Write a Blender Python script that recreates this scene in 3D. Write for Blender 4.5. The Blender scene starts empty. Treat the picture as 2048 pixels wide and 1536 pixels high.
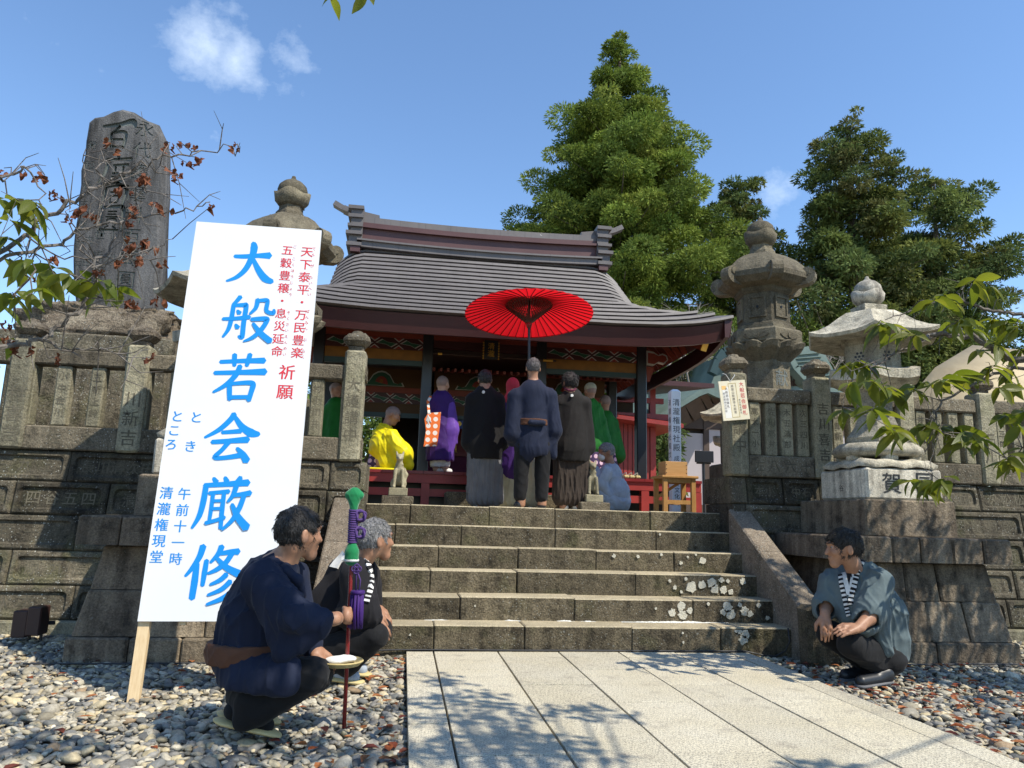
import bpy, math, random
import numpy as np
from mathutils import Vector, Matrix
R = math.radians
SC = bpy.context.scene
COL = SC.collection
# ------------------------------------------------------------------ camera, sky, sun, exposure
F_PX = 1480.0
_dY = np.array([-217., 261., F_PX]); _dY /= np.linalg.norm(_dY)
_dX = np.array([10776., 578., F_PX]); _dX -= _dX.dot(_dY) * _dY; _dX /= np.linalg.norm(_dX)
_dZ = np.cross(_dX, _dY)
CAM_M = np.stack([_dX, _dY, _dZ], 1)
CAM_C = np.array([0, 0, 1.02])
cam_d = bpy.data.cameras.new('camera'); cam = bpy.data.objects.new('camera', cam_d); COL.objects.link(cam)
cam_d.sensor_width = 36; cam_d.lens = 36 * F_PX / 2048; cam_d.clip_start = .05; cam_d.clip_end = 600
mw = Matrix.Identity(4)
for _c, _v in enumerate((CAM_M[0], -CAM_M[1], -CAM_M[2])):
    for _r in range(3): mw[_r][_c] = _v[_r]
mw[0][3], mw[1][3], mw[2][3] = CAM_C
cam.matrix_world = mw
SC.camera = cam
SUN_L = Vector((-.57, .54, -1.0)).normalized()          # direction the light travels
SUN_EL = math.asin(-SUN_L.z); SUN_AZ = math.atan2(-SUN_L.x, -SUN_L.y)
sun_d = bpy.data.lights.new('sun', 'SUN'); sun_d.energy = 4.0; sun_d.angle = R(.5); sun_d.color = (1, .93, .80)
sun = bpy.data.objects.new('sun', sun_d); COL.objects.link(sun)
sun.rotation_euler = SUN_L.to_track_quat('-Z', 'Y').to_euler(); sun.location = (6, -6, 12)
W = bpy.data.worlds.new('World'); SC.world = W; W.use_nodes = True
SC.view_settings.view_transform = 'Standard'; SC.view_settings.look = 'None'
SC.view_settings.exposure = 0.68; SC.view_settings.gamma = 1.0; SC.view_settings.use_curve_mapping = False
SC.cycles.max_bounces = 6; SC.cycles.diffuse_bounces = 3; SC.cycles.glossy_bounces = 2
SC.cycles.transparent_max_bounces = 6; SC.cycles.use_denoising = True; SC.cycles.sample_clamp_indirect = 6

def at(px, py, X=None, Y=None, Z=None):
    """World point seen at photo pixel (px,py) on the plane X=, Y= or Z=."""
    d = CAM_M.T @ np.array([px - 1024., py - 768., F_PX])
    t = (X - CAM_C[0]) / d[0] if X is not None else (Y - CAM_C[1]) / d[1] if Y is not None else (Z - CAM_C[2]) / d[2]
    return CAM_C + t * d
rnd = random.Random(7); rng = np.random.default_rng(11)

# ------------------------------------------------------------------ node helper
class NT:
    def __init__(s, tree): s.t = tree; s.n = tree.nodes; s.l = tree.links
    def new(s, typ, **kw):
        n = s.n.new(typ)
        for k, v in kw.items():
            if k in n.inputs.keys() or isinstance(k, int): s.set(n, k, v)
            else: setattr(n, k, v)
        return n
    def set(s, n, k, v):
        if hasattr(v, 'is_output'): s.l.new(v, n.inputs[k])
        elif v is not None: n.inputs[k].default_value = v
    def math(s, op, a, b=None, c=None, clamp=False):
        n = s.n.new('ShaderNodeMath'); n.operation = op; n.use_clamp = clamp
        for i, v in enumerate((a, b, c)):
            if v is not None: s.set(n, i, v)
        return n.outputs[0]
    def noise(s, vec, scale, detail=4, rough=.55):
        n = s.new('ShaderNodeTexNoise', Scale=scale, Detail=detail, Roughness=rough); s.set(n, 'Vector', vec); return n.outputs['Fac']
    def vor(s, vec, scale, feature='F1'):
        n = s.n.new('ShaderNodeTexVoronoi'); n.feature = feature; s.set(n, 'Vector', vec); s.set(n, 'Scale', scale); return n
    def mapr(s, v, a, b, c=0., d=1.):
        n = s.n.new('ShaderNodeMapRange'); n.clamp = True
        for i, x in enumerate((v, a, b, c, d)): s.set(n, i, x)
        return n.outputs[0]
    def mix(s, f, a, b, blend='MIX'):
        n = s.n.new('ShaderNodeMix'); n.data_type = 'RGBA'; n.blend_type = blend
        for k, v in ((0, f), (6, a), (7, b)):
            if isinstance(v, tuple) and len(v) == 3: v = v + (1,)
            s.set(n, k, v)
        return n.outputs[2]
    def vmul(s, vec, v):
        n = s.n.new('ShaderNodeVectorMath'); n.operation = 'MULTIPLY'; s.set(n, 0, vec); n.inputs[1].default_value = v; return n.outputs[0]
    def bump(s, h, strength, dist, nrm=None):
        n = s.n.new('ShaderNodeBump'); s.set(n, 'Height', h); s.set(n, 'Strength', strength); s.set(n, 'Distance', dist)
        if nrm is not None: s.set(n, 'Normal', nrm)
        return n.outputs[0]

def base_mat(name):
    m = bpy.data.materials.new(name); m.use_nodes = True
    t = NT(m.node_tree); b = t.n['Principled BSDF']
    return m, t, b
def geo_pos(t): return t.n.new('ShaderNodeNewGeometry').outputs['Position']
def obj_pos(t): return t.n.new('ShaderNodeTexCoord').outputs['Object']
def obj_rand(t): return t.n.new('ShaderNodeObjectInfo').outputs['Random']

# --- sky with one small cloud
_t = NT(W.node_tree); _bg = _t.n['Background']
_sky = _t.new('ShaderNodeTexSky', sky_type='NISHITA', sun_disc=False)
_sky.sun_elevation = SUN_EL; _sky.sun_rotation = SUN_AZ; _sky.air_density = 1.0; _sky.dust_density = 0.0; _sky.ozone_density = 3.0; _sky.altitude = 0
_dir = _t.n.new('ShaderNodeTexCoord').outputs['Generated']
def _blob(px, py, r, sx=1.0):
    d = CAM_M.T @ np.array([px - 1024., py - 768., F_PX]); d /= np.linalg.norm(d)
    s = _t.n.new('ShaderNodeVectorMath'); s.operation = 'DISTANCE'; _t.l.new(_dir, s.inputs[0]); s.inputs[1].default_value = tuple(d)
    return _t.mapr(s.outputs['Value'], 0, r, 1, 0)
_c = _t.math('MAXIMUM', _blob(415, 95, .070), _blob(470, 125, .060)); _c = _t.math('MAXIMUM', _c, _t.math('MULTIPLY', _blob(580, 120, .055), .75))
_c = _t.math('MAXIMUM', _c, _t.math('MULTIPLY', _blob(1565, 385, .045), .6)); _c = _t.math('MAXIMUM', _c, _t.math('MULTIPLY', _blob(1930, 670, .1), .95)); _c = _t.math('MAXIMUM', _c, _t.math('MULTIPLY', _blob(130, 150, .2), .12))
_n1 = _t.noise(_dir, 26, 9, .62); _n2 = _t.noise(_t.vmul(_dir, (1, 1, 2.2)), 11, 8, .62)
_den = _t.math('MULTIPLY', _t.mapr(_t.math('ADD', _t.math('MULTIPLY', _c, .42), _t.math('MULTIPLY', _t.math('ADD', _n1, _n2), .5)), .64, .98), .66)
_hs = _t.new('ShaderNodeHueSaturation', Saturation=1.06); _t.l.new(_sky.outputs[0], _hs.inputs['Color']); _col = _t.mix(_den, _hs.outputs[0], (4.3, 5.0, 5.9, 1)); _t.l.new(_col, _bg.inputs['Color']); _bg.inputs['Strength'].default_value = .15

# ------------------------------------------------------------------ materials
MAT = {}
def sc3(c, k): return tuple(x * k for x in c)
def mk_stone(key, c1, c2, dark=.5, lich=0., lichc=(.52, .52, .46), streak=.5, bump=.5, rough=.9, moss=0., grain=.25, scale=1.0, orand=.25):
    c1 = (c1[0] * .88, c1[1] * .825, c1[2] * .725); c2 = (c2[0] * .88, c2[1] * .825, c2[2] * .725); lichc = sc3(lichc, .8)
    m, t, b = base_mat(key); P = geo_pos(t)
    big = t.noise(P, 2.3 * scale, 5, .6); mid = t.noise(P, 9 * scale, 6, .72); fine = t.noise(P, 80, 5, .75)
    c = t.mix(t.mapr(big, .32, .68), c1 + (1,), c2 + (1,))
    st = t.noise(t.vmul(P, (9, 9, .7)), 1.0, 4, .6)
    k = t.math('MULTIPLY', t.mapr(st, .38, .7), streak); k = t.math('ADD', k, t.math('MULTIPLY', t.mapr(mid, .48, .72), dark), clamp=True)
    c = t.mix(k, c, tuple(x * .33 for x in c1) + (1,))
    if moss: c = t.mix(t.math('MULTIPLY', t.mapr(t.noise(P, 4.1, 4), .52, .68), moss), c, (.085, .095, .03, 1))
    c = t.mix(1.0, c, t.mapr(fine, .33, .67, 1 - grain, 1 + grain), 'MULTIPLY')
    if lich:
        v = t.vor(P, 13); v2 = t.vor(P, 42)
        a = t.mapr(t.math('ADD', v.outputs['Distance'], t.math('MULTIPLY', t.noise(P, 60, 3), .35)), .30, .25)
        a = t.math('MULTIPLY', a, t.mapr(t.noise(P, 3.4, 3), .52, .6))
        a2 = t.math('MULTIPLY', t.mapr(t.math('ADD', v2.outputs['Distance'], t.math('MULTIPLY', fine, .4)), .42, .36), t.mapr(t.noise(P, 5, 3), .44, .6))
        c = t.mix(t.math('MULTIPLY', t.math('MAXIMUM', a, a2), lich, clamp=True), c, lichc + (1,))
    r = obj_rand(t); c = t.mix(1.0, c, t.mapr(r, 0, 1, 1 - orand, 1 + orand), 'MULTIPLY')
    t.l.new(c, b.inputs['Base Color']); b.inputs['Roughness'].default_value = rough; b.inputs['Specular IOR Level'].default_value = .25
    h = t.math('ADD', t.math('MULTIPLY', t.noise(P, 26, 5, .7), 1.0), t.math('MULTIPLY', fine, .4))
    t.l.new(t.bump(h, bump, .03), b.inputs['Normal'])
    MAT[key] = m; return m
def mk(key, c, rough=.6, var=.0, vs=6., c2=None, bump=0., bs=60., metal=0., sheen=0., spec=.4, stretch=None, trans=0., space='o'):
    m, t, b = base_mat(key); P = obj_pos(t) if space == 'o' else geo_pos(t)
    if stretch: P = t.vmul(P, stretch)
    if var or c2:
        n = t.noise(P, vs, 4, .6)
        col = t.mix(t.mapr(n, .35, .65), tuple(c) + (1,), tuple(c2 if c2 else [x * (1 - var) for x in c]) + (1,))
        t.l.new(col, b.inputs['Base Color'])
    else: b.inputs['Base Color'].default_value = tuple(c) + (1,)
    b.inputs['Roughness'].default_value = rough; b.inputs['Metallic'].default_value = metal; b.inputs['Specular IOR Level'].default_value = spec
    if sheen: b.inputs['Sheen Weight'].default_value = sheen
    if bump: t.l.new(t.bump(t.noise(P, bs, 4, .6), bump, .02), b.inputs['Normal'])
    if trans:
        tr = t.new('ShaderNodeBsdfTranslucent', Color=tuple(c) + (1,)); mx = t.new('ShaderNodeMixShader'); mx.inputs[0].default_value = trans
        t.l.new(b.outputs[0], mx.inputs[1]); t.l.new(tr.outputs[0], mx.inputs[2]); t.l.new(mx.outputs[0], t.n['Material Output'].inputs[0])
    MAT[key] = m; return m
def mk_cloth(key, c, rough=.8, sheen=.04, var=.15, fold=.5):
    m, t, b = base_mat(key); P = obj_pos(t)
    n = t.noise(P, 7, 4, .6); col = t.mix(t.mapr(n, .3, .7), tuple(x * (1 + var) for x in c) + (1,), tuple(x * (1 - var) for x in c) + (1,))
    t.l.new(col, b.inputs['Base Color']); b.inputs['Roughness'].default_value = rough
    b.inputs['Sheen Weight'].default_value = sheen; b.inputs['Sheen Roughness'].default_value = .5; b.inputs['Specular IOR Level'].default_value = .2
    h = t.math('ADD', t.math('MULTIPLY', t.noise(t.vmul(P, (1, 1, .45)), 11, 3, .55), 1.), t.math('MULTIPLY', t.noise(P, 420, 2), .025))
    t.l.new(t.bump(h, fold * .45, .035), b.inputs['Normal'])
    MAT[key] = m; return m
def mk_dots(key, c, d, scale, r=.33):
    m, t, b = base_mat(key); P = obj_pos(t)
    fr = t.n.new('ShaderNodeVectorMath'); fr.operation = 'FRACTION'; t.l.new(t.vmul(P, (scale, scale, scale)), fr.inputs[0])
    sx = t.n.new('ShaderNodeSeparateXYZ'); t.l.new(fr.outputs[0], sx.inputs[0])
    e = t.math('ADD', t.math('POWER', t.math('SUBTRACT', sx.outputs[0], .5), 2.), t.math('POWER', t.math('SUBTRACT', sx.outputs[2], .5), 2.))
    t.l.new(t.mix(t.mapr(e, r * r * 1.1, r * r * .9), c + (1,), d + (1,)), b.inputs['Base Color']); b.inputs['Roughness'].default_value = .7
    MAT[key] = m
def mk_attr(key, rough=.7, bump=.3, bs=70, mul=1.0, spec=.3, var=.25, vs=40, trans=0.):
    """Colour per piece from a colour attribute (each pebble / leaf has its own)."""
    m, t, b = base_mat(key); a = t.new('ShaderNodeAttribute', attribute_name='col'); P = geo_pos(t)
    c = t.mix(1.0, a.outputs['Color'], t.mapr(t.noise(P, vs, 4), .25, .75, mul * (1 - var), mul * (1 + var)), 'MULTIPLY')
    t.l.new(c, b.inputs['Base Color']); b.inputs['Roughness'].default_value = rough; b.inputs['Specular IOR Level'].default_value = spec
    if bump: t.l.new(t.bump(t.noise(P, bs, 3), bump, .01), b.inputs['Normal'])
    if trans:
        tr = t.n.new('ShaderNodeBsdfTranslucent'); t.l.new(c, tr.inputs[0]); mx = t.n.new('ShaderNodeMixShader'); mx.inputs[0].default_value = trans
        t.l.new(b.outputs[0], mx.inputs[1]); t.l.new(tr.outputs[0], mx.inputs[2]); t.l.new(mx.outputs[0], t.n['Material Output'].inputs[0])
    MAT[key] = m
mk_stone('wall_stone', (.115, .105, .085), (.185, .17, .135), dark=.95, lich=.9, streak=.6, bump=.9, moss=.3, grain=.55, orand=.42)
mk_stone('fence_stone', (.29, .282, .22), (.41, .395, .31), dark=.65, lich=.5, streak=.45, bump=.7, moss=.3, grain=.45)
mk_stone('fence_rail', (.165, .148, .12), (.27, .245, .195), dark=.75, lich=.8, streak=.5, bump=.8, grain=.5)
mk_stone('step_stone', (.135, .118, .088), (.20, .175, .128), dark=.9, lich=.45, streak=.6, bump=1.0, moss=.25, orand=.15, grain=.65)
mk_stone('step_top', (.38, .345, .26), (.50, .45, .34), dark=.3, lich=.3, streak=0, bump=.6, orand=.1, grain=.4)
mk_stone('cheek_stone', (.205, .178, .15), (.32, .28, .24), dark=.65, lich=.9, streak=0, bump=1.0, grain=.5)
mk_stone('pedestal', (.20, .165, .135), (.33, .285, .225), dark=.7, lich=.2, streak=.85, bump=.8, orand=.25, grain=.45)
mk_stone('granite', (.52, .51, .48), (.70, .69, .64), dark=.4, streak=.9, bump=.4, grain=.4, rough=.8)
mk_stone('lantern_pale', (.44, .43, .38), (.62, .60, .53), dark=.5, lich=.5, streak=.7, bump=.7, grain=.4)
mk_stone('lantern_dark', (.15, .135, .105), (.215, .20, .155), dark=.6, lich=.25, streak=.4, bump=.7, grain=.4)
mk_stone('stele', (.115, .12, .135), (.20, .21, .235), dark=.3, streak=1.0, bump=.5, scale=.7, grain=.35)
mk_stone('stele_cut', (.15, .18, .20), (.19, .225, .24), dark=.2, streak=.2, bump=.2)
mk_stone('rock', (.17, .14, .115), (.40, .36, .30), dark=.9, lich=.8, streak=.3, bump=1.6, grain=.6, scale=1.6)
mk_stone('fox_stone', (.27, .26, .195), (.35, .335, .26), dark=.35, streak=.2, bump=.3)
mk_stone('shade_letter', (.115, .11, .09), (.16, .15, .12), dark=.3, streak=0, bump=.2)  # shade of carved strokes put into the colour of raised letters
mk_stone('soil', (.10, .09, .075), (.15, .14, .12), dark=.4, streak=0, bump=.8)
mk_stone('terrace', (.36, .34, .29), (.44, .42, .36), dark=.2, streak=0, bump=.5)
def mk_roof():
    m, t, b = base_mat('roof_metal'); P = geo_pos(t); r = obj_rand(t)
    c = t.mix(t.mapr(t.noise(t.vmul(P, (1, 1, .4)), 1.6, 5, .6), .3, .7), (.105, .095, .094, 1), (.14, .127, .124, 1)); c = t.mix(1., c, t.mapr(r, 0, 1, .88, 1.1), 'MULTIPLY')
    sx = t.n.new('ShaderNodeSeparateXYZ'); t.l.new(P, sx.inputs[0]); f = t.math('FRACT', t.math('ADD', t.math('MULTIPLY', sx.outputs[0], 2.3), t.math('MULTIPLY', r, 7.)))
    c = t.mix(t.mapr(f, .018, .006, 0, .55), c, (.03, .028, .028, 1))       # sheet joints
    c = t.mix(t.math('MULTIPLY', t.mapr(t.noise(t.vmul(P, (6, 1, .6)), 2., 4, .65), .52, .75), .4), c, (.075, .07, .07, 1)); c = t.mix(t.mapr(t.noise(P, 9, 4, .7), .73, .76), c, (.45, .44, .42, 1))
    t.l.new(c, b.inputs['Base Color']); b.inputs['Roughness'].default_value = .55; b.inputs['Specular IOR Level'].default_value = .35; t.l.new(t.bump(t.noise(P, 7, 3), .08, .02), b.inputs['Normal']); MAT['roof_metal'] = m
def mk_paving():
    m, t, b = base_mat('paving'); P = geo_pos(t)
    f = t.noise(P, 125, 2, .7); g = t.noise(P, 62, 3, .8); big = t.noise(P, 1.7, 4)
    c = t.mix(t.mapr(big, .35, .65), (.55, .49, .345, 1), (.60, .55, .42, 1))
    c = t.mix(t.mapr(t.noise(P, 5.5, 4, .65), .55, .75), c, (.35, .31, .235, 1))
    c = t.mix(t.math('MULTIPLY', t.mapr(f, .50, .60), .85), c, (.17, .155, .13, 1)); c = t.mix(t.math('MULTIPLY', t.mapr(g, .52, .62), .6), c, (.21, .19, .155, 1))
    c = t.mix(1.0, c, t.mapr(obj_rand(t), 0, 1, .88, 1.08), 'MULTIPLY')
    t.l.new(c, b.inputs['Base Color']); b.inputs['Roughness'].default_value = .85
    t.l.new(t.bump(f, .35, .008), b.inputs['Normal']); MAT['paving'] = m
mk_paving()
mk('white_board', (.70, .71, .72), .35, var=.03, vs=2, spec=.4)
mk('blue_paint', (.002, .23, .66), .5); mk('red_paint', (.60, .03, .045), .5); mk('ink', (.02, .02, .02), .5); mk('ink_faint', (.10, .09, .09), .5)
mk('pine_wood', (.62, .45, .25), .6, c2=(.72, .56, .34), vs=3, stretch=(30, 30, 1), bump=.1)
mk_roof()
mk('roof_red', (.075, .032, .032), .5, c2=(.095, .044, .042), vs=2, space='g')
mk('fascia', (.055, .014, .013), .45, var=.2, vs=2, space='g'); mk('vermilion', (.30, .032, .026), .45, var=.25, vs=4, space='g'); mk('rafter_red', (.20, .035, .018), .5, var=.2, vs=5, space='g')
mk('veranda_red', (.20, .018, .018), .38, var=.2, vs=3, space='g')
mk('black_lacquer', (.013, .015, .018), .35, spec=.5); mk('ochre_shaded', (.075, .034, .006), .6); mk('dark_green', (.02, .045, .045), .4); mk('dark_wood', (.05, .03, .022), .6, var=.3, space='g')  # the darker ochre has the hall's inner shade put into its colour
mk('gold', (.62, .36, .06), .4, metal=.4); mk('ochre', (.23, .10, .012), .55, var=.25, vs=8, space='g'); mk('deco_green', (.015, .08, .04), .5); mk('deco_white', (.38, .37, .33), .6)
mk('deco_red', (.22, .03, .02), .5); mk('deco_blue', (.03, .06, .22), .5); mk('eave_green', (.06, .075, .055), .55)
mk('umbrella_red', (.66, .010, .016), .45, trans=.6); mk('rib_red', (.16, .01, .012), .5); mk('rib_dark', (.05, .018, .015), .5); mk('pole_black', (.018, .018, .02), .3)
mk('skin', (.36, .19, .115), .5, c2=(.28, .138, .08), vs=18, bump=.05, bs=150); mk('skin_pale', (.48, .29, .20), .5, var=.1, vs=18)
mk('hair_black', (.009, .008, .007), .45, c2=(.03, .026, .024), vs=60, stretch=(1, 1, .25), bump=.9, bs=110, spec=.5)
mk('hair_grey', (.13, .127, .125), .6, c2=(.32, .31, .305), vs=70, bump=.9, bs=110); mk('hair_salt', (.05, .045, .045), .6, c2=(.15, .14, .14), vs=60, bump=.8, bs=110); mk('hair_shaved', (.27, .175, .135), .6, c2=(.20, .15, .13), vs=120)
mk('eye_white', (.30, .28, .26), .4); mk('eye_dark', (.02, .015, .012), .2)
mk_cloth('navy', (.0105, .0150, .0335)); mk_cloth('happi_black', (.012, .011, .013)); mk_cloth('teal', (.095, .125, .132)); mk_cloth('trouser_black', (.009, .009, .010), sheen=.05)
mk_cloth('haori_black', (.008, .0075, .008)); mk_cloth('haori_brown', (.0125, .011, .0102)); mk_cloth('hakama_grey', (.13, .13, .135)); mk_cloth('hakama_brown', (.04, .03, .024)); mk_cloth('obi_brown', (.095, .042, .024)); mk_cloth('yellow_silk', (.72, .60, .008), rough=.5)
mk_cloth('purple', (.04, .012, .115), rough=.6); mk_cloth('purple_bright', (.12, .05, .30), rough=.45); mk_cloth('green_silk', (.012, .13, .014), rough=.6); mk_cloth('green_velvet', (.006, .17, .055), sheen=.3); mk_cloth('pale_blue', (.34, .38, .44)); mk_cloth('white_cloth', (.62, .61, .58)); mk_cloth('cream', (.36, .34, .24)); mk_cloth('red_hood', (.40, .035, .055)); mk_cloth('purple_cord', (.075, .04, .15), fold=.1); mk_cloth('maroon', (.10, .02, .04))
mk_dots('orange_dots', (.78, .16, .02), (.80, .74, .66), 10.5); mk_dots('purple_dots', (.045, .018, .075), (.62, .42, .5), 11.)
mk('straw', (.55, .43, .19), .7, var=.3, vs=40); mk('sandal_sole', (.52, .42, .20), .6); mk('paper', (.78, .76, .70), .7); mk('plate_wood', (.77, .70, .52), .6, var=.1, vs=5); mk('orange_patch', (.8, .5, .18), .6)
mk('table_wood', (.34, .17, .045), .5, c2=(.42, .22, .07), vs=3, stretch=(14, 14, 2)); mk('box_wood', (.40, .21, .07), .55, c2=(.46, .26, .10), vs=3, stretch=(2, 2, 14))
mk('black_plastic', (.016, .018, .022), .4); mk('rust_box', (.045, .022, .018), .5); mk('cable', (.03, .03, .032), .5); mk('lime', (.72, .71, .66), .9, var=.15, vs=30, space='g', bump=.5)
mk('lichen', (.48, .45, .36), .9, c2=(.58, .55, .45), vs=60, space='g', bump=.6, bs=90)
mk('red_lacquer', (.18, .012, .015), .25, spec=.6); mk('white_paint', (.78, .79, .80), .5); mk('copper_green', (.085, .125, .11), .6, c2=(.13, .18, .16), vs=2, space='g'); mk('plaster', (.42, .38, .39), .8, var=.06, vs=2, space='g'); mk('brown_wood', (.075, .05, .038), .7, var=.2, space='g'); mk('tarp_beige', (.45, .36, .21), .7, c2=(.38, .30, .175), vs=3, space='g', bump=.3, bs=5)
mk('bark', (.12, .095, .07), .9, c2=(.20, .17, .14), vs=22, space='g', bump=.8, bs=45); mk('twig', (.085, .07, .058), .85, c2=(.19, .17, .15), vs=30, space='g', bump=.5); mk('bare_twig', (.33, .29, .25), .9, var=.3, space='g')
mk_attr('gravel', .65, .25, 120, var=.3, vs=60); mk_attr('needles', .75, 0, mul=1.58, spec=.15, var=.25, vs=3, trans=.3); mk_attr('broadleaf', .5, 0, spec=.3, trans=.35)
def mk_leaf(key, c, c2, trans=.45, rough=.35):
    m, t, b = base_mat(key); P = obj_pos(t); r = obj_rand(t)
    vein = t.new('ShaderNodeTexWave', Scale=95., Distortion=1.0); sx = t.n.new('ShaderNodeSeparateXYZ'); t.l.new(P, sx.inputs[0])
    cb = t.n.new('ShaderNodeCombineXYZ'); t.l.new(t.math('SUBTRACT', sx.outputs[0], t.math('ABSOLUTE', sx.outputs[1])), cb.inputs[0]); t.l.new(cb.outputs[0], vein.inputs['Vector'])
    c_ = t.mix(r, c + (1,), c2 + (1,)); c_ = t.mix(t.math('MULTIPLY', vein.outputs['Fac'], .35), c_, tuple(x * 1.5 for x in c) + (1,))
    t.l.new(c_, b.inputs['Base Color']); b.inputs['Roughness'].default_value = rough; b.inputs['Specular IOR Level'].default_value = .35
    t.l.new(t.bump(vein.outputs['Fac'], .2, .003), b.inputs['Normal'])
    tr = t.n.new('ShaderNodeBsdfTranslucent'); t.l.new(t.mix(1., c_, (1.5, 1.45, .7, 1), 'MULTIPLY'), tr.inputs[0]); mx = t.n.new('ShaderNodeMixShader'); mx.inputs[0].default_value = trans
    t.l.new(b.outputs[0], mx.inputs[1]); t.l.new(tr.outputs[0], mx.inputs[2]); t.l.new(mx.outputs[0], t.n['Material Output'].inputs[0]); MAT[key] = m
mk_leaf('cherry_leaf', (.095, .128, .018), (.165, .17, .03), trans=.55); mk_leaf('dead_leaf', (.10, .028, .012), (.20, .07, .03), trans=.15, rough=.7)
# ------------------------------------------------------------------ object helpers
def tag(o, label=None, cat=None, group=None, kind=None):
    if label: o['label'] = label
    if cat: o['category'] = cat
    if group: o['group'] = group
    if kind: o['kind'] = kind
    return o
def thing(name, label, cat, loc=(0, 0, 0), group=None):
    o = bpy.data.objects.new(name, None); COL.objects.link(o); o.empty_display_size = .1
    o.location = tuple(float(x) for x in loc); return tag(o, label, cat, group)
def wloc(o):
    v = Vector((0, 0, 0))
    while o is not None: v += o.location; o = o.parent
    return v
def mesh_obj(name, V, Fs, mats, parent=None, mi=None, smooth=False, loc=None, weld=False):
    """One mesh object from world-space vertices; stored relative to its parent (or to loc)."""
    V = np.asarray(V, dtype=float).reshape(-1, 3)
    org = wloc(parent) if parent is not None else Vector(loc if loc is not None else (0, 0, 0))
    V = V - np.array(org)
    me = bpy.data.meshes.new(name)
    if isinstance(Fs, np.ndarray):
        n = Fs.shape[1]; me.vertices.add(len(V)); me.vertices.foreach_set('co', V.astype(np.float32).ravel())
        me.loops.add(Fs.size); me.loops.foreach_set('vertex_index', Fs.astype(np.int32).ravel())
        me.polygons.add(len(Fs)); me.polygons.foreach_set('loop_start', np.arange(0, Fs.size, n, dtype=np.int32))
        me.update(calc_edges=True)
    else:
        me.from_pydata([tuple(v) for v in V], [], Fs); me.update()
    for m in (mats if isinstance(mats, (list, tuple)) else [mats]): me.materials.append(MAT[m])
    if mi is not None: me.polygons.foreach_set('material_index', np.asarray(mi, dtype=np.int32))
    if smooth: me.polygons.foreach_set('use_smooth', np.ones(len(me.polygons), dtype=bool))
    o = bpy.data.objects.new(name, me); COL.objects.link(o)
    if parent is not None: o.parent = parent
    else: o.location = org
    return o
def set_col(o, cols, per='POINT'):
    a = o.data.color_attributes.new('col', 'FLOAT_COLOR', per)
    c = np.ones((len(a.data), 4), dtype=np.float32); c[:, :3] = cols; a.data.foreach_set('color', c.ravel())
def copy_tree(o, parent=None):
    c = o.copy(); COL.objects.link(c)
    if parent is not None: c.parent = parent
    for ch in list(o.children): copy_tree(ch, c)
    return c
def nrm(v):
    v = np.asarray(v, float); return v / max(np.linalg.norm(v), 1e-9)
def frame(d, up=(0, 0, 1)):
    d = nrm(d); up = np.asarray(up, float)
    if abs(d.dot(up)) > .97: up = np.array([1., 0, 0])
    s = nrm(np.cross(d, up)); return d, s, np.cross(s, d)

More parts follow.
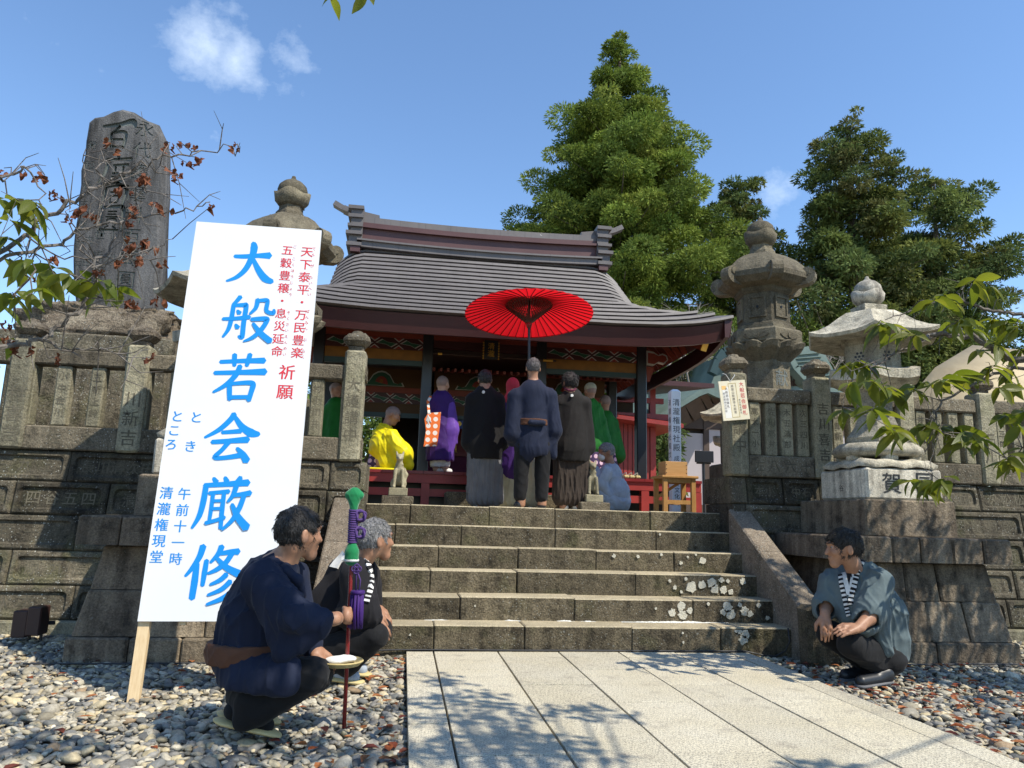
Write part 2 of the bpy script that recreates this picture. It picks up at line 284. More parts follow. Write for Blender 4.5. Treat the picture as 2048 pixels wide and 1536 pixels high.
class MB:
    def __init__(s): s.v = []; s.f = []; s.m = []
    def add(s, vs, fs, m=0):
        b = len(s.v); s.v.extend([tuple(float(c) for c in v) for v in vs]); s.f.extend([tuple(i + b for i in f) for f in fs]); s.m.extend([m] * len(fs)); return s
    def hexa(s, p, m=0):
        return s.add(p, [(0, 3, 2, 1), (4, 5, 6, 7), (0, 1, 5, 4), (1, 2, 6, 5), (2, 3, 7, 6), (3, 0, 4, 7)], m)
    def box(s, x0, x1, y0, y1, z0, z1, m=0):
        return s.hexa([(x0, y0, z0), (x1, y0, z0), (x1, y1, z0), (x0, y1, z0), (x0, y0, z1), (x1, y0, z1), (x1, y1, z1), (x0, y1, z1)], m)
    def cbox(s, x0, x1, y0, y1, z0, z1, c=.012, m=0, bat=0., jit=0.):
        """Box with chamfered edges; bat leans the front (y0) backwards with height."""
        pts = []
        for sx in (0, 1):
            for sy in (0, 1):
                for sz in (0, 1):
                    X = (x0, x1)[sx]; Y = (y0, y1)[sy]; Z = (z0, z1)[sz]; dx = c if sx == 0 else -c; dy = c if sy == 0 else -c; dz = c if sz == 0 else -c
                    j = [rnd.uniform(-jit, jit) for _ in range(3)]
                    for k in range(3):
                        p = [X + (dx if k != 0 else 0) + j[0], Y + (dy if k != 1 else 0) + j[1], Z + (dz if k != 2 else 0) + j[2]]
                        p[1] += bat * (p[2] - z0) if sy == 0 else 0; pts.append(p)
        I = lambda sx, sy, sz, k: (sx * 4 + sy * 2 + sz) * 3 + k
        fs = []
        for a in (0, 1):
            q = lambda k, o: [o(0, 0), o(1, 0), o(1, 1), o(0, 1)]
            fs.append([I(a, u, v, 0) for u, v in ((0, 0), (1, 0), (1, 1), (0, 1))]); fs.append([I(u, a, v, 1) for u, v in ((0, 0), (1, 0), (1, 1), (0, 1))]); fs.append([I(u, v, a, 2) for u, v in ((0, 0), (1, 0), (1, 1), (0, 1))])
        for u in (0, 1):
            for v in (0, 1):
                fs.append([I(u, v, 0, 0), I(u, v, 1, 0), I(u, v, 1, 1), I(u, v, 0, 1)])
                fs.append([I(u, 0, v, 0), I(u, 1, v, 0), I(u, 1, v, 2), I(u, 0, v, 2)])
                fs.append([I(0, u, v, 1), I(1, u, v, 1), I(1, u, v, 2), I(0, u, v, 2)])
        for u in (0, 1):
            for v in (0, 1):
                for w in (0, 1): fs.append([I(u, v, w, 0), I(u, v, w, 1), I(u, v, w, 2)])
        cen = np.array([(x0 + x1) / 2, (y0 + y1) / 2, (z0 + z1) / 2]); P = np.array(pts); out = []
        for f in fs:
            a, b, c_ = P[f[0]], P[f[1]], P[f[2]]
            n = np.cross(b - a, c_ - a); out.append(tuple(f) if n.dot(P[f].mean(0) - cen) > 0 else tuple(reversed(f)))
        return s.add(pts, out, m)
    def bar(s, a, b, w, h=None, m=0, up=(0, 0, 1)):
        h = w if h is None else h; a = np.asarray(a, float); b = np.asarray(b, float); d, sd, u = frame(b - a, up); p = []
        for c in (a, b):
            for i, j in ((-1, -1), (1, -1), (1, 1), (-1, 1)): p.append(c + sd * i * w / 2 + u * j * h / 2)
        return s.add(p, [(0, 1, 2, 3), (7, 6, 5, 4), (0, 4, 5, 1), (1, 5, 6, 2), (2, 6, 7, 3), (3, 7, 4, 0)], m)
    def tube(s, pts, rad, n=8, m=0, cap=True):
        P = [np.asarray(p, float) for p in pts]; rad = [rad] * len(P) if np.isscalar(rad) else list(rad); vs = []; u0 = None
        for i, p in enumerate(P):
            d = P[min(i + 1, len(P) - 1)] - P[max(i - 1, 0)]
            d, sd, u = frame(d, (0, 0, 1) if u0 is None else u0); u0 = u
            for k in range(n):
                a = 2 * math.pi * k / n; vs.append(p + rad[i] * (math.cos(a) * sd + math.sin(a) * u))
        fs = []
        for i in range(len(P) - 1):
            for k in range(n): k2 = (k + 1) % n; fs.append((i * n + k, i * n + k2, (i + 1) * n + k2, (i + 1) * n + k))
        if cap: fs.append(tuple(range(n - 1, -1, -1))); fs.append(tuple((len(P) - 1) * n + k for k in range(n)))
        return s.add(vs, fs, m)
    def lathe(s, prof, c, n=16, rot=0., m=0, sq=None):
        """Surface of revolution: prof = [(r, z)...] bottom to top round (cx, cy)."""
        vs = []; fs = []
        for r, z in prof:
            for k in range(n):
                a = 2 * math.pi * k / n + rot; vs.append((c[0] + r * math.cos(a), c[1] + r * math.sin(a), c[2] + z))
        for i in range(len(prof) - 1):
            for k in range(n): k2 = (k + 1) % n; fs.append((i * n + k, i * n + k2, (i + 1) * n + k2, (i + 1) * n + k))
        fs.append(tuple(range(n - 1, -1, -1))); fs.append(tuple((len(prof) - 1) * n + k for k in range(n)))
        return s.add(vs, fs, m)
    def prism(s, poly, o, ux, uy, un, d, m=0):
        """Extrude a 2-D polygon (in frame o, ux, uy) by d along un."""
        o, ux, uy, un = (np.asarray(x, float) for x in (o, ux, uy, un)); n = len(poly)
        a = [o + ux * p[0] + uy * p[1] for p in poly]; b = [x + un * d for x in a]
        fs = [tuple(range(n))[::-1], tuple(n + i for i in range(n))] + [(i, (i + 1) % n, n + (i + 1) % n, n + i) for i in range(n)]
        return s.add(a + b, fs, m)
    def ell(s, c, r, n=10, k=6, m=0):
        pr = [(max(math.sin(math.pi * i / k), .02), -math.cos(math.pi * i / k)) for i in range(k + 1)]
        vs = []; fs = []
        for rr, z in pr:
            for j in range(n): a = 2 * math.pi * j / n; vs.append((c[0] + r[0] * rr * math.cos(a), c[1] + r[1] * rr * math.sin(a), c[2] + r[2] * z))
        for i in range(k):
            for j in range(n): j2 = (j + 1) % n; fs.append((i * n + j, i * n + j2, (i + 1) * n + j2, (i + 1) * n + j))
        return s.add(vs, fs, m)
    def build(s, name, mats, parent=None, smooth=False, loc=None):
        return mesh_obj(name, s.v, s.f, mats, parent, s.m if isinstance(mats, (list, tuple)) else None, smooth, loc)

# ------------------------------------------------------------------ writing: glyphs of the built-in font, turned to mesh
GL = {}
def load_glyphs(chars, key, offset, extrude):
    obs = []
    for ch in sorted(set(chars)):
        c = bpy.data.curves.new('glyph', 'FONT'); c.body = ch; c.resolution_u = 2; c.size = 1; c.offset = offset; c.extrude = extrude
        o = bpy.data.objects.new('glyph', c); COL.objects.link(o); obs.append((ch, o))
    dg = bpy.context.evaluated_depsgraph_get()
    for ch, o in obs:
        m = o.evaluated_get(dg).to_mesh(); v = np.array([tuple(x.co) for x in m.vertices]).reshape(-1, 3)
        if len(v): v[:, 1] -= .36; v[:, 0] -= (v[:, 0].max() + v[:, 0].min()) / 2
        GL[(key, ch)] = (v, [tuple(p.vertices) for p in m.polygons]); o.evaluated_get(dg).to_mesh_clear()
    for ch, o in obs:
        c = o.data; bpy.data.objects.remove(o); bpy.data.curves.remove(c)
def glyph(mb, ch, o, ux, uy, un, size, key='b', m=0, lift=0., depth=1., wx=1.):
    if (key, ch) not in GL: load_glyphs(ch, key, 0. if key == 'b' else .004, 0 if key == 'b' else .016)
    v, f = GL[(key, ch)]
    if key == 'c' and lift < 0: lift = .0012
    if not len(v): return
    o = np.asarray(o, float); ux = nrm(ux); uy = nrm(uy); un = nrm(un)
    mb.add(o + np.outer(v[:, 0] * size * wx, ux) + np.outer(v[:, 1] * size, uy) + np.outer(v[:, 2] * size * depth + lift, un), f, m)
def column(mb, txt, top, ux, uy, un, size, pitch=1.05, **k):
    """Vertical Japanese text running down from the middle of its first character."""
    for i, ch in enumerate(txt):
        if ch != ' ': glyph(mb, ch, np.asarray(top, float) - nrm(uy) * size * pitch * i, ux, uy, un, size, **k)
PRINT_CH = '天下泰平・万民豊楽祈願五穀豊穣息災延命清瀧権現堂社殿午前十一時とところきてんがたいへばみぶらくごこくはうじょそさえめ化財成田山文大般若会御札本日限定配布新勝寺重要納奉'
CUT_CH = '大護講中吉川喜渡辺高橋佐藤鈴木山中谷長次郎小宮村田松井上石原岡本金清三四五六七八九十太一石川谷部新献永代護摩料百座同圓賀會萬世話人発起者千葉町木内東京深献'
load_glyphs(PRINT_CH, 'b', 0., 0); load_glyphs(CUT_CH, 'c', .004, .016)

def brush(mb, strokes, o, ux, uy, un, size, m=0, solid=0.):
    """Brush-written character: strokes = [(x, y, width)...] on a 100 x 100 field, y up."""
    o, ux, uy, un = (np.asarray(x, float) for x in (o, ux, uy, un))
    for si, st in enumerate(strokes):
        P = np.array([p[:2] for p in st], float); Wd = np.array([p[2] for p in st], float) * (1.0 if solid else 1.2)
        # smooth the path (Catmull-Rom)
        Q = []; Wq = []
        for i in range(len(P) - 1):
            p0, p1, p2, p3 = P[max(i - 1, 0)], P[i], P[i + 1], P[min(i + 2, len(P) - 1)]
            for k in range(5):
                t = k / 5; Q.append(.5 * ((2 * p1) + (-p0 + p2) * t + (2 * p0 - 5 * p1 + 4 * p2 - p3) * t * t + (-p0 + 3 * p1 - 3 * p2 + p3) * t ** 3)); Wq.append(Wd[i] * (1 - t) + Wd[i + 1] * t)
        Q.append(P[-1]); Wq.append(Wd[-1]); Q = np.array(Q); Wq = np.array(Wq)
        T = np.gradient(Q, axis=0); T /= np.maximum(np.linalg.norm(T, axis=1, keepdims=True), 1e-6); N = np.stack([-T[:, 1], T[:, 0]], 1)
        L = Q + N * Wq[:, None] / 2; Rr = Q - N * Wq[:, None] / 2
        cap0 = Q[0] - T[0] * Wq[0] * .32; cap1 = Q[-1] + T[-1] * Wq[-1] * .32
        if solid:
            pg = np.concatenate([L, [cap1], Rr[::-1], [cap0]])[::-1]; mb.prism([tuple((q - 50) / 100 * size) for q in pg], o - un * solid, ux, uy, un, solid + .03 + .0004 * si, m); continue
        pts = np.concatenate([L, Rr, [cap0, cap1]]); n = len(Q)
        V = o + np.outer((pts[:, 0] - 50) / 100 * size, ux) + np.outer((pts[:, 1] - 50) / 100 * size, uy) + un * (.0012 + .0004 * si)
        fs = [(i, n + i, n + i + 1, i + 1) for i in range(n - 1)] + [(2 * n, n, 0), (2 * n + 1, n - 1, 2 * n - 1)]
        mb.add(V, fs, m)

# ------------------------------------------------------------------ soft solids: smooth-union distance fields meshed with surface nets
def RC(a, b, ra, rb, k=.02, op='u', fl=None): return ('rc', np.asarray(a, float), np.asarray(b, float), ra, rb, k, op, fl)
def EL(c, r, ax=None, k=.02, op='u'): return ('el', np.asarray(c, float), np.asarray(r, float), ax, None, k, op, None)
def CH(pts, rad, k=.02, op='u', fl=None):
    rad = [rad] * len(pts) if np.isscalar(rad) else rad
    return [RC(pts[i], pts[i + 1], rad[i], rad[i + 1], k, op, fl) for i in range(len(pts) - 1)]
def _ev(prims, P):
    D = np.full(len(P), 9., dtype=np.float32)
    for typ, a, b, ra, rb, k, op, fl in prims:
        if typ == 'rc':
            ba = b - a; L2 = max(ba.dot(ba), 1e-9); v = P - a.astype(np.float32); t = np.clip(v @ (ba / L2).astype(np.float32), 0, 1)
            v = v - t[:, None] * ba.astype(np.float32)
            if fl is not None: n = nrm(fl[0]).astype(np.float32); v = v + np.outer((v @ n) * (fl[1] - 1), n)
            d = np.sqrt((v * v).sum(1)) - (ra + (rb - ra) * t)
        else:
            v = P - a.astype(np.float32)
            if ra is not None: v = v @ np.asarray(ra, np.float32).T      # rows = axes
            r = b.astype(np.float32); k0 = np.sqrt(((v / r) ** 2).sum(1)); k1 = np.sqrt(((v / (r * r)) ** 2).sum(1)); d = k0 * (k0 - 1) / np.maximum(k1, 1e-6)
        if op == 'u':
            h = np.maximum(k - np.abs(D - d), 0) / k; D = np.minimum(D, d) - h * h * k * .25
        else:
            h = np.maximum(k - np.abs(-D - d), 0) / k; D = np.maximum(D, -d) + h * h * k * .25
    return D
def _pb(prims):
    lo = np.full(3, 1e9); hi = -lo
    for typ, a, b, ra, rb, k, op, fl in prims:
        if op != 'u': continue
        if typ == 'rc': r = max(ra, rb); lo = np.minimum(lo, np.minimum(a, b) - r); hi = np.maximum(hi, np.maximum(a, b) + r)
        else: r = b.max(); lo = np.minimum(lo, a - r); hi = np.maximum(hi, a + r)
    return lo - .03, hi + .03
def soft(name, prims, h, mat, parent=None, disp=None, amp=0.):
    flat = []
    for p in prims: flat.extend(p) if isinstance(p, list) else flat.append(p)
    lo, hi = _pb(flat); q = 4; n = (np.ceil((hi - lo) / (h * q)).astype(int) + 1)
    gx = [lo[i] + np.arange(n[i]) * h * q + h * q / 2 for i in range(3)]
    C = np.stack(np.meshgrid(*gx, indexing='ij'), -1).reshape(-1, 3).astype(np.float32)
    Dc = _ev(flat, C).reshape(n); act = np.abs(Dc) < h * q * 1.35 + amp + .004
    D = np.repeat(np.repeat(np.repeat(Dc, q, 0), q, 1), q, 2); A = np.repeat(np.repeat(np.repeat(act, q, 0), q, 1), q, 2)
    idx = np.argwhere(A); P = (lo + (idx + .5) * h).astype(np.float32); d = _ev(flat, P)
    if disp is not None: d = d + disp(P)
    D[A] = d
    I = D < 0; s = D.shape
    c = np.zeros(tuple(x - 1 for x in s), dtype=np.int8)
    offs = [(i, j, k) for i in (0, 1) for j in (0, 1) for k in (0, 1)]
    for i, j, k in offs: c += I[i:s[0] - 1 + i, j:s[1] - 1 + j, k:s[2] - 1 + k]
    cells = np.argwhere((c > 0) & (c < 8)); cid = np.full(c.shape, -1, dtype=np.int32); cid[tuple(cells.T)] = np.arange(len(cells))
    acc = np.zeros((len(cells), 3)); cnt = np.zeros(len(cells))
    val = {o: D[cells[:, 0] + o[0], cells[:, 1] + o[1], cells[:, 2] + o[2]] for o in offs}
    for o in offs:
        for ax in range(3):
            if o[ax] == 0:
                e = list(o); e[ax] = 1; a, b = val[o], val[tuple(e)]; m = (a < 0) != (b < 0)
                t = np.where(m, a / np.where(np.abs(a - b) < 1e-9, 1e-9, a - b), 0)
                p = np.tile(np.array(o, float), (len(cells), 1)); p[:, ax] += t; acc[m] += p[m]; cnt[m] += 1
    V = lo + (cells + .5 + acc / np.maximum(cnt, 1)[:, None]) * h
    quads = []
    for ax in range(3):
        u, w = (ax + 1) % 3, (ax + 2) % 3
        sl0 = [slice(1, x - 1) for x in s]; sl0[ax] = slice(0, s[ax] - 1); sl1 = list(sl0); sl1[ax] = slice(1, s[ax])
        e = np.argwhere(I[tuple(sl0)] != I[tuple(sl1)])
        if not len(e): continue
        g = e + 1; g[:, ax] -= 1
        ins = I[tuple(g.T)]; ii = []
        for du, dw in ((-1, -1), (0, -1), (0, 0), (-1, 0)):
            cc = g.copy(); cc[:, u] += du; cc[:, w] += dw; ii.append(cid[tuple(cc.T)])
        Q = np.stack(ii, 1); Q[~ins] = Q[~ins][:, ::-1]; quads.append(Q)
    Q = np.concatenate(quads); Q = Q[(Q >= 0).all(1)]
    return mesh_obj(name, V, Q, mat, parent, None, True)
def folds(seed, u, amp, freq, n=5, warp=1.):
    """Cloth folds: warped sharp-crested waves that run along direction u, strong here and flat there."""
    r = np.random.default_rng(seed); u = nrm(u); K = []; freq = freq * 1.55
    for i in range(n):
        w = nrm(np.cross(u, r.normal(size=3))); kk = w * freq * r.uniform(.55, 1.7) + u * freq * r.uniform(-.3, .3); K.append((kk.astype(np.float32), r.uniform(0, 6.28), r.uniform(.5, 1), (r.normal(size=3) * 5).astype(np.float32), r.uniform(0, 6.28)))
    W3 = [((r.normal(size=3) * 9).astype(np.float32), r.uniform(0, 6.28), (r.normal(size=3) * .018 * warp).astype(np.float32)) for _ in range(4)]
    def f(P):
        Q = P.copy()
        for k, a, v in W3: Q += np.sin(P @ k + a)[:, None] * v
        d = np.zeros(len(P), np.float32)
        for kk, ph, a, mk_, mp in K:
            m = np.clip(.5 + .9 * np.sin(P @ mk_ + mp), 0, 1); d -= a * m * (1 - np.abs(np.sin(Q @ kk + ph))) ** 2.6
        return (d / n * 2.1 + .18).astype(np.float32) * amp
    return f
def head_prims(c, f, up=(0, 0, 1), s=1.0, neck=None):
    c = np.asarray(c, float); f = nrm(f); r = nrm(np.cross(f, up)); u = np.cross(r, f); ax = np.stack([r, f, u]); p = lambda a, b, d: c + (r * a + f * b + u * d) * s
    L = [EL(p(0, -.012, .022), np.array([.076, .097, .092]) * s, ax), RC(p(0, .028, -.03), p(0, .062, -.088), .057 * s, .033 * s, .03), EL(p(0, .05, -.01), np.array([.06, .045, .06]) * s, ax, .02),
         RC(p(0, .092, .008), p(0, .107, -.026), .008 * s, .0125 * s, .012), EL(p(0, .083, .034), np.array([.05, .014, .012]) * s, ax, .012), EL(p(.036, .074, -.022), np.array([.022, .018, .018]) * s, ax, .015), EL(p(-.036, .074, -.022), np.array([.022, .018, .018]) * s, ax, .015),
         EL(p(.031, .099, .012), np.array([.017, .014, .009]) * s, ax, .008, 's'), EL(p(-.031, .099, .012), np.array([.017, .014, .009]) * s, ax, .008, 's'),
         EL(p(0, .089, -.054), np.array([.024, .011, .0075]) * s, ax, .006), EL(p(0, .088, -.066), np.array([.02, .01, .007]) * s, ax, .006)]
    for sg in (1, -1): L += [EL(p(.079 * sg, -.012, -.008), np.array([.011, .019, .034]) * s, ax, .008), EL(p(.091 * sg, -.004, -.004), np.array([.008, .010, .018]) * s, ax, .006, 's')]
    if neck is not None: L.append(RC(p(0, -.03, -.06), neck, .052 * s, .06 * s, .03))
    return L, p, ax
def hair_prims(p, ax, s=1.0, thick=.012, low=-.05, crown=None):
    t = thick
    L = [EL(p(0, -.014, .026), np.array([.077 + t * .6, .098 + t, .092 + t]) * s, ax), EL(p(0, .105, -.045), np.array([.088, .085, .105]) * s, ax, .02, 's'), EL(p(0, .02, -.16), np.array([.2, .2, .16 + low]) * s, ax, .02, 's'),
         EL(p(.10, .010, -.03), np.array([.045, .036, .058]) * s, ax, .012, 's'), EL(p(-.10, .010, -.03), np.array([.045, .036, .058]) * s, ax, .012, 's')]
    return L
def tufts(seed, amp=.004, fr=120):
    r = np.random.default_rng(seed); K = [(r.normal(size=3) * fr, r.uniform(0, 6.28)) for _ in range(6)]
    return lambda P: (sum(np.sin(P @ k.astype(np.float32) + a) for k, a in K) / 6 * amp).astype(np.float32)
def hand_prims(w, d, n, side, s=1.0, curl=.35, spread=.12):
    """Open hand: wrist w, pointing along d, back of the hand facing n; thumb on side*(d x n)."""
    w = np.asarray(w, float); d = nrm(d); n = nrm(n - d * np.dot(n, d)); x = np.cross(d, n) * side
    L = [RC(w - d * .02 * s, w + d * .03 * s, .026 * s, .03 * s, .015, fl=(n, 1.35)), RC(w + d * .03 * s + x * .018 * s, w + d * .075 * s + x * .022 * s, .020 * s, .017 * s, .012), RC(w + d * .03 * s - x * .012 * s, w + d * .075 * s - x * .02 * s, .021 * s, .017 * s, .012)]
    for i, (off, ln) in enumerate(((.030, .066), (.010, .074), (-.010, .069), (-.029, .054))):
        b0 = w + (d * .082 + x * off) * s; dd = nrm(d + x * (off * spread * 25) * .25 - n * curl * .5); b1 = b0 + dd * ln * .48 * s; d2 = nrm(dd - n * curl * 1.1); b2 = b1 + d2 * ln * .52 * s
        L += [RC(b0, b1, .0098 * s, .0088 * s, .004), RC(b1, b2, .0088 * s, .0068 * s, .003)]
    t0 = w + (d * .02 + x * .028) * s; t1 = w + (d * .055 + x * .056 - n * .012) * s; t2 = w + (d * .088 + x * .058 - n * .022) * s
    return L + [RC(t0, t1, .0145 * s, .0115 * s, .01), RC(t1, t2, .0115 * s, .0085 * s, .004)]

def strands(hair, n, p, ax, length=.03, rad=.0012, mat='hair_black', seed=1, lift=.35):
    """Separate locks standing off the hair surface, combed back and down from the crown."""
    me = hair.data; off = np.array(wloc(hair)); r = np.random.default_rng(seed); V = np.array([v.co[:] for v in me.vertices]) + off; N = np.array([v.normal[:] for v in me.vertices]); m = MB(); cr = p(0, -.05, .11)
    for i in r.integers(0, len(V), n):
        d = V[i] - cr; d = d - N[i] * d.dot(N[i]); d = nrm(nrm(d) + r.normal(0, .35, 3) + np.array([0, 0, -.25])); d = nrm(d - N[i] * d.dot(N[i]) * .9); L = length * r.uniform(.5, 1.3); a = V[i] - N[i] * .002; b = a + d * L * .55 + N[i] * lift * L * .4; c = a + d * L + N[i] * lift * L * r.uniform(-.1, .6); m.tube([a, b, c], [rad * 1.6, rad * 1.3, rad * .3], 3, cap=False)
    return tag(m.build('hair_locks', mat, hair), kind='stuff')
# ================================================================== ground, gravel, path
GZ = -.04
g = MB(); g.box(-260, 260, -60, 420, -.6, -.075); tag(g.build('ground', 'soil'), kind='structure')
PX0, PX1, PY1 = .077, 2.815, 5.935
pave = MB(); pave.box(PX0 + .003, PX1 - .003, -1.5, PY1, -.074, -.035); pave = tag(pave.build('paved_path', 'soil'), kind='structure')
cols = [.077, .281, .775, 1.252, 1.733, 2.195, 2.655, 2.815]
for i in range(7):
    x0, x1 = cols[i] + (.006 if i else 0), cols[i + 1] - (.006 if i < 6 else 0)
    off = 5.27 if i in (1, 3, 5) else 4.80
    if i in (0, 6): off = 4.86
    ys = [PY1] + [y for y in (off + .92 - .92 * k for k in range(8)) if y < PY1 - .1] + [-1.5]
    for a, b in zip(ys[1:], ys[:-1]):
        s = MB(); dz = rnd.uniform(-.002, .002); s.cbox(x0, x1, a + .0055, b - .0055, -.07, dz, .0018); s.build('paving_stone', 'paving', pave)
terr = MB(); terr.box(-14, 16, 7.70, 60, .2, 1.115); tag(terr.build('terrace', 'terrace'), kind='structure')

def ico(sub):
    t = (1 + 5 ** .5) / 2
    v = [(-1, t, 0), (1, t, 0), (-1, -t, 0), (1, -t, 0), (0, -1, t), (0, 1, t), (0, -1, -t), (0, 1, -t), (t, 0, -1), (t, 0, 1), (-t, 0, -1), (-t, 0, 1)]
    f = [(0, 11, 5), (0, 5, 1), (0, 1, 7), (0, 7, 10), (0, 10, 11), (1, 5, 9), (5, 11, 4), (11, 10, 2), (10, 7, 6), (7, 1, 8), (3, 9, 4), (3, 4, 2), (3, 2, 6), (3, 6, 8), (3, 8, 9), (4, 9, 5), (2, 4, 11), (6, 2, 10), (8, 6, 7), (9, 8, 1)]
    v = [nrm(x) for x in v]
    for _ in range(sub):
        c = {}; nf = []
        def mid(a, b):
            k = (min(a, b), max(a, b))
            if k not in c: c[k] = len(v); v.append(nrm(v[a] + v[b]))
            return c[k]
        for a, b, d in f: x, y, z = mid(a, b), mid(b, d), mid(d, a); nf += [(a, x, z), (b, y, x), (d, z, y), (x, y, z)]
        f = nf
    return np.array(v), np.array(f)
IV, IF = ico(1)
def rot_z_tilt(n, tilt):
    a = rng.uniform(0, 6.283, n); ca, sa = np.cos(a), np.sin(a); Rz = np.zeros((n, 3, 3)); Rz[:, 0, 0] = ca; Rz[:, 0, 1] = -sa; Rz[:, 1, 0] = sa; Rz[:, 1, 1] = ca; Rz[:, 2, 2] = 1
    b = rng.normal(0, tilt, n); cb, sb = np.cos(b), np.sin(b); Rx = np.zeros((n, 3, 3)); Rx[:, 0, 0] = 1; Rx[:, 1, 1] = cb; Rx[:, 1, 2] = -sb; Rx[:, 2, 1] = sb; Rx[:, 2, 2] = cb
    b = rng.normal(0, tilt, n); cb, sb = np.cos(b), np.sin(b); Ry = np.zeros((n, 3, 3)); Ry[:, 1, 1] = 1; Ry[:, 0, 0] = cb; Ry[:, 0, 2] = sb; Ry[:, 2, 0] = -sb; Ry[:, 2, 2] = cb
    return Rz @ Rx @ Ry
def in_ped(x, y): return ((y > 5.72) & (((x > -2.12) & (x < -.72)) | ((x > 3.68) & (x < 4.92)))) | (y > 6.92)
def gravel(name, n, x0, x1, y0, y1, keep):
    P = rng.uniform((x0, y0), (x1, y1), (n, 2)); P = P[keep(P[:, 0], P[:, 1]) & ~in_ped(P[:, 0], P[:, 1])]; n = len(P)
    s = rng.lognormal(0, .33, n)[:, None] * np.stack([rng.uniform(.0175, .028, n), rng.uniform(.013, .020, n), rng.uniform(.006, .012, n)], 1); s = np.minimum(s, .058)
    var = 1 + rng.normal(0, .11, (n, len(IV), 1)); Vv = IV[None] * var * s[:, None, :]
    Vv = np.einsum('nij,nkj->nki', rot_z_tilt(n, .28), Vv)
    z = GZ - .02 + rng.uniform(-.012, .020, n); Vv += np.concatenate([P, z[:, None]], 1)[:, None, :]
    o = mesh_obj(name, Vv.reshape(-1, 3), (IF[None] + (np.arange(n) * len(IV))[:, None, None]).reshape(-1, 3), 'gravel', None, None, True)
    pal = np.array([(.31, .295, .255), (.40, .38, .32), (.21, .21, .205), (.15, .158, .16), (.42, .37, .26), (.50, .475, .40), (.26, .24, .19), (.30, .225, .15), (.095, .10, .105), (.40, .35, .235)]) * (1.02, .97, .88)
    w = np.array([20, 15, 16, 11, 11, 9, 9, 3, 4, 5.]); c = pal[rng.choice(len(pal), n, p=w / w.sum())] * rng.uniform(.72, 1.2, (n, 1)); set_col(o, np.repeat(c, len(IV), 0)); return tag(o, kind='stuff')
tag(gravel('gravel', 30000, -4.4, .066, 2.3, 6.95, lambda x, y: (x > -.55 * y - .75)), 'grey and cream river pebbles left of the paved path', 'gravel')
tag(gravel('gravel', 18000, 2.83, 6.9, 2.6, 6.95, lambda x, y: (x < .98 * y + .7) & (x > 2.83)), 'grey and cream river pebbles right of the paved path', 'gravel')
def litter(n, label, gen):
    V = []; F = []; Cc = []
    for i in range(n):
        x, y = gen(); s = rnd.uniform(.018, .042); a = rnd.uniform(0, 6.28); cu = rnd.uniform(.15, .5); b = len(V)
        pts = [(-1, 0), (-.4, .5), (.3, .5), (1, 0), (.3, -.5), (-.4, -.5), (-.4, 0), (.3, 0)]; tl = rnd.uniform(-.5, .5)
        for u, w in pts:
            zz = cu * abs(w) * 1.3 + .25 * u * tl; V.append((x + s * (u * math.cos(a) - w * math.sin(a)), y + s * (u * math.sin(a) + w * math.cos(a)), GZ + .008 + rnd.uniform(0, .006) + s * zz + s * .2))
        F += [tuple(b + k for k in q) for q in ((0, 6, 1), (1, 6, 7, 2), (2, 7, 3), (0, 5, 6), (5, 4, 7, 6), (4, 3, 7))]
        c = rnd.choice([(.30, .085, .03), (.22, .06, .03), (.42, .16, .06), (.13, .035, .025), (.36, .14, .05)]); Cc += [c] * 8
    o = mesh_obj('fallen_leaves', V, F, 'broadleaf', None, None, False); set_col(o, np.array(Cc)); tag(o, label, 'fallen leaves', kind='stuff')
def _gl():
    while True:
        x, y = rnd.uniform(-2.6, .06), rnd.uniform(2.9, 6.2)
        if rnd.random() < .35: x = .06 - abs(rnd.gauss(0, .18))
        if not in_ped(np.float64(x), np.float64(y)): return x, y
def _gr():
    while True:
        y = rnd.uniform(3.0, 5.7); x = 2.85 + abs(rnd.gauss(0, .75 if rnd.random() < .7 else 2))
        if not in_ped(np.float64(x), np.float64(y)): return x, y
litter(150, 'curled red and orange fallen leaves among the left hand pebbles', _gl)
litter(330, 'curled orange and brown fallen leaves thick on the right hand pebbles', _gr)

# ================================================================== stone stairs
ST = thing('stone_stairs', 'weathered six step stone staircase up to the shrine terrace', 'stairs', (1.4, 5.96, 0))
RI, TR, SY = .187, .29, 5.96
joints = [[615, 868, 1049, 1264, 1442], [640, 920, 1148, 1385], [700, 860, 1034, 1270, 1440], [760, 876, 1036, 1192, 1348], [790, 922, 1110, 1312], [820, 978, 1110, 1300]]
yed = [1254, 1199, 1149, 1103, 1060, 1019]
for i in range(6):
    y0 = SY + TR * i; z1 = RI * (i + 1); z0 = RI * i - .02 if i else -.08
    xe = (-.62, 3.42) if y0 < 6.95 else (-.37, 3.26)
    xs = [xe[0]] + [x for x in (at(px, yed[i], Y=y0)[0] for px in joints[i]) if xe[0] + .15 < x < xe[1] - .15] + [xe[1]]
    for a, b in zip(xs[:-1], xs[1:]):
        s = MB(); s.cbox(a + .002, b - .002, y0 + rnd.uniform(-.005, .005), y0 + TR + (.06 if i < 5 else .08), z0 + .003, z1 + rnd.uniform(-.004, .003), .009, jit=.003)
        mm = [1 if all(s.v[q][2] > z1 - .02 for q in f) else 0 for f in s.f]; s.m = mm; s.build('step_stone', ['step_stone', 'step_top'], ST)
fil = MB(); fil.hexa([(-.36, 6.3, -.08), (3.2, 6.3, -.08), (3.2, 7.8, -.08), (-.36, 7.8, -.08), (-.36, 6.3, .10), (3.2, 6.3, .10), (3.2, 7.8, 1.05), (-.36, 7.8, 1.05)]); fil.build('rubble_core', 'soil', ST)
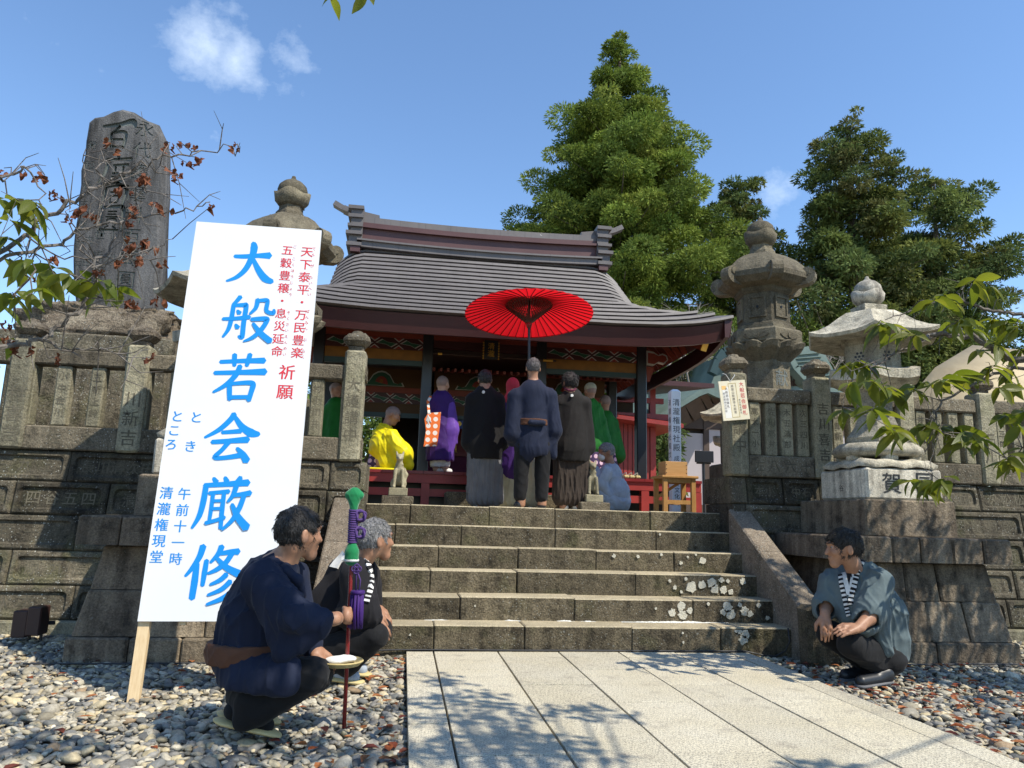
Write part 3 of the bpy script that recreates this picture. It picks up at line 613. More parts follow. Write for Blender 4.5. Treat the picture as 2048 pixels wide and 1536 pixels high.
# lichen and lime crusts: thin real patches standing 2 mm proud
lp = MB()
def patch(i, px, py, r):
    y = SY + TR * i - .0085; c = at(px, py, Y=y); n = 14; rr = [r * rnd.uniform(.65, 1.1) for _ in range(n)]
    z0 = RI * i + .012; z1 = RI * (i + 1) - .014
    if c[2] < z0 or c[2] > z1: return
    pts = [(c[0] + rr[k] * math.cos(6.283 * k / n), min(max(c[2] + rr[k] * math.sin(6.283 * k / n), z0), z1)) for k in range(n)]
    lp.add([(x, y - .0008, z) for x, z in pts] + [(c[0] + (x - c[0]) * 1.06, y + .006, c[2] + (z - c[2]) * 1.06) for x, z in pts], [tuple(range(n))] + [(k, n + k, n + (k + 1) % n, (k + 1) % n) for k in range(n)])
for i, px, py, r in [(2, 1383, 1175, .07), (2, 1405, 1170, .05), (2, 1424, 1165, .06), (2, 1430, 1178, .055), (2, 1447, 1180, .05), (2, 1443, 1160, .035), (2, 1462, 1184, .035), (2, 1486, 1163, .04), (2, 1340, 1162, .02), (2, 1350, 1175, .025), (2, 1456, 1162, .025), (2, 1372, 1150 + 8, .02), (2, 1363, 1184, .018),
                     (1, 1363, 1213, .05), (1, 1365, 1230, .055), (1, 1345, 1226, .045), (1, 1380, 1222, .035), (1, 1455, 1214, .06), (1, 1462, 1228, .055), (1, 1447, 1224, .04), (1, 1490, 1222, .05), (1, 1500, 1228, .04), (1, 1518, 1210, .03), (1, 1535, 1236, .025), (1, 1480, 1210, .025), (1, 1417, 1208, .02), (1, 1312, 1217, .015),
                     (0, 1490, 1268, .05), (0, 1487, 1280, .05), (0, 1480, 1264, .03), (0, 1473, 1262, .02), (0, 1366, 1266, .013), (0, 1367, 1285, .013), (3, 1228, 1112, .025), (3, 1276, 1113, .02), (3, 1323, 1109, .02), (3, 1362, 1126, .025), (3, 1405, 1122, .045), (3, 1376, 1114, .015), (3, 1392, 1110, .014), (4, 1320, 1069, .015), (0, 820, 1270, .012), (1, 950, 1212, .012)]:
    patch(i, px, py, r * .8)
tag(lp.build('lichen_patches', 'lichen', ST), kind='stuff')
lm = MB()
for px0, px1, h in ((1240, 1455, .016), (1000, 1040, .012), (1110, 1150, .014), (1160, 1190, .008), (850, 905, .008)):
    a = at(px0, 1243, Y=SY + TR)[0]; b = at(px1, 1243, Y=SY + TR)[0]; n = max(int((b - a) / .02), 3); y = SY + TR - .012
    for k in range(n):
        x = a + (b - a) * k / n; e = math.sin(math.pi * (k + .5) / n); hh = h * e * rnd.uniform(.5, 1.5); lm.ell((x + .01, y, RI + .001), (.022, .012 + .02 * e * rnd.random(), max(hh * .7, .003)), 8, 4)
tag(lm.build('lime_crust', 'lime', ST), kind='stuff')

# cheek slabs beside the steps
for nm, lab, x0, x1, b0, b1, side in (('stair_cheek', 'sloping stone slab edging the stairs on the left, behind the crouching men', -.645, -.42, -.70, -.40, 0), ('stair_cheek', 'speckled sloping stone slab edging the stairs on the right, dappled with leaf shadow', 3.205, 3.425, 3.165, 3.45, 1)):
    ch = thing(nm, lab, 'stair edging', ((x0 + x1) / 2, 6.4, 0), 'sloping slabs edging the stairs'); Y0, Y1, Z0, Z1 = 5.80, 7.10, .37, 1.165
    cut = .52; ym, zm = Y0 + (Y1 - Y0) * cut, Z0 + (Z1 - Z0) * cut
    for ya, za, yb, zb in ((Y0, Z0, ym - .004, zm - .002), (ym + .004, zm + .002, Y1, Z1)):
        s = MB(); s.hexa([(x0, ya, -.08), (x1, ya, -.08), (x1, yb, -.08), (x0, yb, -.08), (x0, ya, za - .014), (x1, ya, za - .014), (x1, yb, zb - .014), (x0, yb, zb - .014)])
        c = .014; s.hexa([(x0, ya, za - .014), (x1, ya, za - .014), (x1, yb, zb - .014), (x0, yb, zb - .014), (x0 + c, ya, za), (x1 - c, ya, za), (x1 - c, yb, zb), (x0 + c, yb, zb)]); s.build('slab', 'cheek_stone', ch)
    s = MB(); s.cbox(b0, b1, 5.60, 5.795, -.08, .40 if side else .40, .03, jit=.006); s.build('end_block', 'step_stone' if side else 'cheek_stone', ch)

# ================================================================== retaining walls of inscribed stones
def ring(x0, x1, z0, z1, r, y, bat, zb):
    out = []
    for cx, cz, a0 in ((x1 - r, z0 + r, -90), (x1 - r, z1 - r, 0), (x0 + r, z1 - r, 90), (x0 + r, z0 + r, 180)):
        for k in range(4): a = R(a0 + 30 * k); zz = cz + r * math.sin(a); out.append((cx + r * math.cos(a), y + bat * (zz - zb), zz))
    return out
def panel_stone(parent, x0, x1, z0, z1, yf, depth, bat, mat, panel=True, text=None):
    mb = MB(); c = .016; b = .045; rings = [ring(x0, x1, z0, z1, .004, yf + depth, 0, z0), ring(x0, x1, z0, z1, .006, yf + c, bat, z0), ring(x0 + c, x1 - c, z0 + c, z1 - c, .012, yf, bat, z0)]
    dp = 0
    if panel and x1 - x0 > .2: dp = .022; rings += [ring(x0 + b, x1 - b, z0 + b, z1 - b, .04, yf - .002, bat, z0), ring(x0 + b + .014, x1 - b - .014, z0 + b + .014, z1 - b - .014, .03, yf + dp, bat, z0)]
    n = 16
    for i, rg in enumerate(rings): mb.v.extend(rg)
    for i in range(len(rings) - 1):
        for k in range(n): k2 = (k + 1) % n; mb.f.append((i * n + k, i * n + k2, (i + 1) * n + k2, (i + 1) * n + k)); mb.m.append(0)
    e = (len(rings) - 1) * n; mb.f.append(tuple(range(e, e + n))); mb.m.append(0)
    o = mb.build('stone', mat, parent)
    if text and dp:
        w = x1 - x0 - .16; sz = min(.13, w / max(len(text), 1) * .95); t = MB()
        for i, chh in enumerate(text): glyph(t, chh, (x0 + .08 + w * (len(text) - i - .5) / len(text), yf + dp + bat * (z1 - z0) / 2, (z0 + z1) / 2), (1, 0, 0), (0, bat, 1), (0, -1, bat), sz, 'c', lift=-.004, depth=.5)
        tag(t.build('inscription', 'shade_letter', o), kind='stuff')
    return o
WZ = [.07, .345, .63, .93, 1.22, 1.495]; BAT = .15
WYF = lambda z: 6.90 + BAT * z
def rtext(n): return ''.join(rnd.choice('高橋佐藤鈴木山中谷長次郎小宮村田松井上石原岡本金清三四五六八九十太一川部新') for _ in range(n))
def wall(label, x0, x1, joints):
    w = thing('retaining_wall', label, 'stone wall', ((x0 + x1) / 2, 7.0, 0), 'inscribed stone retaining walls')
    core = MB(); core.hexa([(x0 + .02, 7.02, -.08), (x1 - .02, 7.02, -.08), (x1 - .02, 7.69, -.08), (x0 + .02, 7.69, -.08), (x0 + .02, 7.2, 1.48), (x1 - .02, 7.2, 1.48), (x1 - .02, 7.69, 1.48), (x0 + .02, 7.69, 1.48)]); core.build('wall_core', 'soil', w)
    x = x0
    while x < x1 - .01:
        b = min(x + 1.1, x1); s = MB(); s.cbox(x + .003, b - .003, 6.84, 7.3, -.08, .066, .012, jit=.003); s.build('footing_stone', 'fence_stone', w); x = b
    for i in range(5):
        js = sorted([x0] + [q for q in joints[i] if x0 + .12 < q < x1 - .12] + [x1])
        for a, b in zip(js[:-1], js[1:]):
            panel_stone(w, a + .004, b - .004, WZ[i] + .003, WZ[i + 1] - .003, WYF(WZ[i]) + rnd.uniform(-.006, .006), .42 if b != x1 and a != x0 else .72, BAT, 'wall_stone', True, rtext(max(1, min(5, int((b - a) / .16)))))
    return w
def wj(pxs, py, z, step, d):
    xs = [at(p, py, Y=WYF(z))[0] for p in pxs]
    ext = xs[0] if d < 0 else xs[-1]
    return xs + [ext + d * step * k for k in range(1, 8)]
WL = wall('dark inscribed stone retaining wall left of the stairs, behind the white banner board', -5.2, -.365, [wj([-150, 142, 420, 600], 1215, .2, .86, -1), wj([15, 300, 560], 1140, .5, .86, -1), wj([-130, 152, 440, 640], 1065, .8, .88, -1), wj([25, 215, 470, 652], 995, 1.1, .85, -1), wj([-140, 138, 330, 520, 660], 930, 1.4, .86, -1)])
WR = wall('dark inscribed stone retaining wall right of the stairs, behind the pale lantern pedestal', 3.24, 7.8, [wj([1560, 1800, 2020], 1240, .2, .8, 1), wj([1590, 1780, 2030], 1150, .5, .8, 1), wj([1540, 1700, 1880, 2052], 1090, .8, .8, 1), wj([1495, 1650, 1860, 2047], 1040, 1.1, .8, 1), wj([1495, 1568, 1640, 1790, 1958], 990, 1.4, .8, 1)])

# ================================================================== stone fences
FY = 7.17
def post_cap(mb, x, y, z, w):
    mb.cbox(x - w * .36, x + w * .36, y - w * .36, y + w * .36, z - .01, z + .05, .01)
    mb.cbox(x - w * .62, x + w * .62, y - w * .62, y + w * .62, z + .045, z + .17, .045, jit=.006); mb.ell((x, y, z + .17), (w * .34, w * .34, .045), 8, 4)
def fence(label, posts, texts, hi):
    f = thing('stone_fence', label, 'stone fence', (posts[0], FY, 1.5), 'stone fences on the retaining walls')
    for i, (x, tx) in enumerate(zip(posts, texts)):
        w = .2; top = 2.56 if i in hi else 2.49; p = MB(); p.cbox(x - w / 2, x + w / 2, FY - .1, FY + .12, 1.497, top, .02, jit=.004); po = p.build('post', 'fence_stone', f)
        c = MB(); post_cap(c, x, FY + .01, top, w); c.build('post_cap', 'fence_rail' if i in hi else 'rock', po)
        if tx:
            t = MB(); column(t, tx, (x, FY - .1, 2.22 if len(tx) > 3 else 1.98), (1, 0, 0), (0, 0, 1), (0, -1, 0), .135 if len(tx) > 3 else .15, 1.18, key='c', lift=-.004, depth=.5); tag(t.build('inscription', 'shade_letter', po), kind='stuff')
    for a, b in zip(posts[:-1], posts[1:]):
        x0, x1 = a + .1, b - .1
        s = MB(); s.cbox(x0 + .003, x1 - .003, FY - .075, FY + .1, 1.499, 1.715, .012, jit=.003); so = s.build('sill_stone', 'fence_rail', f)
        t = MB(); tt = rtext(4)
        for k, chh in enumerate(tt): glyph(t, chh, (x0 + (x1 - x0) * (.14 + .24 * k), FY - .075, 1.61), (1, 0, 0), (0, 0, 1), (0, -1, 0), .13, 'c', lift=-.004, depth=.5)
        tag(t.build('inscription', 'shade_letter', so), kind='stuff')
        s = MB(); s.cbox(x0 + .003, x1 - .003, FY - .07, FY + .09, 2.27, 2.415, .014, jit=.004); s.build('rail', 'fence_rail', f)
        n = 4; p = (x1 - x0) / n
        for k in range(n):
            cx = x0 + p * (k + .5) + rnd.uniform(-.006, .006); s = MB(); s.cbox(cx - .062, cx + .062, FY - .045, FY + .07, 1.717, 2.268, .012, jit=.003); q = s.build('picket', 'fence_stone', f)
            t = MB(); column(t, rtext(4), (cx, FY - .045, 2.17), (1, 0, 0), (0, 0, 1), (0, -1, 0), .082, 1.35, key='c', lift=-.003, depth=.4); tag(t.build('inscription', 'shade_letter', q), kind='stuff')
    return f
fence('weathered stone fence of inscribed posts and pickets left of the stairs, below the tall stele', [-.535, -1.5, -2.49, -3.47, -4.45], ['大護講中', '吉川', '川菓吉'.replace('菓', '新'), '村喜吉', '高橋'], (0,))
fence('weathered stone fence of inscribed posts and pickets right of the stairs, below the dark lantern', [3.33, 4.25, 5.2, 6.15, 7.1], ['講中', '吉川喜吉', '金子'.replace('子', '太'), '石川', '小川'], (0, 1))
# ================================================================== pedestals and lanterns in front of the walls
def pedestal(label, cx, mirror=1):
    """Battered stone pedestal; cx = centre of its top block."""
    p = thing('lantern_pedestal', label, 'stone pedestal', (cx, 6.3, 0), 'tiered pedestals of the pale lanterns')
    def course(z0, z1, xa0, xa1, ya0, xb0, xb1, yb0, cuts, mat='pedestal', yb=7.02):
        """Row of stones on the front (and one per side), tapering from a (bottom) to b (top)."""
        fx = [0] + cuts + [1]; g = .004
        for i in range(len(fx) - 1):
            u0, u1 = fx[i], fx[i + 1]; A0 = xa0 + (xa1 - xa0) * u0 + (g if i else 0); A1 = xa0 + (xa1 - xa0) * u1 - (g if i < len(fx) - 2 else 0); B0 = xb0 + (xb1 - xb0) * u0 + (g if i else 0); B1 = xb0 + (xb1 - xb0) * u1 - (g if i < len(fx) - 2 else 0)
            dp = yb if i in (0, len(fx) - 2) else ya0 + .5; c = .014; s = MB(); dy = rnd.uniform(-.005, .005)
            bo = [(A0, ya0 + dy, z0 + g), (A1, ya0 + dy, z0 + g), (A1, dp, z0 + g), (A0, dp, z0 + g)]; to = [(B0, yb0 + dy, z1 - c), (B1, yb0 + dy, z1 - c), (B1, dp, z1 - c), (B0, dp, z1 - c)]
            # chamfer vertical edges slightly and the top rim
            def oct_(q, k): x0, x1, y0, y1, z = q[0][0], q[1][0], q[0][1], q[2][1], q[0][2]; return [(x0 + k, y0, z), (x1 - k, y0, z), (x1, y0 + k, z), (x1, y1, z), (x0, y1, z), (x0, y0 + k, z)]
            ra = oct_(bo, c); rb = oct_(to, c); rc = [(x + (c if x < (B0 + B1) / 2 else -c), y + (c if y < dp - .01 else 0), z1 - .001) for x, y, z in rb]
            V = ra + rb + rc; F = [(j, (j + 1) % 6, 6 + (j + 1) % 6, 6 + j) for j in range(6)] + [(6 + j, 6 + (j + 1) % 6, 12 + (j + 1) % 6, 12 + j) for j in range(6)] + [tuple(range(12, 18)), tuple(range(5, -1, -1))]
            s.add(V, F).build('stone', mat, p)
    hb, ht = .69, .57
    course(-.08, .125, cx - hb, cx + hb, 5.66, cx - hb + .0, cx + hb - .0, 5.67, [.46] if mirror > 0 else [.3, .55])
    course(.125, .435, cx - hb + .02, cx + hb - .03, 5.71, cx - ht - .05, cx + ht + .05, 5.77, [.45, .72] if mirror > 0 else [.36, .66])
    course(.435, .745, cx - ht - .04, cx + ht + .04, 5.785, cx - ht, cx + ht, 5.83, [.33, .58] if mirror > 0 else [.5])
    course(.745, .955, cx - .72, cx + .72, 5.70, cx - .715, cx + .715, 5.705, [.24, .42, .62, .82] if mirror > 0 else [.2, .5, .75], 'pedestal')
    course(.956, 1.268, cx - .435, cx + .435, 5.95, cx - .43, cx + .43, 5.955, [], 'pedestal')
    return p
pedestal('tiered stone pedestal dappled by leaf shadows, behind the crouching man in the grey teal coat', 4.36)
pedestal('tiered stone pedestal in deep shade behind the tilted white banner board', -1.56, -1)
def hexr(a, n=6, ph=0.): # 1 at the middle of a side, grows to the corner
    s = 2 * math.pi / n; b = (a - ph) % s - s / 2; return math.cos(s / 2) / math.cos(b)
def hexa_lathe(mb, prof, c, n=6, ph=0., up=0., seg=6, m=0, ang0=0.):
    """Polygonal lathe with n flat sides; up lifts the corners of the widest rings (upturned eaves)."""
    N = n * seg; vs = []; fs = []; rm = max(p[0] for p in prof)
    for r, z in prof:
        for k in range(N):
            a = 2 * math.pi * k / N + ph; cn = abs(((k % seg) / seg) - .5) * 2 if True else 0
            q = math.cos(math.pi / n) / math.cos((k % seg) / seg * 2 * math.pi / n - math.pi / n)
            corner = (1 - math.sin(math.pi * (k % seg) / seg)) ** 2
            vs.append((c[0] + r * q * math.cos(a), c[1] + r * q * math.sin(a), c[2] + z + up * corner * (r / rm) ** 3))
    for i in range(len(prof) - 1):
        for k in range(N): k2 = (k + 1) % N; fs.append((i * N + k, i * N + k2, (i + 1) * N + k2, (i + 1) * N + k))
    fs.append(tuple(range(N - 1, -1, -1))); fs.append(tuple((len(prof) - 1) * N + k for k in range(N))); mb.add(vs, fs, m)
def finial(parent, c, s, mat):
    """Lotus cup holding an onion shaped jewel."""
    f = MB(); N = 24; prof = [(.42, 0), (.7, .12), (.95, .42), (1.02, .78), (.9, .80), (.8, .55)]; vs = []; fs = []
    for i, (r, z) in enumerate(prof):
        for k in range(N):
            a = 2 * math.pi * k / N; w = .5 + .5 * math.cos(4 * a); vs.append((c[0] + s * r * (1 + .07 * w * z) * math.cos(a), c[1] + s * r * (1 + .07 * w * z) * math.sin(a), c[2] + s * (z + (.22 * w if i in (3, 4) else 0))))
    for i in range(len(prof) - 1):
        for k in range(N): k2 = (k + 1) % N; fs.append((i * N + k, i * N + k2, (i + 1) * N + k2, (i + 1) * N + k))
    fs.append(tuple(range(N - 1, -1, -1))); f.add(vs, fs); o = f.build('lotus_cup', mat, parent, True)
    j = MB(); j.lathe([(.5 * s, .5 * s), (.8 * s, .8 * s), (.88 * s, 1.1 * s), (.8 * s, 1.4 * s), (.55 * s, 1.65 * s), (.25 * s, 1.8 * s), (.13 * s, 1.93 * s), (.11 * s, 2.05 * s), (.03 * s, 2.1 * s)], c, 20); j.build('jewel', mat, parent, True)
def pale_lantern(label, cx, cy, letters=True):
    L = thing('pale_lantern', label, 'stone lantern', (cx, cy, 1.268), 'pale granite lanterns on pedestals'); z = 1.27; ph = R(0)
    b = MB(); b.cbox(cx - .365, cx + .365, cy - .37, cy + .37, z, 1.545, .018, jit=.003); bo = b.build('base_block', 'granite', L)
    if letters:
        t = MB(); glyph(t, '賀', (cx - .13, cy - .37, 1.41), (1, 0, 0), (0, 0, 1), (0, -1, 0), .19, 'c', lift=-.004, depth=.3); glyph(t, '同', (cx + .19, cy - .37, 1.43), (1, 0, 0), (0, 0, 1), (0, -1, 0), .19, 'c', lift=-.004, depth=.3)
        column(t, '大谷', (cx - .365, cy + .02, 1.45), (0, -1, 0), (0, 0, 1), (-1, 0, 0), .07, key='c', lift=-.003, depth=.3); t.build('inscription', 'ink', bo)
    s = MB(); N = 40; vs = []; fs = []     # scalloped lotus skirt on the block
    for i, (r, zz) in enumerate([(.375, 0), (.385, .03), (.33, .075), (.2, .085)]):
        for k in range(N):
            a = 2 * math.pi * k / N; q = min(1 / max(abs(math.cos(a)), abs(math.sin(a))), 1.28); w = .5 + .5 * math.cos(a * 10); vs.append((cx + r * q * math.cos(a), cy + r * q * math.sin(a), 1.545 + zz + (.018 * w if i < 3 else 0)))
    for i in range(3):
        for k in range(N): k2 = (k + 1) % N; fs.append((i * N + k, i * N + k2, (i + 1) * N + k2, (i + 1) * N + k))
    fs.append(tuple(3 * N + k for k in range(N))); s.add(vs, fs); s.build('lotus_skirt', 'lantern_pale', L, True)
    b = MB()   # cushion ring resting on six feet
    for k in range(6): b = MB(); a = R(60 * k + 15); b.cbox(cx + .29 * math.cos(a) - .06, cx + .29 * math.cos(a) + .06, cy + .29 * math.sin(a) - .06, cy + .29 * math.sin(a) + .06, 1.615, 1.69, .02); b.build('foot', 'lantern_pale', L)
    b = MB(); b.lathe([(.26, 1.66), (.35, 1.665), (.39, 1.70), (.38, 1.745), (.33, 1.785), (.2, 1.80)], (cx, cy, 0), 36); b.build('cushion_ring', 'lantern_pale', L, True)
    b = MB(); hexa_lathe(b, [(.285, 1.79), (.30, 1.84), (.265, 1.88), (.21, 1.95), (.175, 2.04), (.165, 2.13), (.175, 2.2), (.21, 2.27), (.25, 2.3)], (cx, cy, 0), 6, ph, 0, 4); b.build('flared_shaft', 'lantern_pale', L)
    b = MB(); hexa_lathe(b, [(.24, 2.29), (.40, 2.36), (.43, 2.365), (.44, 2.445), (.39, 2.47), (.2, 2.475)], (cx, cy, 0), 6, ph, .03, 4); b.build('tray', 'lantern_pale', L)
    b = MB(); hexa_lathe(b, [(.27, 2.475), (.27, 2.72), (.30, 2.74), (.31, 2.79)], (cx, cy, 0), 6, ph, 0, 2); fb = b.build('fire_box', 'lantern_pale', L)
    h = MB()
    for k in range(6):
        a = R(60 * k + 30); n = np.array([math.cos(a), math.sin(a), 0]); t_ = np.array([-n[1], n[0], 0])
        for i, j in ((-1, 0), (1, 0), (0, 0), (-.5, .9), (.5, .9), (-.5, -.9), (.5, -.9)):
            o = np.array([cx, cy, 2.6]) + n * .2345 + t_ * i * .035 + np.array([0, 0, j * .035]); h.prism([(.013 * math.cos(R(60 * q)), .013 * math.sin(R(60 * q))) for q in range(6)], o, t_, (0, 0, 1), n, .003)
    tag(h.build('window_shade_dots', 'black_plastic', fb), kind='stuff')  # solid black discs painted as the shade inside the window openings
    b = MB(); hexa_lathe(b, [(.31, 2.77), (.55, 2.765), (.62, 2.755), (.635, 2.785), (.54, 2.83), (.43, 2.90), (.33, 2.985), (.24, 3.05), (.18, 3.06)], (cx, cy, 0), 6, ph, .05, 8); b.build('roof', 'lantern_pale', L)
    b = MB(); hexa_lathe(b, [(.16, 3.05), (.165, 3.13), (.12, 3.14)], (cx, cy, 0), 4, R(45), 0, 2); b.build('neck_block', 'lantern_pale', L)
    finial(L, (cx, cy, 3.13), .148, 'granite'); return L
pale_lantern('pale granite lantern with a lotus jewel, half behind green cherry leaves', 4.36, 6.38)
pale_lantern('pale granite lantern hidden behind the white banner board, only a roof corner showing', -1.56, 6.38)

def dark_lantern(label, cx, cy):
    L = thing('dark_lantern', label, 'stone lantern', (cx, cy, 1.115), 'dark scroll roofed lanterns behind the fence'); ph = R(20); z = 0
    b = MB(); b.cbox(cx - .5, cx + .5, cy - .44, cy + .5, 1.12, 1.7, .02); b.cbox(cx - .4, cx + .4, cy - .36, cy + .4, 1.702, 2.15, .02); b.build('base', 'lantern_dark', L)
    b = MB(); hexa_lathe(b, [(.36, 2.15), (.30, 2.25), (.285, 2.3), (.275, 2.78), (.29, 2.83), (.29, 2.88)], (cx, cy, 0), 6, ph, 0, 2); sh = b.build('shaft', 'lantern_dark', L)
    a = R(20 + 60 * 4 + 30); n = np.array([math.cos(a), math.sin(a), 0]); tx = np.array([-n[1], n[0], 0])
    t = MB(); glyph(t, '献', np.array([cx, cy, 2.66]) + n * .242, tx, (0, 0, 1), n, .2, 'c', lift=-.003, depth=.4); t.build('inscription', 'stele_cut', sh)
    b = MB(); N = 48; vs = []; fs = []   # lotus petals under the tray
    for i, (r, zz) in enumerate([(.27, 2.86), (.34, 2.93), (.42, 3.0), (.45, 3.06), (.40, 3.08)]):
        for k in range(N): a = 2 * math.pi * k / N; w = abs(math.sin(a * 6)); q = hexr(a, 6, ph); vs.append((cx + r * (.86 + .14 * w) * (q + 1) / 2 * 1.06 * math.cos(a), cy + r * (.86 + .14 * w) * (q + 1) / 2 * 1.06 * math.sin(a), zz - .03 * (1 - w)))
    for i in range(4):
        for k in range(N): k2 = (k + 1) % N; fs.append((i * N + k, i * N + k2, (i + 1) * N + k2, (i + 1) * N + k))
    b.add(vs, fs); b.build('lotus_petals', 'lantern_dark', L)
    b = MB(); hexa_lathe(b, [(.40, 3.05), (.425, 3.07), (.425, 3.20), (.40, 3.225), (.36, 3.23), (.36, 3.27)], (cx, cy, 0), 6, ph, 0, 2); tr = b.build('tray', 'lantern_dark', L)
    pn = MB(); fb = MB(); hexa_lathe(fb, [(.335, 3.27), (.325, 3.30), (.305, 3.31), (.295, 3.66), (.33, 3.69), (.34, 3.73)], (cx, cy, 0), 6, ph, 0, 2); fbo = fb.build('fire_box', 'lantern_dark', L)
    for k in range(6):
        a = R(20 + 60 * k + 30); n = np.array([math.cos(a), math.sin(a), 0]); tx = np.array([-n[1], n[0], 0]); z3 = np.array([0, 0, 1.])
        o = np.array([cx, cy, 3.135]) + n * (.425 * .866 - .001)
        pn.prism([(.13 * math.cos(q * .5236) * (1 if q % 3 else 1.1), .045 * math.sin(q * .5236)) for q in range(12)], o, tx, z3, n, .012); pn.prism([(.035 * math.cos(q * .785), .035 * math.sin(q * .785)) for q in range(8)], o + n * .012, tx, z3, n, .012)
        w = MB(); o = np.array([cx, cy, 3.49]) + n * (.30 * .866 + .008); fr = .012
        for x0, x1, y0, y1 in ((-.095, .095, .105, .125), (-.095, .095, -.125, -.105), (-.095, -.075, -.105, .105), (.075, .095, -.105, .105)): w.prism([(x0, y0), (x1, y0), (x1, y1), (x0, y1)], o - n * .02, tx, z3, n, .035, 0)
        w.prism([(-.075, -.105), (.075, -.105), (.075, .105), (-.075, .105)], o - n * .02, tx, z3, n, .022, 0)
        for r_ in range(6):
            for c_ in range(4):
                x = -.057 + .038 * c_ + (.019 if r_ % 2 else 0) - .006; y = -.085 + .034 * r_
                if abs(x) < .066: w.prism([(.0178 * math.cos(q * 1.047 + .52), .0178 * math.sin(q * 1.047 + .52)) for q in range(6)], o + n * .0035, tx, z3, n, .003, 1)  # black plates stand in for the shade of the lattice openings
        w.build('lattice_window', ['lantern_dark', 'black_plastic'], fbo)
    pn.build('carved_panels', 'lantern_dark', tr)
    b = MB(); hexa_lathe(b, [(.34, 3.73), (.47, 3.76), (.55, 3.82), (.555, 3.88), (.52, 3.93), (.46, 4.0), (.39, 4.07), (.28, 4.14), (.18, 4.18), (.14, 4.18)], (cx, cy, 0), 6, ph, -.0, 6); rf = b.build('roof', 'lantern_dark', L)
    for k in range(6):
        a = R(20 + 60 * k); n = np.array([math.cos(a), math.sin(a), 0]); tx = np.array([-n[1], n[0], 0]); sp = MB(); pts = []
        for q in range(15): th = R(-80 + 27 * q); rr = .125 - .0075 * q; pts.append((.50 + rr * math.cos(th), .015 + rr * math.sin(th)))
        poly = [(.30, -.1)] + [(.42, -.12)] + pts[:11] + [(.40, .10), (.30, .22), (.22, .30), (.20, .26)]
        sp.prism(poly, np.array([cx, cy, 3.86]) - tx * .062, n, (0, 0, 1), tx, .124); sp.tube([np.array([cx, cy, 3.86]) + n * .505 + np.array([0, 0, .035]) - tx * .075, np.array([cx, cy, 3.86]) + n * .505 + np.array([0, 0, .035]) + tx * .075], .045, 10); sp.build('scroll', 'lantern_dark', rf)
    b = MB(); hexa_lathe(b, [(.17, 4.17), (.16, 4.22), (.13, 4.26), (.13, 4.30), (.15, 4.31)], (cx, cy, 0), 6, ph, 0, 2); b.build('neck_block', 'lantern_dark', L)
    finial(L, (cx, cy, 4.29), .185, 'lantern_dark'); return L
dark_lantern('tall dark carved stone lantern with scrolled roof behind the right hand fence', 4.075, 7.95)
dark_lantern('dark stone lantern whose rounded roof and jewel rise behind the white banner board', -1.40, 7.95)

# ================================================================== inscribed stele on its rock
SYY = 8.5
stl = thing('stone_stele', 'tall grey inscribed stone stele standing on a rough rock behind the left fence', 'stone monument', (-3.3, SYY, 1.115))
out = [(148, 625), (140, 520), (152, 420), (160, 340), (170, 275), (176, 240), (185, 232), (205, 228), (225, 219), (245, 215), (268, 220), (290, 236), (310, 246), (322, 268), (329, 290), (327, 360), (322, 440), (323, 480), (318, 540), (313, 625)]
P2 = []
for (a, b), (c, d) in zip(out, out[1:] + out[:1]):
    n = max(int(math.hypot(c - a, d - b) / 22), 1)
    for k in range(n): q = at(a + (c - a) * k / n + (rnd.uniform(-1.5, 1.5) if k else 0), b + (d - b) * k / n, Y=SYY - .15); P2.append((q[0] + rnd.uniform(-.008, .008), q[2] + rnd.uniform(-.008, .008)))
cen = np.mean(P2, 0); rings = []
for ins, y in ((.03, .16), (0, .12), (-.0, .02), (-.012, -.06), (.012, -.125), (.045, -.15)):
    rings.append([(cen[0] + (x - cen[0]) * (1 - ins / .5) + rnd.uniform(-.01, .01), SYY + y + rnd.uniform(-.008, .008) * (abs(y) < .14), cen[1] + (z - cen[1]) * (1 - ins / 1.2)) for x, z in P2])
m = MB(); n = len(P2)
for rg in rings: m.v.extend(rg)
for i in range(len(rings) - 1):
    for k in range(n): k2 = (k + 1) % n; m.f.append((i * n + k2, i * n + k, (i + 1) * n + k, (i + 1) * n + k2))
m.f.append(tuple(range(n))); m.f.append(tuple((len(rings) - 1) * n + n - 1 - k for k in range(n))); m.m = [0] * len(m.f)
slab = m.build('slab', ['stele', 'stele_cut'], stl)
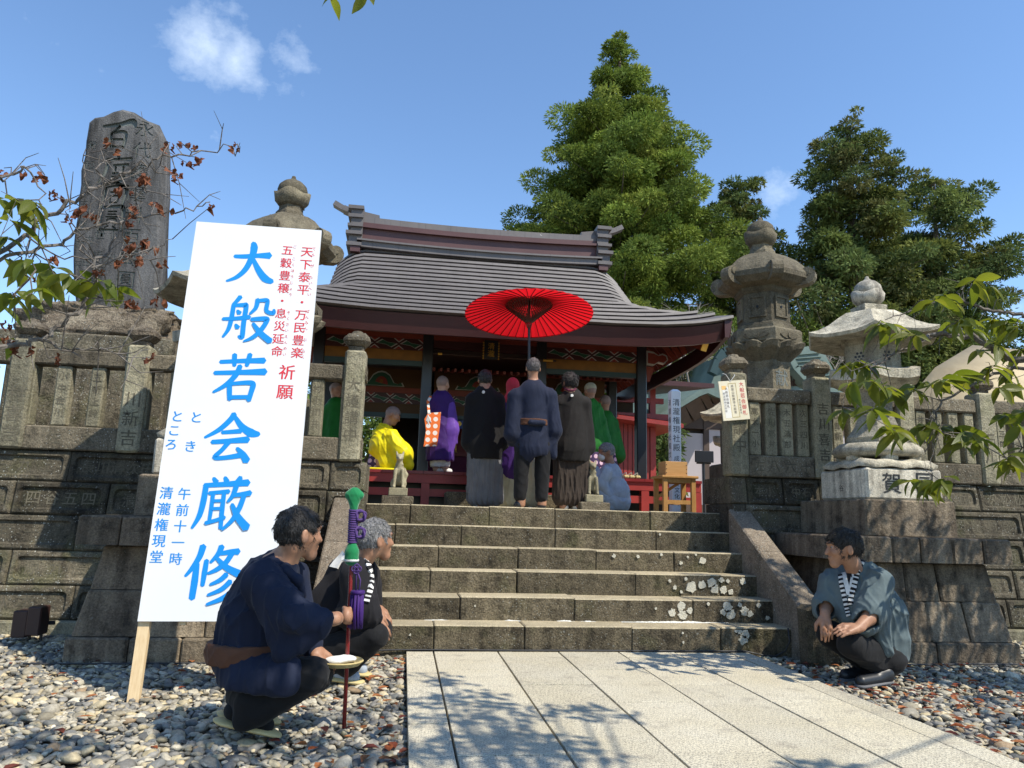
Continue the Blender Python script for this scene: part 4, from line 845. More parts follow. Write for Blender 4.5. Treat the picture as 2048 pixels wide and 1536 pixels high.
# the characters are cut into the face with a boolean
cut = MB()
def stele_txt(txt, px, py0, pitch, size):
    for i, ch in enumerate(txt):
        o = at(px - i * pitch * .13, py0 + i * pitch, Y=SYY - .15); [glyph(cut, ch, o + np.array([dx * size, 0, dz * size]), (1, 0, 0), (0, 0, 1), (0, -1, 0), size, 'c', depth=4.2 if size > .2 else 4) for dx, dz in ((0, 0),)]
CUR = [[[(2, 76, 9), (50, 86, 15), (90, 98, 24), (99, 82, 8)], [(52, 82, 11), (44, 70, 10), (34, 62, 6)], [(30, 58, 9), (28, 14, 11)], [(30, 58, 9), (72, 63, 12), (69, 15, 11)], [(32, 38, 8), (66, 41, 8)], [(30, 16, 8), (70, 18, 8)]],
 [[(50, 99, 10), (55, 88, 11)], [(16, 82, 9), (55, 86, 11), (94, 91, 14)], [(24, 80, 12), (18, 45, 13), (0, 6, 5)], [(40, 66, 8), (62, 69, 9), (86, 72, 11)], [(48, 62, 8), (46, 40, 8)], [(72, 64, 8), (70, 42, 8)], [(40, 40, 8), (82, 44, 9)], [(38, 28, 9), (78, 32, 10), (60, 14, 11), (28, -2, 5)], [(46, 24, 7), (66, 8, 11), (95, 0, 14)]],
 [[(16, 80, 10), (13, 40, 12), (6, 0, 9)], [(14, 84, 11), (60, 93, 15), (94, 84, 17), (89, 40, 13), (85, 2, 10)], [(34, 64, 8), (68, 67, 9)], [(36, 48, 8), (36, 22, 8)], [(36, 48, 8), (66, 51, 9), (63, 24, 8)], [(36, 24, 7), (63, 26, 7)]],
 [[(12, 88, 10), (9, 2, 12)], [(12, 90, 10), (60, 97, 14), (94, 91, 17), (91, 4, 13)], [(10, 5, 9), (91, 8, 9)], [(34, 76, 7), (68, 79, 8)], [(34, 66, 7), (68, 68, 7)], [(28, 55, 7), (74, 58, 8)], [(35, 46, 6), (35, 24, 7)], [(35, 46, 6), (68, 49, 7), (66, 24, 7)], [(35, 36, 6), (66, 37, 6)], [(42, 21, 7), (28, 13, 6)], [(58, 21, 7), (72, 13, 8)]]]
for st, px, py, w in zip(CUR, (236, 232, 228, 222), (272, 341, 392, 437), (62, 60, 48, 48)):
    o = at(px, py, Y=SYY - .15); brush(cut, st, o, np.array([1., 0, 0]), np.array([0, 0, 1.12]), np.array([0, -1., 0]), w * 8.35 / 1480, solid=.03)
stele_txt('永代護摩料百萬圓', 290, 258, 43, .21); stele_txt('發起者'.replace('發', '発') + '千葉町深川', 184, 290, 40, .11)
stele_txt('世話人', 200, 470, 42, .12); stele_txt('小川', 226, 470, 45, .10); stele_txt('東京木', 252, 470, 42, .10); stele_txt('内田', 178, 480, 45, .10)
mod_ok = False
try:
    co = mesh_obj('cutter', cut.v, cut.f, 'stele_cut')
    md = slab.modifiers.new('cut', 'BOOLEAN'); md.operation = 'DIFFERENCE'; md.object = co; md.solver = 'EXACT'; md.use_self = True
    try: md.material_mode = 'TRANSFER'
    except Exception: pass
    dg = bpy.context.evaluated_depsgraph_get(); nm_ = bpy.data.meshes.new_from_object(slab.evaluated_get(dg), depsgraph=dg)
    if len(nm_.vertices) > 600: slab.modifiers.clear(); slab.data = nm_; mod_ok = True
    else: slab.modifiers.clear()
    bpy.data.objects.remove(co)
except Exception as e: print('boolean', e)
def rough_rock(name, parent, c, r, mat, seed, sub=3, amp=.14, squash=None):
    v, f = ico(sub); v = np.array(v); rr = np.random.default_rng(seed); d = np.zeros(len(v))
    for k in range(22): w = rr.normal(size=3) * rr.uniform(2, 14) * (.7, .7, 1.5); d += np.abs(np.sin(v @ w + rr.uniform(0, 6))) * amp / (1 + .35 * np.linalg.norm(w))
    v = np.sign(v) * np.abs(v) ** .5; v = v * (1 + d - d.mean())[:, None] * np.array(r) + np.array(c); return mesh_obj(name, v, np.array(f), mat, parent, None, False)
rough_rock('rock_base', stl, (-3.30, SYY, 2.92), (.76, .46, .235), 'rock', 5, 4, .20)
b = MB(); b.cbox(-4.15, -2.45, SYY - .62, SYY + .62, 2.56, 2.745, .02, jit=.01); b.cbox(-4.05, -2.5, SYY - .55, SYY + .55, 1.12, 2.555, .02, jit=.01); b.build('plinth', 'wall_stone', stl)

# ================================================================== tilted white banner board with brush lettering
BT = np.array([-1.497, 5.02, 2.94]); BB = np.array([-1.475, 4.67, .375]); bu = nrm(BT - BB); bux = np.array([1., 0, 0]); bux = nrm(bux - bu * bux.dot(bu)); bn = np.cross(bux, bu)  # towards the viewer
BTR = at(643, 462, Y=5.02); BW = float((BTR - BT).dot(bux)) + .0; BH = float(np.linalg.norm(BT - BB))
sg = thing('banner_board', 'tall white notice board with large blue brush characters, leaning on a pine stake', 'sign board', (-1.49, 4.63, GZ))
b = MB(); th = .018
p0 = [BB, BB + bux * BW, BB + bux * BW - bn * th, BB - bn * th]; p1 = [x + bu * BH for x in p0]; b.hexa([p0[0], p0[1], p0[2], p0[3], p1[0], p1[1], p1[2], p1[3]]); b.build('board', 'white_board', sg)
def stake(x0, top, bot, w=.062):
    s = MB(); a = BB + bux * x0 - bu * bot - bn * (th + .022); c = BB + bux * x0 + bu * top - bn * (th + .022); s.bar(a, c, w, .038, up=tuple(bn)); s.build('stake', 'pine_wood', sg)
stake(.03, BH - .06, .50); stake(BW - .05, BH - .06, .50); stake(.24, BH + .012, .02, .035)
def bpt(px, py):
    """Point of the board's face seen at a photo pixel."""
    d = CAM_M.T @ np.array([px - 1024., py - 768., F_PX]); t = (BB - CAM_C).dot(bn) / d.dot(bn); return CAM_C + t * d
BIG = {'大': [[(14, 62, 7), (34, 63, 9), (62, 67, 9), (86, 69, 14)], [(49, 97, 8), (52, 86, 13), (50, 64, 11), (40, 34, 10), (24, 14, 8), (4, 3, 4)], [(52, 60, 6), (66, 34, 11), (82, 14, 14), (97, 8, 9)]],
 '般': [[(30, 96, 8), (24, 86, 7), (17, 78, 4)], [(19, 78, 7), (18, 50, 8), (15, 26, 7), (6, 8, 4)], [(20, 76, 6), (38, 78, 8), (43, 76, 8), (42, 40, 8), (42, 10, 8), (35, 12, 4)], [(27, 66, 4), (32, 60, 9)], [(2, 46, 6), (24, 48, 7), (52, 53, 8)], [(27, 36, 4), (32, 29, 9)], [(64, 92, 8), (62, 74, 7), (52, 60, 4)], [(65, 89, 6), (80, 91, 8), (83, 86, 7), (83, 68, 7), (96, 64, 8), (97, 72, 4)], [(56, 48, 7), (80, 51, 9), (86, 48, 8), (76, 26, 8), (62, 10, 7), (46, 1, 3)], [(60, 40, 5), (76, 20, 10), (96, 4, 11)]],
 '若': [[(10, 80, 7), (50, 84, 8), (92, 87, 11)], [(35, 97, 8), (36, 84, 8), (37, 73, 6)], [(64, 99, 8), (62, 85, 8), (60, 74, 6)], [(2, 57, 7), (45, 60, 8), (96, 64, 12)], [(48, 74, 8), (42, 55, 9), (26, 34, 8), (4, 18, 4)], [(32, 38, 8), (34, 20, 8), (36, 4, 7)], [(34, 36, 6), (66, 40, 8), (76, 37, 9), (74, 20, 8), (71, 4, 8)], [(37, 9, 7), (70, 11, 7)]],
 '会': [[(50, 98, 9), (44, 86, 9), (26, 66, 8), (2, 50, 4)], [(52, 92, 6), (66, 74, 10), (84, 62, 14), (99, 60, 7)], [(32, 61, 6), (50, 63, 7), (66, 65, 8)], [(16, 42, 7), (46, 45, 8), (80, 49, 11)], [(46, 43, 8), (36, 28, 7), (24, 13, 7), (42, 13, 7), (72, 19, 9)], [(62, 32, 5), (74, 20, 10), (82, 8, 12)]],
 '厳': [[(28, 97, 5), (34, 89, 9)], [(48, 99, 5), (52, 91, 9)], [(76, 99, 8), (68, 90, 5)], [(14, 83, 7), (50, 86, 8), (90, 90, 11)], [(17, 83, 8), (16, 55, 9), (12, 28, 8), (2, 6, 4)], [(24, 69, 6), (40, 71, 6), (58, 73, 7)], [(31, 69, 6), (31, 40, 6), (30, 16, 5)], [(50, 71, 6), (50, 40, 7), (51, 6, 6)], [(32, 55, 5), (50, 56, 5)], [(32, 41, 5), (50, 42, 5)], [(24, 15, 6), (40, 20, 6), (56, 26, 6)], [(70, 82, 8), (66, 66, 7), (58, 54, 4)], [(67, 66, 6), (80, 68, 7), (96, 71, 9)], [(86, 68, 7), (80, 44, 8), (70, 22, 7), (54, 4, 4)], [(66, 50, 5), (78, 28, 10), (96, 8, 13)]],
 '修': [[(26, 97, 10), (22, 78, 9), (12, 58, 7), (2, 44, 4)], [(19, 66, 8), (19, 36, 10), (18, 6, 9)], [(35, 72, 7), (34, 50, 8), (33, 28, 6)], [(58, 97, 9), (54, 84, 8), (42, 68, 4)], [(57, 84, 6), (74, 87, 8), (88, 88, 10)], [(78, 86, 8), (68, 68, 8), (54, 56, 7), (40, 49, 4)], [(52, 76, 5), (70, 60, 9), (95, 48, 12)], [(72, 48, 8), (62, 38, 7), (46, 30, 4)], [(80, 36, 8), (66, 22, 7), (44, 12, 4)], [(90, 24, 9), (72, 8, 8), (44, -4, 4)]]}
for ch, x, y, w in (('大', 503, 525, 98), ('般', 497, 637, 106), ('若', 480, 755, 108), ('会', 463, 877, 112), ('厳', 446, 1008, 116), ('修', 428, 1146, 118)):
    c = bpt(x, y); l = bpt(x - w / 2, y); size = 2 * np.linalg.norm(c - l) * 1.0
    t = MB(); brush(t, BIG[ch], c, bux, bu, bn, size); t.build('painted_character', 'blue_paint', sg)
def bcol(txt, x0, y0, x1, y1, px, mat, squash=1.0):
    n = len(txt); t0 = MB()
    for i, ch in enumerate(txt):
        u = i / max(n - 1, 1); t = MB() if px > 12 else t0
        if ch == ' ': continue
        x, y = x0 + (x1 - x0) * u, y0 + (y1 - y0) * u; c = bpt(x, y); size = 2 * np.linalg.norm(bpt(x + px / 2, y) - c); [glyph(t, ch, c + bux * dx * size, bux, bu, bn, size, 'b', lift=.0012 + .0003 * q, wx=squash) for q, dx in enumerate((-.016, 0, .016) if px > 12 else (0,))]
        if px > 12: t.build('painted_character', mat, sg)
    if px <= 12: tag(t0.build('small_readings', mat, sg), kind='stuff')
bcol('天下泰平・万民豊楽', 614, 504, 594, 706, 25, 'red_paint'); bcol('五穀豊穣・息災延命', 575, 501, 554, 703, 24, 'red_paint'); bcol('祈願', 574, 745, 570, 784, 34, 'red_paint')
bcol('てん が たいへい  ばんみん ぶ らく', 628, 498, 606, 714, 8.5, 'red_paint'); bcol('ご こくほうじょう  そくさいえんめい', 590, 494, 569, 709, 8, 'red_paint')
bcol('とき', 393, 835, 381, 893, 27, 'blue_paint'); bcol('ところ', 355, 833, 342, 889, 27, 'blue_paint')
bcol('午前十一時', 369, 988, 352, 1118, 27, 'blue_paint'); bcol('清瀧権現堂', 333, 986, 313, 1114, 28, 'blue_paint')

# --- brown floodlight box at the wall foot, black cable along the stairs
fx = at(98, 1268, Z=GZ); fl = thing('floodlight_box', 'dark rust brown ground floodlight box at the foot of the left wall', 'floodlight', (fx[0], 6.55, GZ))
b = MB(); b.cbox(fx[0] - .09, fx[0] + .02, 6.44, 6.60, .0, .20, .008); b.build('lamp_housing', 'rust_box', fl)
b = MB(); b.cbox(fx[0] + .03, fx[0] + .13, 6.40, 6.56, .02, .235, .008); b.build('visor', 'rust_box', fl)
b = MB(); b.tube([(fx[0] + .0, 6.56, -.06), (fx[0] + .0, 6.56, .03)], .012); b.tube([(fx[0] + .1, 6.52, -.06), (fx[0] + .1, 6.52, .05)], .012); b.box(fx[0] - .04, fx[0] + .16, 6.57, 6.6, .08, .11); b.build('bracket', 'black_plastic', fl)
cb = MB(); pts = [(-.7, 5.86, -.01), (-.36, 5.925, .0), (.0, 5.947, .008)] + [(x, 5.949 + .004 * math.sin(x * 5), .008) for x in np.linspace(.2, 2.8, 18)] + [(2.95, 5.93, -.02), (3.05, 5.94, -.03), (3.12, 5.9, .02), (3.15, 5.88, .1), (3.15, 5.9, .2)]
cb.tube(pts, .0065, 6); tag(cb.build('power_cable', 'cable', None, True), 'thin black power cable lying along the foot of the lowest step', 'cable')
c2 = MB(); c2.tube([(x, 5.60 - .02 * math.sin(x * 2), GZ + .012) for x in np.linspace(-2.45, -.6, 14)], .0065, 6); tag(c2.build('power_cable', 'cable', None, True), 'thin black power cable along the foot of the shaded left pedestal', 'cable')
c3 = MB(); c3.tube([(x, 5.61 + .015 * math.sin(x * 3), GZ + .012) for x in np.linspace(3.5, 5.0, 12)], .0065, 6); tag(c3.build('power_cable', 'cable', None, True), 'thin black power cable along the foot of the right pedestal', 'cable')
# ================================================================== shrine hall
HX, EY, RY = 1.10, 9.6, 12.4
WE, WG = 3.36, 2.42
H = thing('shrine_hall', 'red and black shrine hall with a curved dark grey ridged roof and painted eaves', 'shrine', (HX, 11.5, 1.115))
ZE = float(at(1060, 641, Y=EY)[2]); ZR = float(at(960, 517, Y=RY)[2])
UG = .40
def wid(u): return WG + (WE - WG) * max(0., 1 - u / UG) ** 1.25
def rsurf(t, u):
    """Front roof slope: t in -1..1 across, u in 0..1 from eave to ridge."""
    w = wid(u); x = t * w; z = ZE + (ZR - ZE) * (.86 * u + .14 * u * u); y = EY + (RY - EY) * u
    z += .20 * abs(t) ** 5 * max(0, 1 - u / UG) ** .8
    if u > .12:
        k = max(0, abs(x) - (w - .5)) / .5; s = min(1, (u - .12) / .3); z -= .30 * k * k * s; y -= .05 * k * s
    return np.array([HX + x, y, z])
NC = 15; ts = [-1, -.97, -.93, -.88, -.82, -.7, -.5, -.25, 0, .25, .5, .7, .82, .88, .93, .97, 1]
for k in range(NC):
    u0, u1 = k / NC, (k + 1) / NC + .012; mb = MB(); lip = .066; vs = []
    for t in ts:
        a = rsurf(t, u0); b = rsurf(t, u1); vs += [a + (0, .075, .002), a + (0, -.040, .028), a + (0, -.026, lip), b + (0, 0, .008)]
    n = len(ts); fs = []
    for i in range(n - 1):
        for j in range(3): fs.append((i * 4 + j, (i + 1) * 4 + j, (i + 1) * 4 + j + 1, i * 4 + j + 1))
    fs += [(3, 2, 1, 0), ((n - 1) * 4, (n - 1) * 4 + 1, (n - 1) * 4 + 2, (n - 1) * 4 + 3)]
    mb.add(vs, fs)
    mb.build('roof_course', 'roof_metal', H, False)
# back slope and hip sides
mb = MB()
for sgn in (-1, 1):
    us = np.linspace(0, UG, 6); V = []
    for u in us:
        a = rsurf(sgn, u); V += [a, np.array([a[0] - .0, 2 * RY - a[1], a[2]])]
        V[-2] = V[-2] + 0
    for i in range(5): mb.add([V[2 * i], V[2 * i + 1], V[2 * i + 3], V[2 * i + 2]], [(0, 1, 2, 3) if sgn > 0 else (3, 2, 1, 0)])
    g = [rsurf(sgn * .93, u) for u in np.linspace(UG, 1, 6)]; gx = HX + sgn * (WG - .18)
    poly = [np.array([gx, p[1], p[2] - .02]) for p in g] + [np.array([gx, 2 * RY - p[1], p[2] - .02]) for p in reversed(g)]
    mb.add(poly, [tuple(range(len(poly)))[::sgn]])
us = np.linspace(0, 1, 10); V = [rsurf(t, u) * (1, -1, 1) + (0, 2 * RY, 0) for u in us for t in (-1, -.9, -.5, 0, .5, .9, 1)]
mb.add(V, [(i * 7 + j, (i + 1) * 7 + j, (i + 1) * 7 + j + 1, i * 7 + j + 1) for i in range(9) for j in range(6)]); mb.build('back_roof', 'roof_metal', H)
# ridge
def along(x0, x1, zf, y, n=14): return [(x0 + (x1 - x0) * i / n, y, zf(x0 + (x1 - x0) * i / n)) for i in range(n + 1)]
ZT = float(at(960, 468, Y=RY)[2]); sag = lambda x, z: z + .05 * ((x - HX) / 2.2) ** 2 - .015
rg = MB()
def slab(mbx, x0, x1, z0, z1, hw, m=0, n=12):
    for i in range(n):
        a, b = x0 + (x1 - x0) * i / n, x0 + (x1 - x0) * (i + 1) / n
        mbx.hexa([(a, RY - hw, sag(a, z0)), (b, RY - hw, sag(b, z0)), (b, RY + hw, sag(b, z0)), (a, RY + hw, sag(a, z0)), (a, RY - hw, sag(a, z1)), (b, RY - hw, sag(b, z1)), (b, RY + hw, sag(b, z1)), (a, RY + hw, sag(a, z1))], m)
X0, X1 = HX - 2.12, HX + 2.12
slab(rg, X0, X1, ZR - .08, ZR + .02, .30, 0); slab(rg, X0, X1, ZR + .02, ZR + .05, .34, 0); slab(rg, X0, X1, ZR + .05, ZT - .17, .20, 1); slab(rg, X0, X1, ZT - .17, ZT - .13, .26, 1); slab(rg, X0, X1, ZT - .13, ZT - .07, .22, 1); slab(rg, X0 - .02, X1 + .02, ZT - .07, ZT + .04, .20, 0)
rg.build('ridge', ['roof_metal', 'roof_red'], H)
for sgn in (-1, 1):
    e = MB(); x = HX + sgn * 2.14
    for hh0, hh1, w, dx in ((-.22, -.16, .36, .05), (-.16, -.02, .30, .02), (-.02, .04, .36, .07), (.04, .13, .28, .0), (.13, .18, .33, .05), (.18, .30, .27, 0), (.30, .36, .31, .05), (.36, .46, .25, .01), (.46, .52, .29, .06)):
        zz = ZR + .16; a, b = sorted((x - sgn * .10, x + sgn * (.10 + dx))); e.box(a, b, RY - w, RY + w, zz + hh0, zz + hh1, 0)
    e.box(*sorted((x - sgn * .08, x + sgn * .08)), RY - .34, RY + .34, ZR - .16, ZR - .07, 1); e.build('ridge_end', ['roof_metal', 'roof_red'], H)
    pts = [np.array([x - sgn * .35, RY, ZT + .09]), np.array([x, RY, ZT + .15]), np.array([x + sgn * .25, RY, ZT + .24]), np.array([x + sgn * .42, RY, ZT + .33])]; hd = MB()
    for i, (a, b) in enumerate(zip(pts[:-1], pts[1:])): hd.bar(a, b + (b - a) * .03, .26 - .05 * i, .10 - .008 * i)
    hd.build('ridge_horn', 'roof_metal', H)
# fascia under the eave (front and both sides) and soffit
fa = MB(); zl = .255
def eave(t): return rsurf(t, 0)
tt = list(np.linspace(-1, 1, 25))
for a, b in zip(tt[:-1], tt[1:]):
    p, q = eave(a), eave(b); d0, d1 = .02, .09
    fa.hexa([p + (0, d1, -zl), q + (0, d1, -zl), q + (0, d1 + .05, -zl), p + (0, d1 + .05, -zl), p + (0, d0, -.005), q + (0, d0, -.005), q + (0, .4, -.005), p + (0, .4, -.005)])
for sgn in (-1, 1):
    c = eave(sgn); ys = np.linspace(EY, 2 * RY - EY, 13)
    for a, b in zip(ys[:-1], ys[1:]):
        za = c[2] - .2 * (1 - abs((a - RY) / (RY - EY)) ** 5); zb = c[2] - .2 * (1 - abs((b - RY) / (RY - EY)) ** 5); X = c[0]
        o, i_ = X - sgn * .06, X - sgn * .12; ot = X
        if sgn > 0: fa.hexa([(i_, a, za - zl), (o, a, za - zl), (o, b, zb - zl), (i_, b, zb - zl), (i_, a, za - .01), (ot, a, za - .01), (ot, b, zb - .01), (i_, b, zb - .01)])
        else: fa.hexa([(o, a, za - zl), (i_, a, za - zl), (i_, b, zb - zl), (o, b, zb - zl), (ot, a, za - .01), (i_, a, za - .01), (i_, b, zb - .01), (ot, b, zb - .01)])
fa.build('fascia', 'fascia', H)
# pillar grid
PXS = [-1.36, .235, 1.97, 3.56]; PY, PZ0 = 11.0, 1.60
zb = lambda py, px=1200: float(at(px, py, Y=PY)[2])
Z_GB0, Z_GB1, Z_OC1, Z_PB1, Z_RR1 = zb(754), zb(744), zb(724), zb(702), zb(690)
ZBR = Z_RR1 + .36
for x in PXS:
    for y in (PY, 12.65, 14.3):
        if y > 11.1 and x in PXS[1:3]: continue
        c = MB(); c.cbox(x - .078, x + .078, y - .078, y + .078, 1.12, Z_RR1 + .02, .012); p = c.build('pillar', 'black_lacquer', H)
# soffit and rafters
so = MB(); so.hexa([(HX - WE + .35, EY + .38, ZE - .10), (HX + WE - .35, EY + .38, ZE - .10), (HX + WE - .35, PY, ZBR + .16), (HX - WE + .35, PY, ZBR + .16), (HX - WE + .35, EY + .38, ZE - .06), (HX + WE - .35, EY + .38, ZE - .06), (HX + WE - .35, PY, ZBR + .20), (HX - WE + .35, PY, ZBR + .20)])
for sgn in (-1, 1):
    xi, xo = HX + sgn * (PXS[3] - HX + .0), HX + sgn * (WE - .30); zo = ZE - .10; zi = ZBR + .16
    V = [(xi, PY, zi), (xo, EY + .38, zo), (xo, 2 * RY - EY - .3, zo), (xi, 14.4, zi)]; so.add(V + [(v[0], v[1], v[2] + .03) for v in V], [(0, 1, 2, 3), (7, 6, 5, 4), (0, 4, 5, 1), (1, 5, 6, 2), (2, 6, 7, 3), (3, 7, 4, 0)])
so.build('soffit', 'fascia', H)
ZTIP = float(at(861, 657, Y=EY + .30)[2]); raf = None
xs = np.arange(-1.95, 4.2, .1435)
for i, x in enumerate(xs):
    up = .10 * abs((x - HX) / WE) ** 5
    if raf is None:
        m = MB(); m.bar((x, EY + .30, ZTIP), (x, PY + .1, ZTIP + (ZBR + .1 - ZTIP) * .72), .055, .075); raf = m.build('rafter', 'rafter_red', H); m = MB(); m.bar((x, EY + .285, ZTIP), (x, EY + .301, ZTIP), .062, .08); tip = m.build('rafter_tip', 'gold', raf); x_ref = x; r = raf
        r.location = (0, 0, up)
    else:
        r = copy_tree(raf, H); r.location = (x - x_ref, 0, up)
sr = None
for sgn in (-1, 1):
    for i in range(24):
        y = EY + .42 + i * .215
        if y > 14.4: break
        sx = PXS[3] if sgn > 0 else PXS[0]; xa, xb_ = sx - sgn * .05, HX + sgn * (WE - .38); a0 = max(0, (PY - y)) * .62
        if abs(xb_ - (xa + sgn * a0)) < .12: continue
        m = MB(); m.bar((xa + sgn * a0, y, ZBR + .08 - .25 * a0), (xb_, y, ZE - .135), .05, .07); m.build('side_rafter', 'rafter_red', H)
    cr = MB(); s0 = np.array([PXS[3] if sgn > 0 else PXS[0], PY, ZBR + .02]); s1 = np.array([HX + sgn * (WE - .30), EY + .30, ZE - .12]); cr.bar(s0, s1, .11, .15); c_ = cr.build('hip_rafter', 'rafter_red', H); m = MB(); m.bar(s1, s1 + nrm(s1 - s0) * .015, .12, .16); m.build('rafter_tip', 'gold', c_)
# painted friezes between the pillars (front), and a second row inside
def frieze(y, z0, sc, bays, name, oc='ochre'):
    for bi, (xa, xb) in enumerate(bays):
        b = MB(); L_ = xb - xa; h = Z_PB1 - Z_OC1
        b.box(xa, xb, y - .05, y + .05, z0, z0 + (Z_GB1 - Z_GB0), 0); b.box(xa, xb, y - .035, y + .035, z0 + (Z_GB1 - Z_GB0) + .001, z0 + (Z_OC1 - Z_GB0), 1); b.box(xa, xb, y - .045, y + .045, z0 + (Z_OC1 - Z_GB0) + .001, z0 + (Z_PB1 - Z_GB0), 3)
        b.box(xa, xb, y - .065, y + .06, z0 + (Z_PB1 - Z_GB0) + .001, z0 + (Z_RR1 - Z_GB0), 2); b.box(xa, xb, y - .02, y + .03, z0 + (Z_RR1 - Z_GB0) + .001, z0 + (Z_RR1 - Z_GB0) + .36, 1)
        b.build(name, ['dark_green', oc, 'rafter_red', 'fascia'], H)
        d = MB(); zc = z0 + (Z_OC1 + Z_PB1) / 2 - Z_GB0; n = max(int(L_ / .29), 3); p = L_ / n; uy = np.array([0, 0, 1.]); ux = np.array([1., 0, 0]); un = np.array([0, -1., 0]); hh = h * .46
        for k in range(n):
            o = np.array([xa + p * (k + .5), y - .046, zc])
            for lift, kk, mt in ((.0, 1, 2), (.002, .84, 0)):
                d.prism([(-p * .46 * kk, 0), (-p * .2 * kk, hh * .75 * kk), (p * .02, hh * .25 * kk), (p * .46 * kk, 0), (p * .2 * kk, -hh * .75 * kk), (-p * .02, -hh * .25 * kk)], o + un * lift, ux, uy, un, .003, mt)
            for sg in (-1, 1):
                for lift, kk, mt in ((0, 1, 2), (.002, .72, 1)): d.prism([(p * .5 - p * .22 * kk, sg * hh), (p * .5 + p * .22 * kk, sg * hh), (p * .5, sg * hh * (1 - .75 * kk))][::sg], o + un * lift, ux, uy, un, .003, mt)
        d.build('diamond_band', ['deco_green', 'deco_red', 'deco_white'], H)
        # frog-leg strut on the ochre field
        f = MB(); o = np.array([(xa + xb) / 2, y - .021, z0 + (Z_RR1 - Z_GB0) + .02]); S = .26
        prof = [(-1.5, 0), (-1.35, .28), (-1.15, .12), (-.85, .22), (-.55, .75), (-.25, .95), (0, 1.0), (.25, .95), (.55, .75), (.85, .22), (1.15, .12), (1.35, .28), (1.5, 0)]
        f.prism([(a * S, c * S) for a, c in prof][::-1], o, ux, uy, un, .02, 2); f.prism([(a * S * .93, c * S * .86 + .008) for a, c in prof][::-1], o + un * .02, ux, uy, un, .008, 0); f.prism([(.42 * S * math.cos(q * .4) * 1.0, .42 * S * abs(math.sin(q * .4)) * 1.3 + .02) for q in range(8)], o + un * .028, ux, uy, un, .008, 1); f.prism([(.13 * S * math.cos(q * .785), .3 * S + .13 * S * math.sin(q * .785)) for q in range(8)], o + un * .036, ux, uy, un, .008, 3); f.build('frog_leg_strut', ['deco_green', 'deco_red', 'deco_white', 'ochre'], H)
frieze(PY, Z_GB0, 1, [(PXS[0] + .08, PXS[1] - .08), (PXS[2] + .08, PXS[3] - .08)], 'painted_frieze')
frieze(12.55, 2.62, 1, [(-1.28, .3), (.4, 1.9), (2.0, 3.4)], 'inner_frieze', 'ochre_shaded')
cb_ = MB(); cb_.box(PXS[1] + .08, PXS[2] - .08, PY - .05, PY + .05, Z_OC1 + .06, Z_PB1, 3); cb_.box(PXS[1] + .08, PXS[2] - .08, PY - .065, PY + .06, Z_PB1 + .001, Z_RR1, 2); cb_.box(PXS[1] + .08, PXS[2] - .08, PY - .02, PY + .03, Z_RR1 + .001, Z_RR1 + .36, 1); cb_.build('center_beam', ['dark_green', 'ochre', 'rafter_red', 'fascia'], H)
rod = MB(); a = at(868, 707, Y=PY - .1); b = at(1112, 722, Y=PY - .1); rod.tube([a, b], .014, 8, 0); rod.tube([a + (.06, 0, 0), a + (.12, 0, 0)], .019, 8, 1); rod.tube([b - (.2, 0, 0), b - (.05, 0, 0)], .019, 8, 1); rod.build('curtain_rod', ['dark_wood', 'gold'], H)
pl = MB(); a = at(982, 702, Y=PY - .16); pl.box(a[0] - .105, a[0] + .105, a[1] - .02, a[1] + .02, a[2] - .13, a[2] + .16, 0)
for k in range(7): pl.box(a[0] - .125, a[0] - .106, a[1] - .025, a[1] + .01, a[2] - .13 + .04 * k, a[2] - .11 + .04 * k, 1); pl.box(a[0] + .106, a[0] + .125, a[1] - .025, a[1] + .01, a[2] - .13 + .04 * k, a[2] - .11 + .04 * k, 1)
plo = pl.build('name_plaque', ['black_lacquer', 'gold'], H); t = MB(); column(t, '清瀧', (a[0], a[1] - .021, a[2] + .07), (1, 0, 0), (0, 0, 1), (0, -1, 0), .11, lift=.001); t.build('plaque_lettering', 'gold', plo)
# bracket sets on the pillar heads
for x in PXS:
    k = MB(); z = Z_RR1 + .02; y = PY - .06
    for x0, x1, dz0, dz1, m_ in ((-.085, .085, 0, .075, 3), (-.09, .09, .055, .075, 2), (-.22, .22, .10, .16, 1), (-.235, .235, .155, .168, 2), (-.22, -.12, .17, .24, 0), (.12, .22, .17, .24, 0), (-.05, .05, .17, .27, 1), (-.235, -.105, .235, .25, 2), (.105, .235, .235, .25, 2), (-.065, .065, .255, .27, 2)):
        k.box(x + x0, x + x1, y - (.07 if m_ != 2 else .078), y + .12, z + dz0, z + dz1 - .001, m_)
    for sg in (-1, 1): k.prism([(sg * .2, .10), (sg * .30, .14), (sg * .33, .2), (sg * .28, .19), (sg * .2, .155)][::sg], (x, y - .02, z), (1, 0, 0), (0, 0, 1), (0, -1, 0), .04, 1)
    k.bar((x, y, z + .12), (x, y - .34, z + .16), .07, .09, 1); k.bar((x, y - .34, z + .17), (x, y - .355, z + .17), .075, .075, 2); k.build('bracket_set', ['deco_green', 'deco_red', 'deco_white', 'deco_blue'], H)
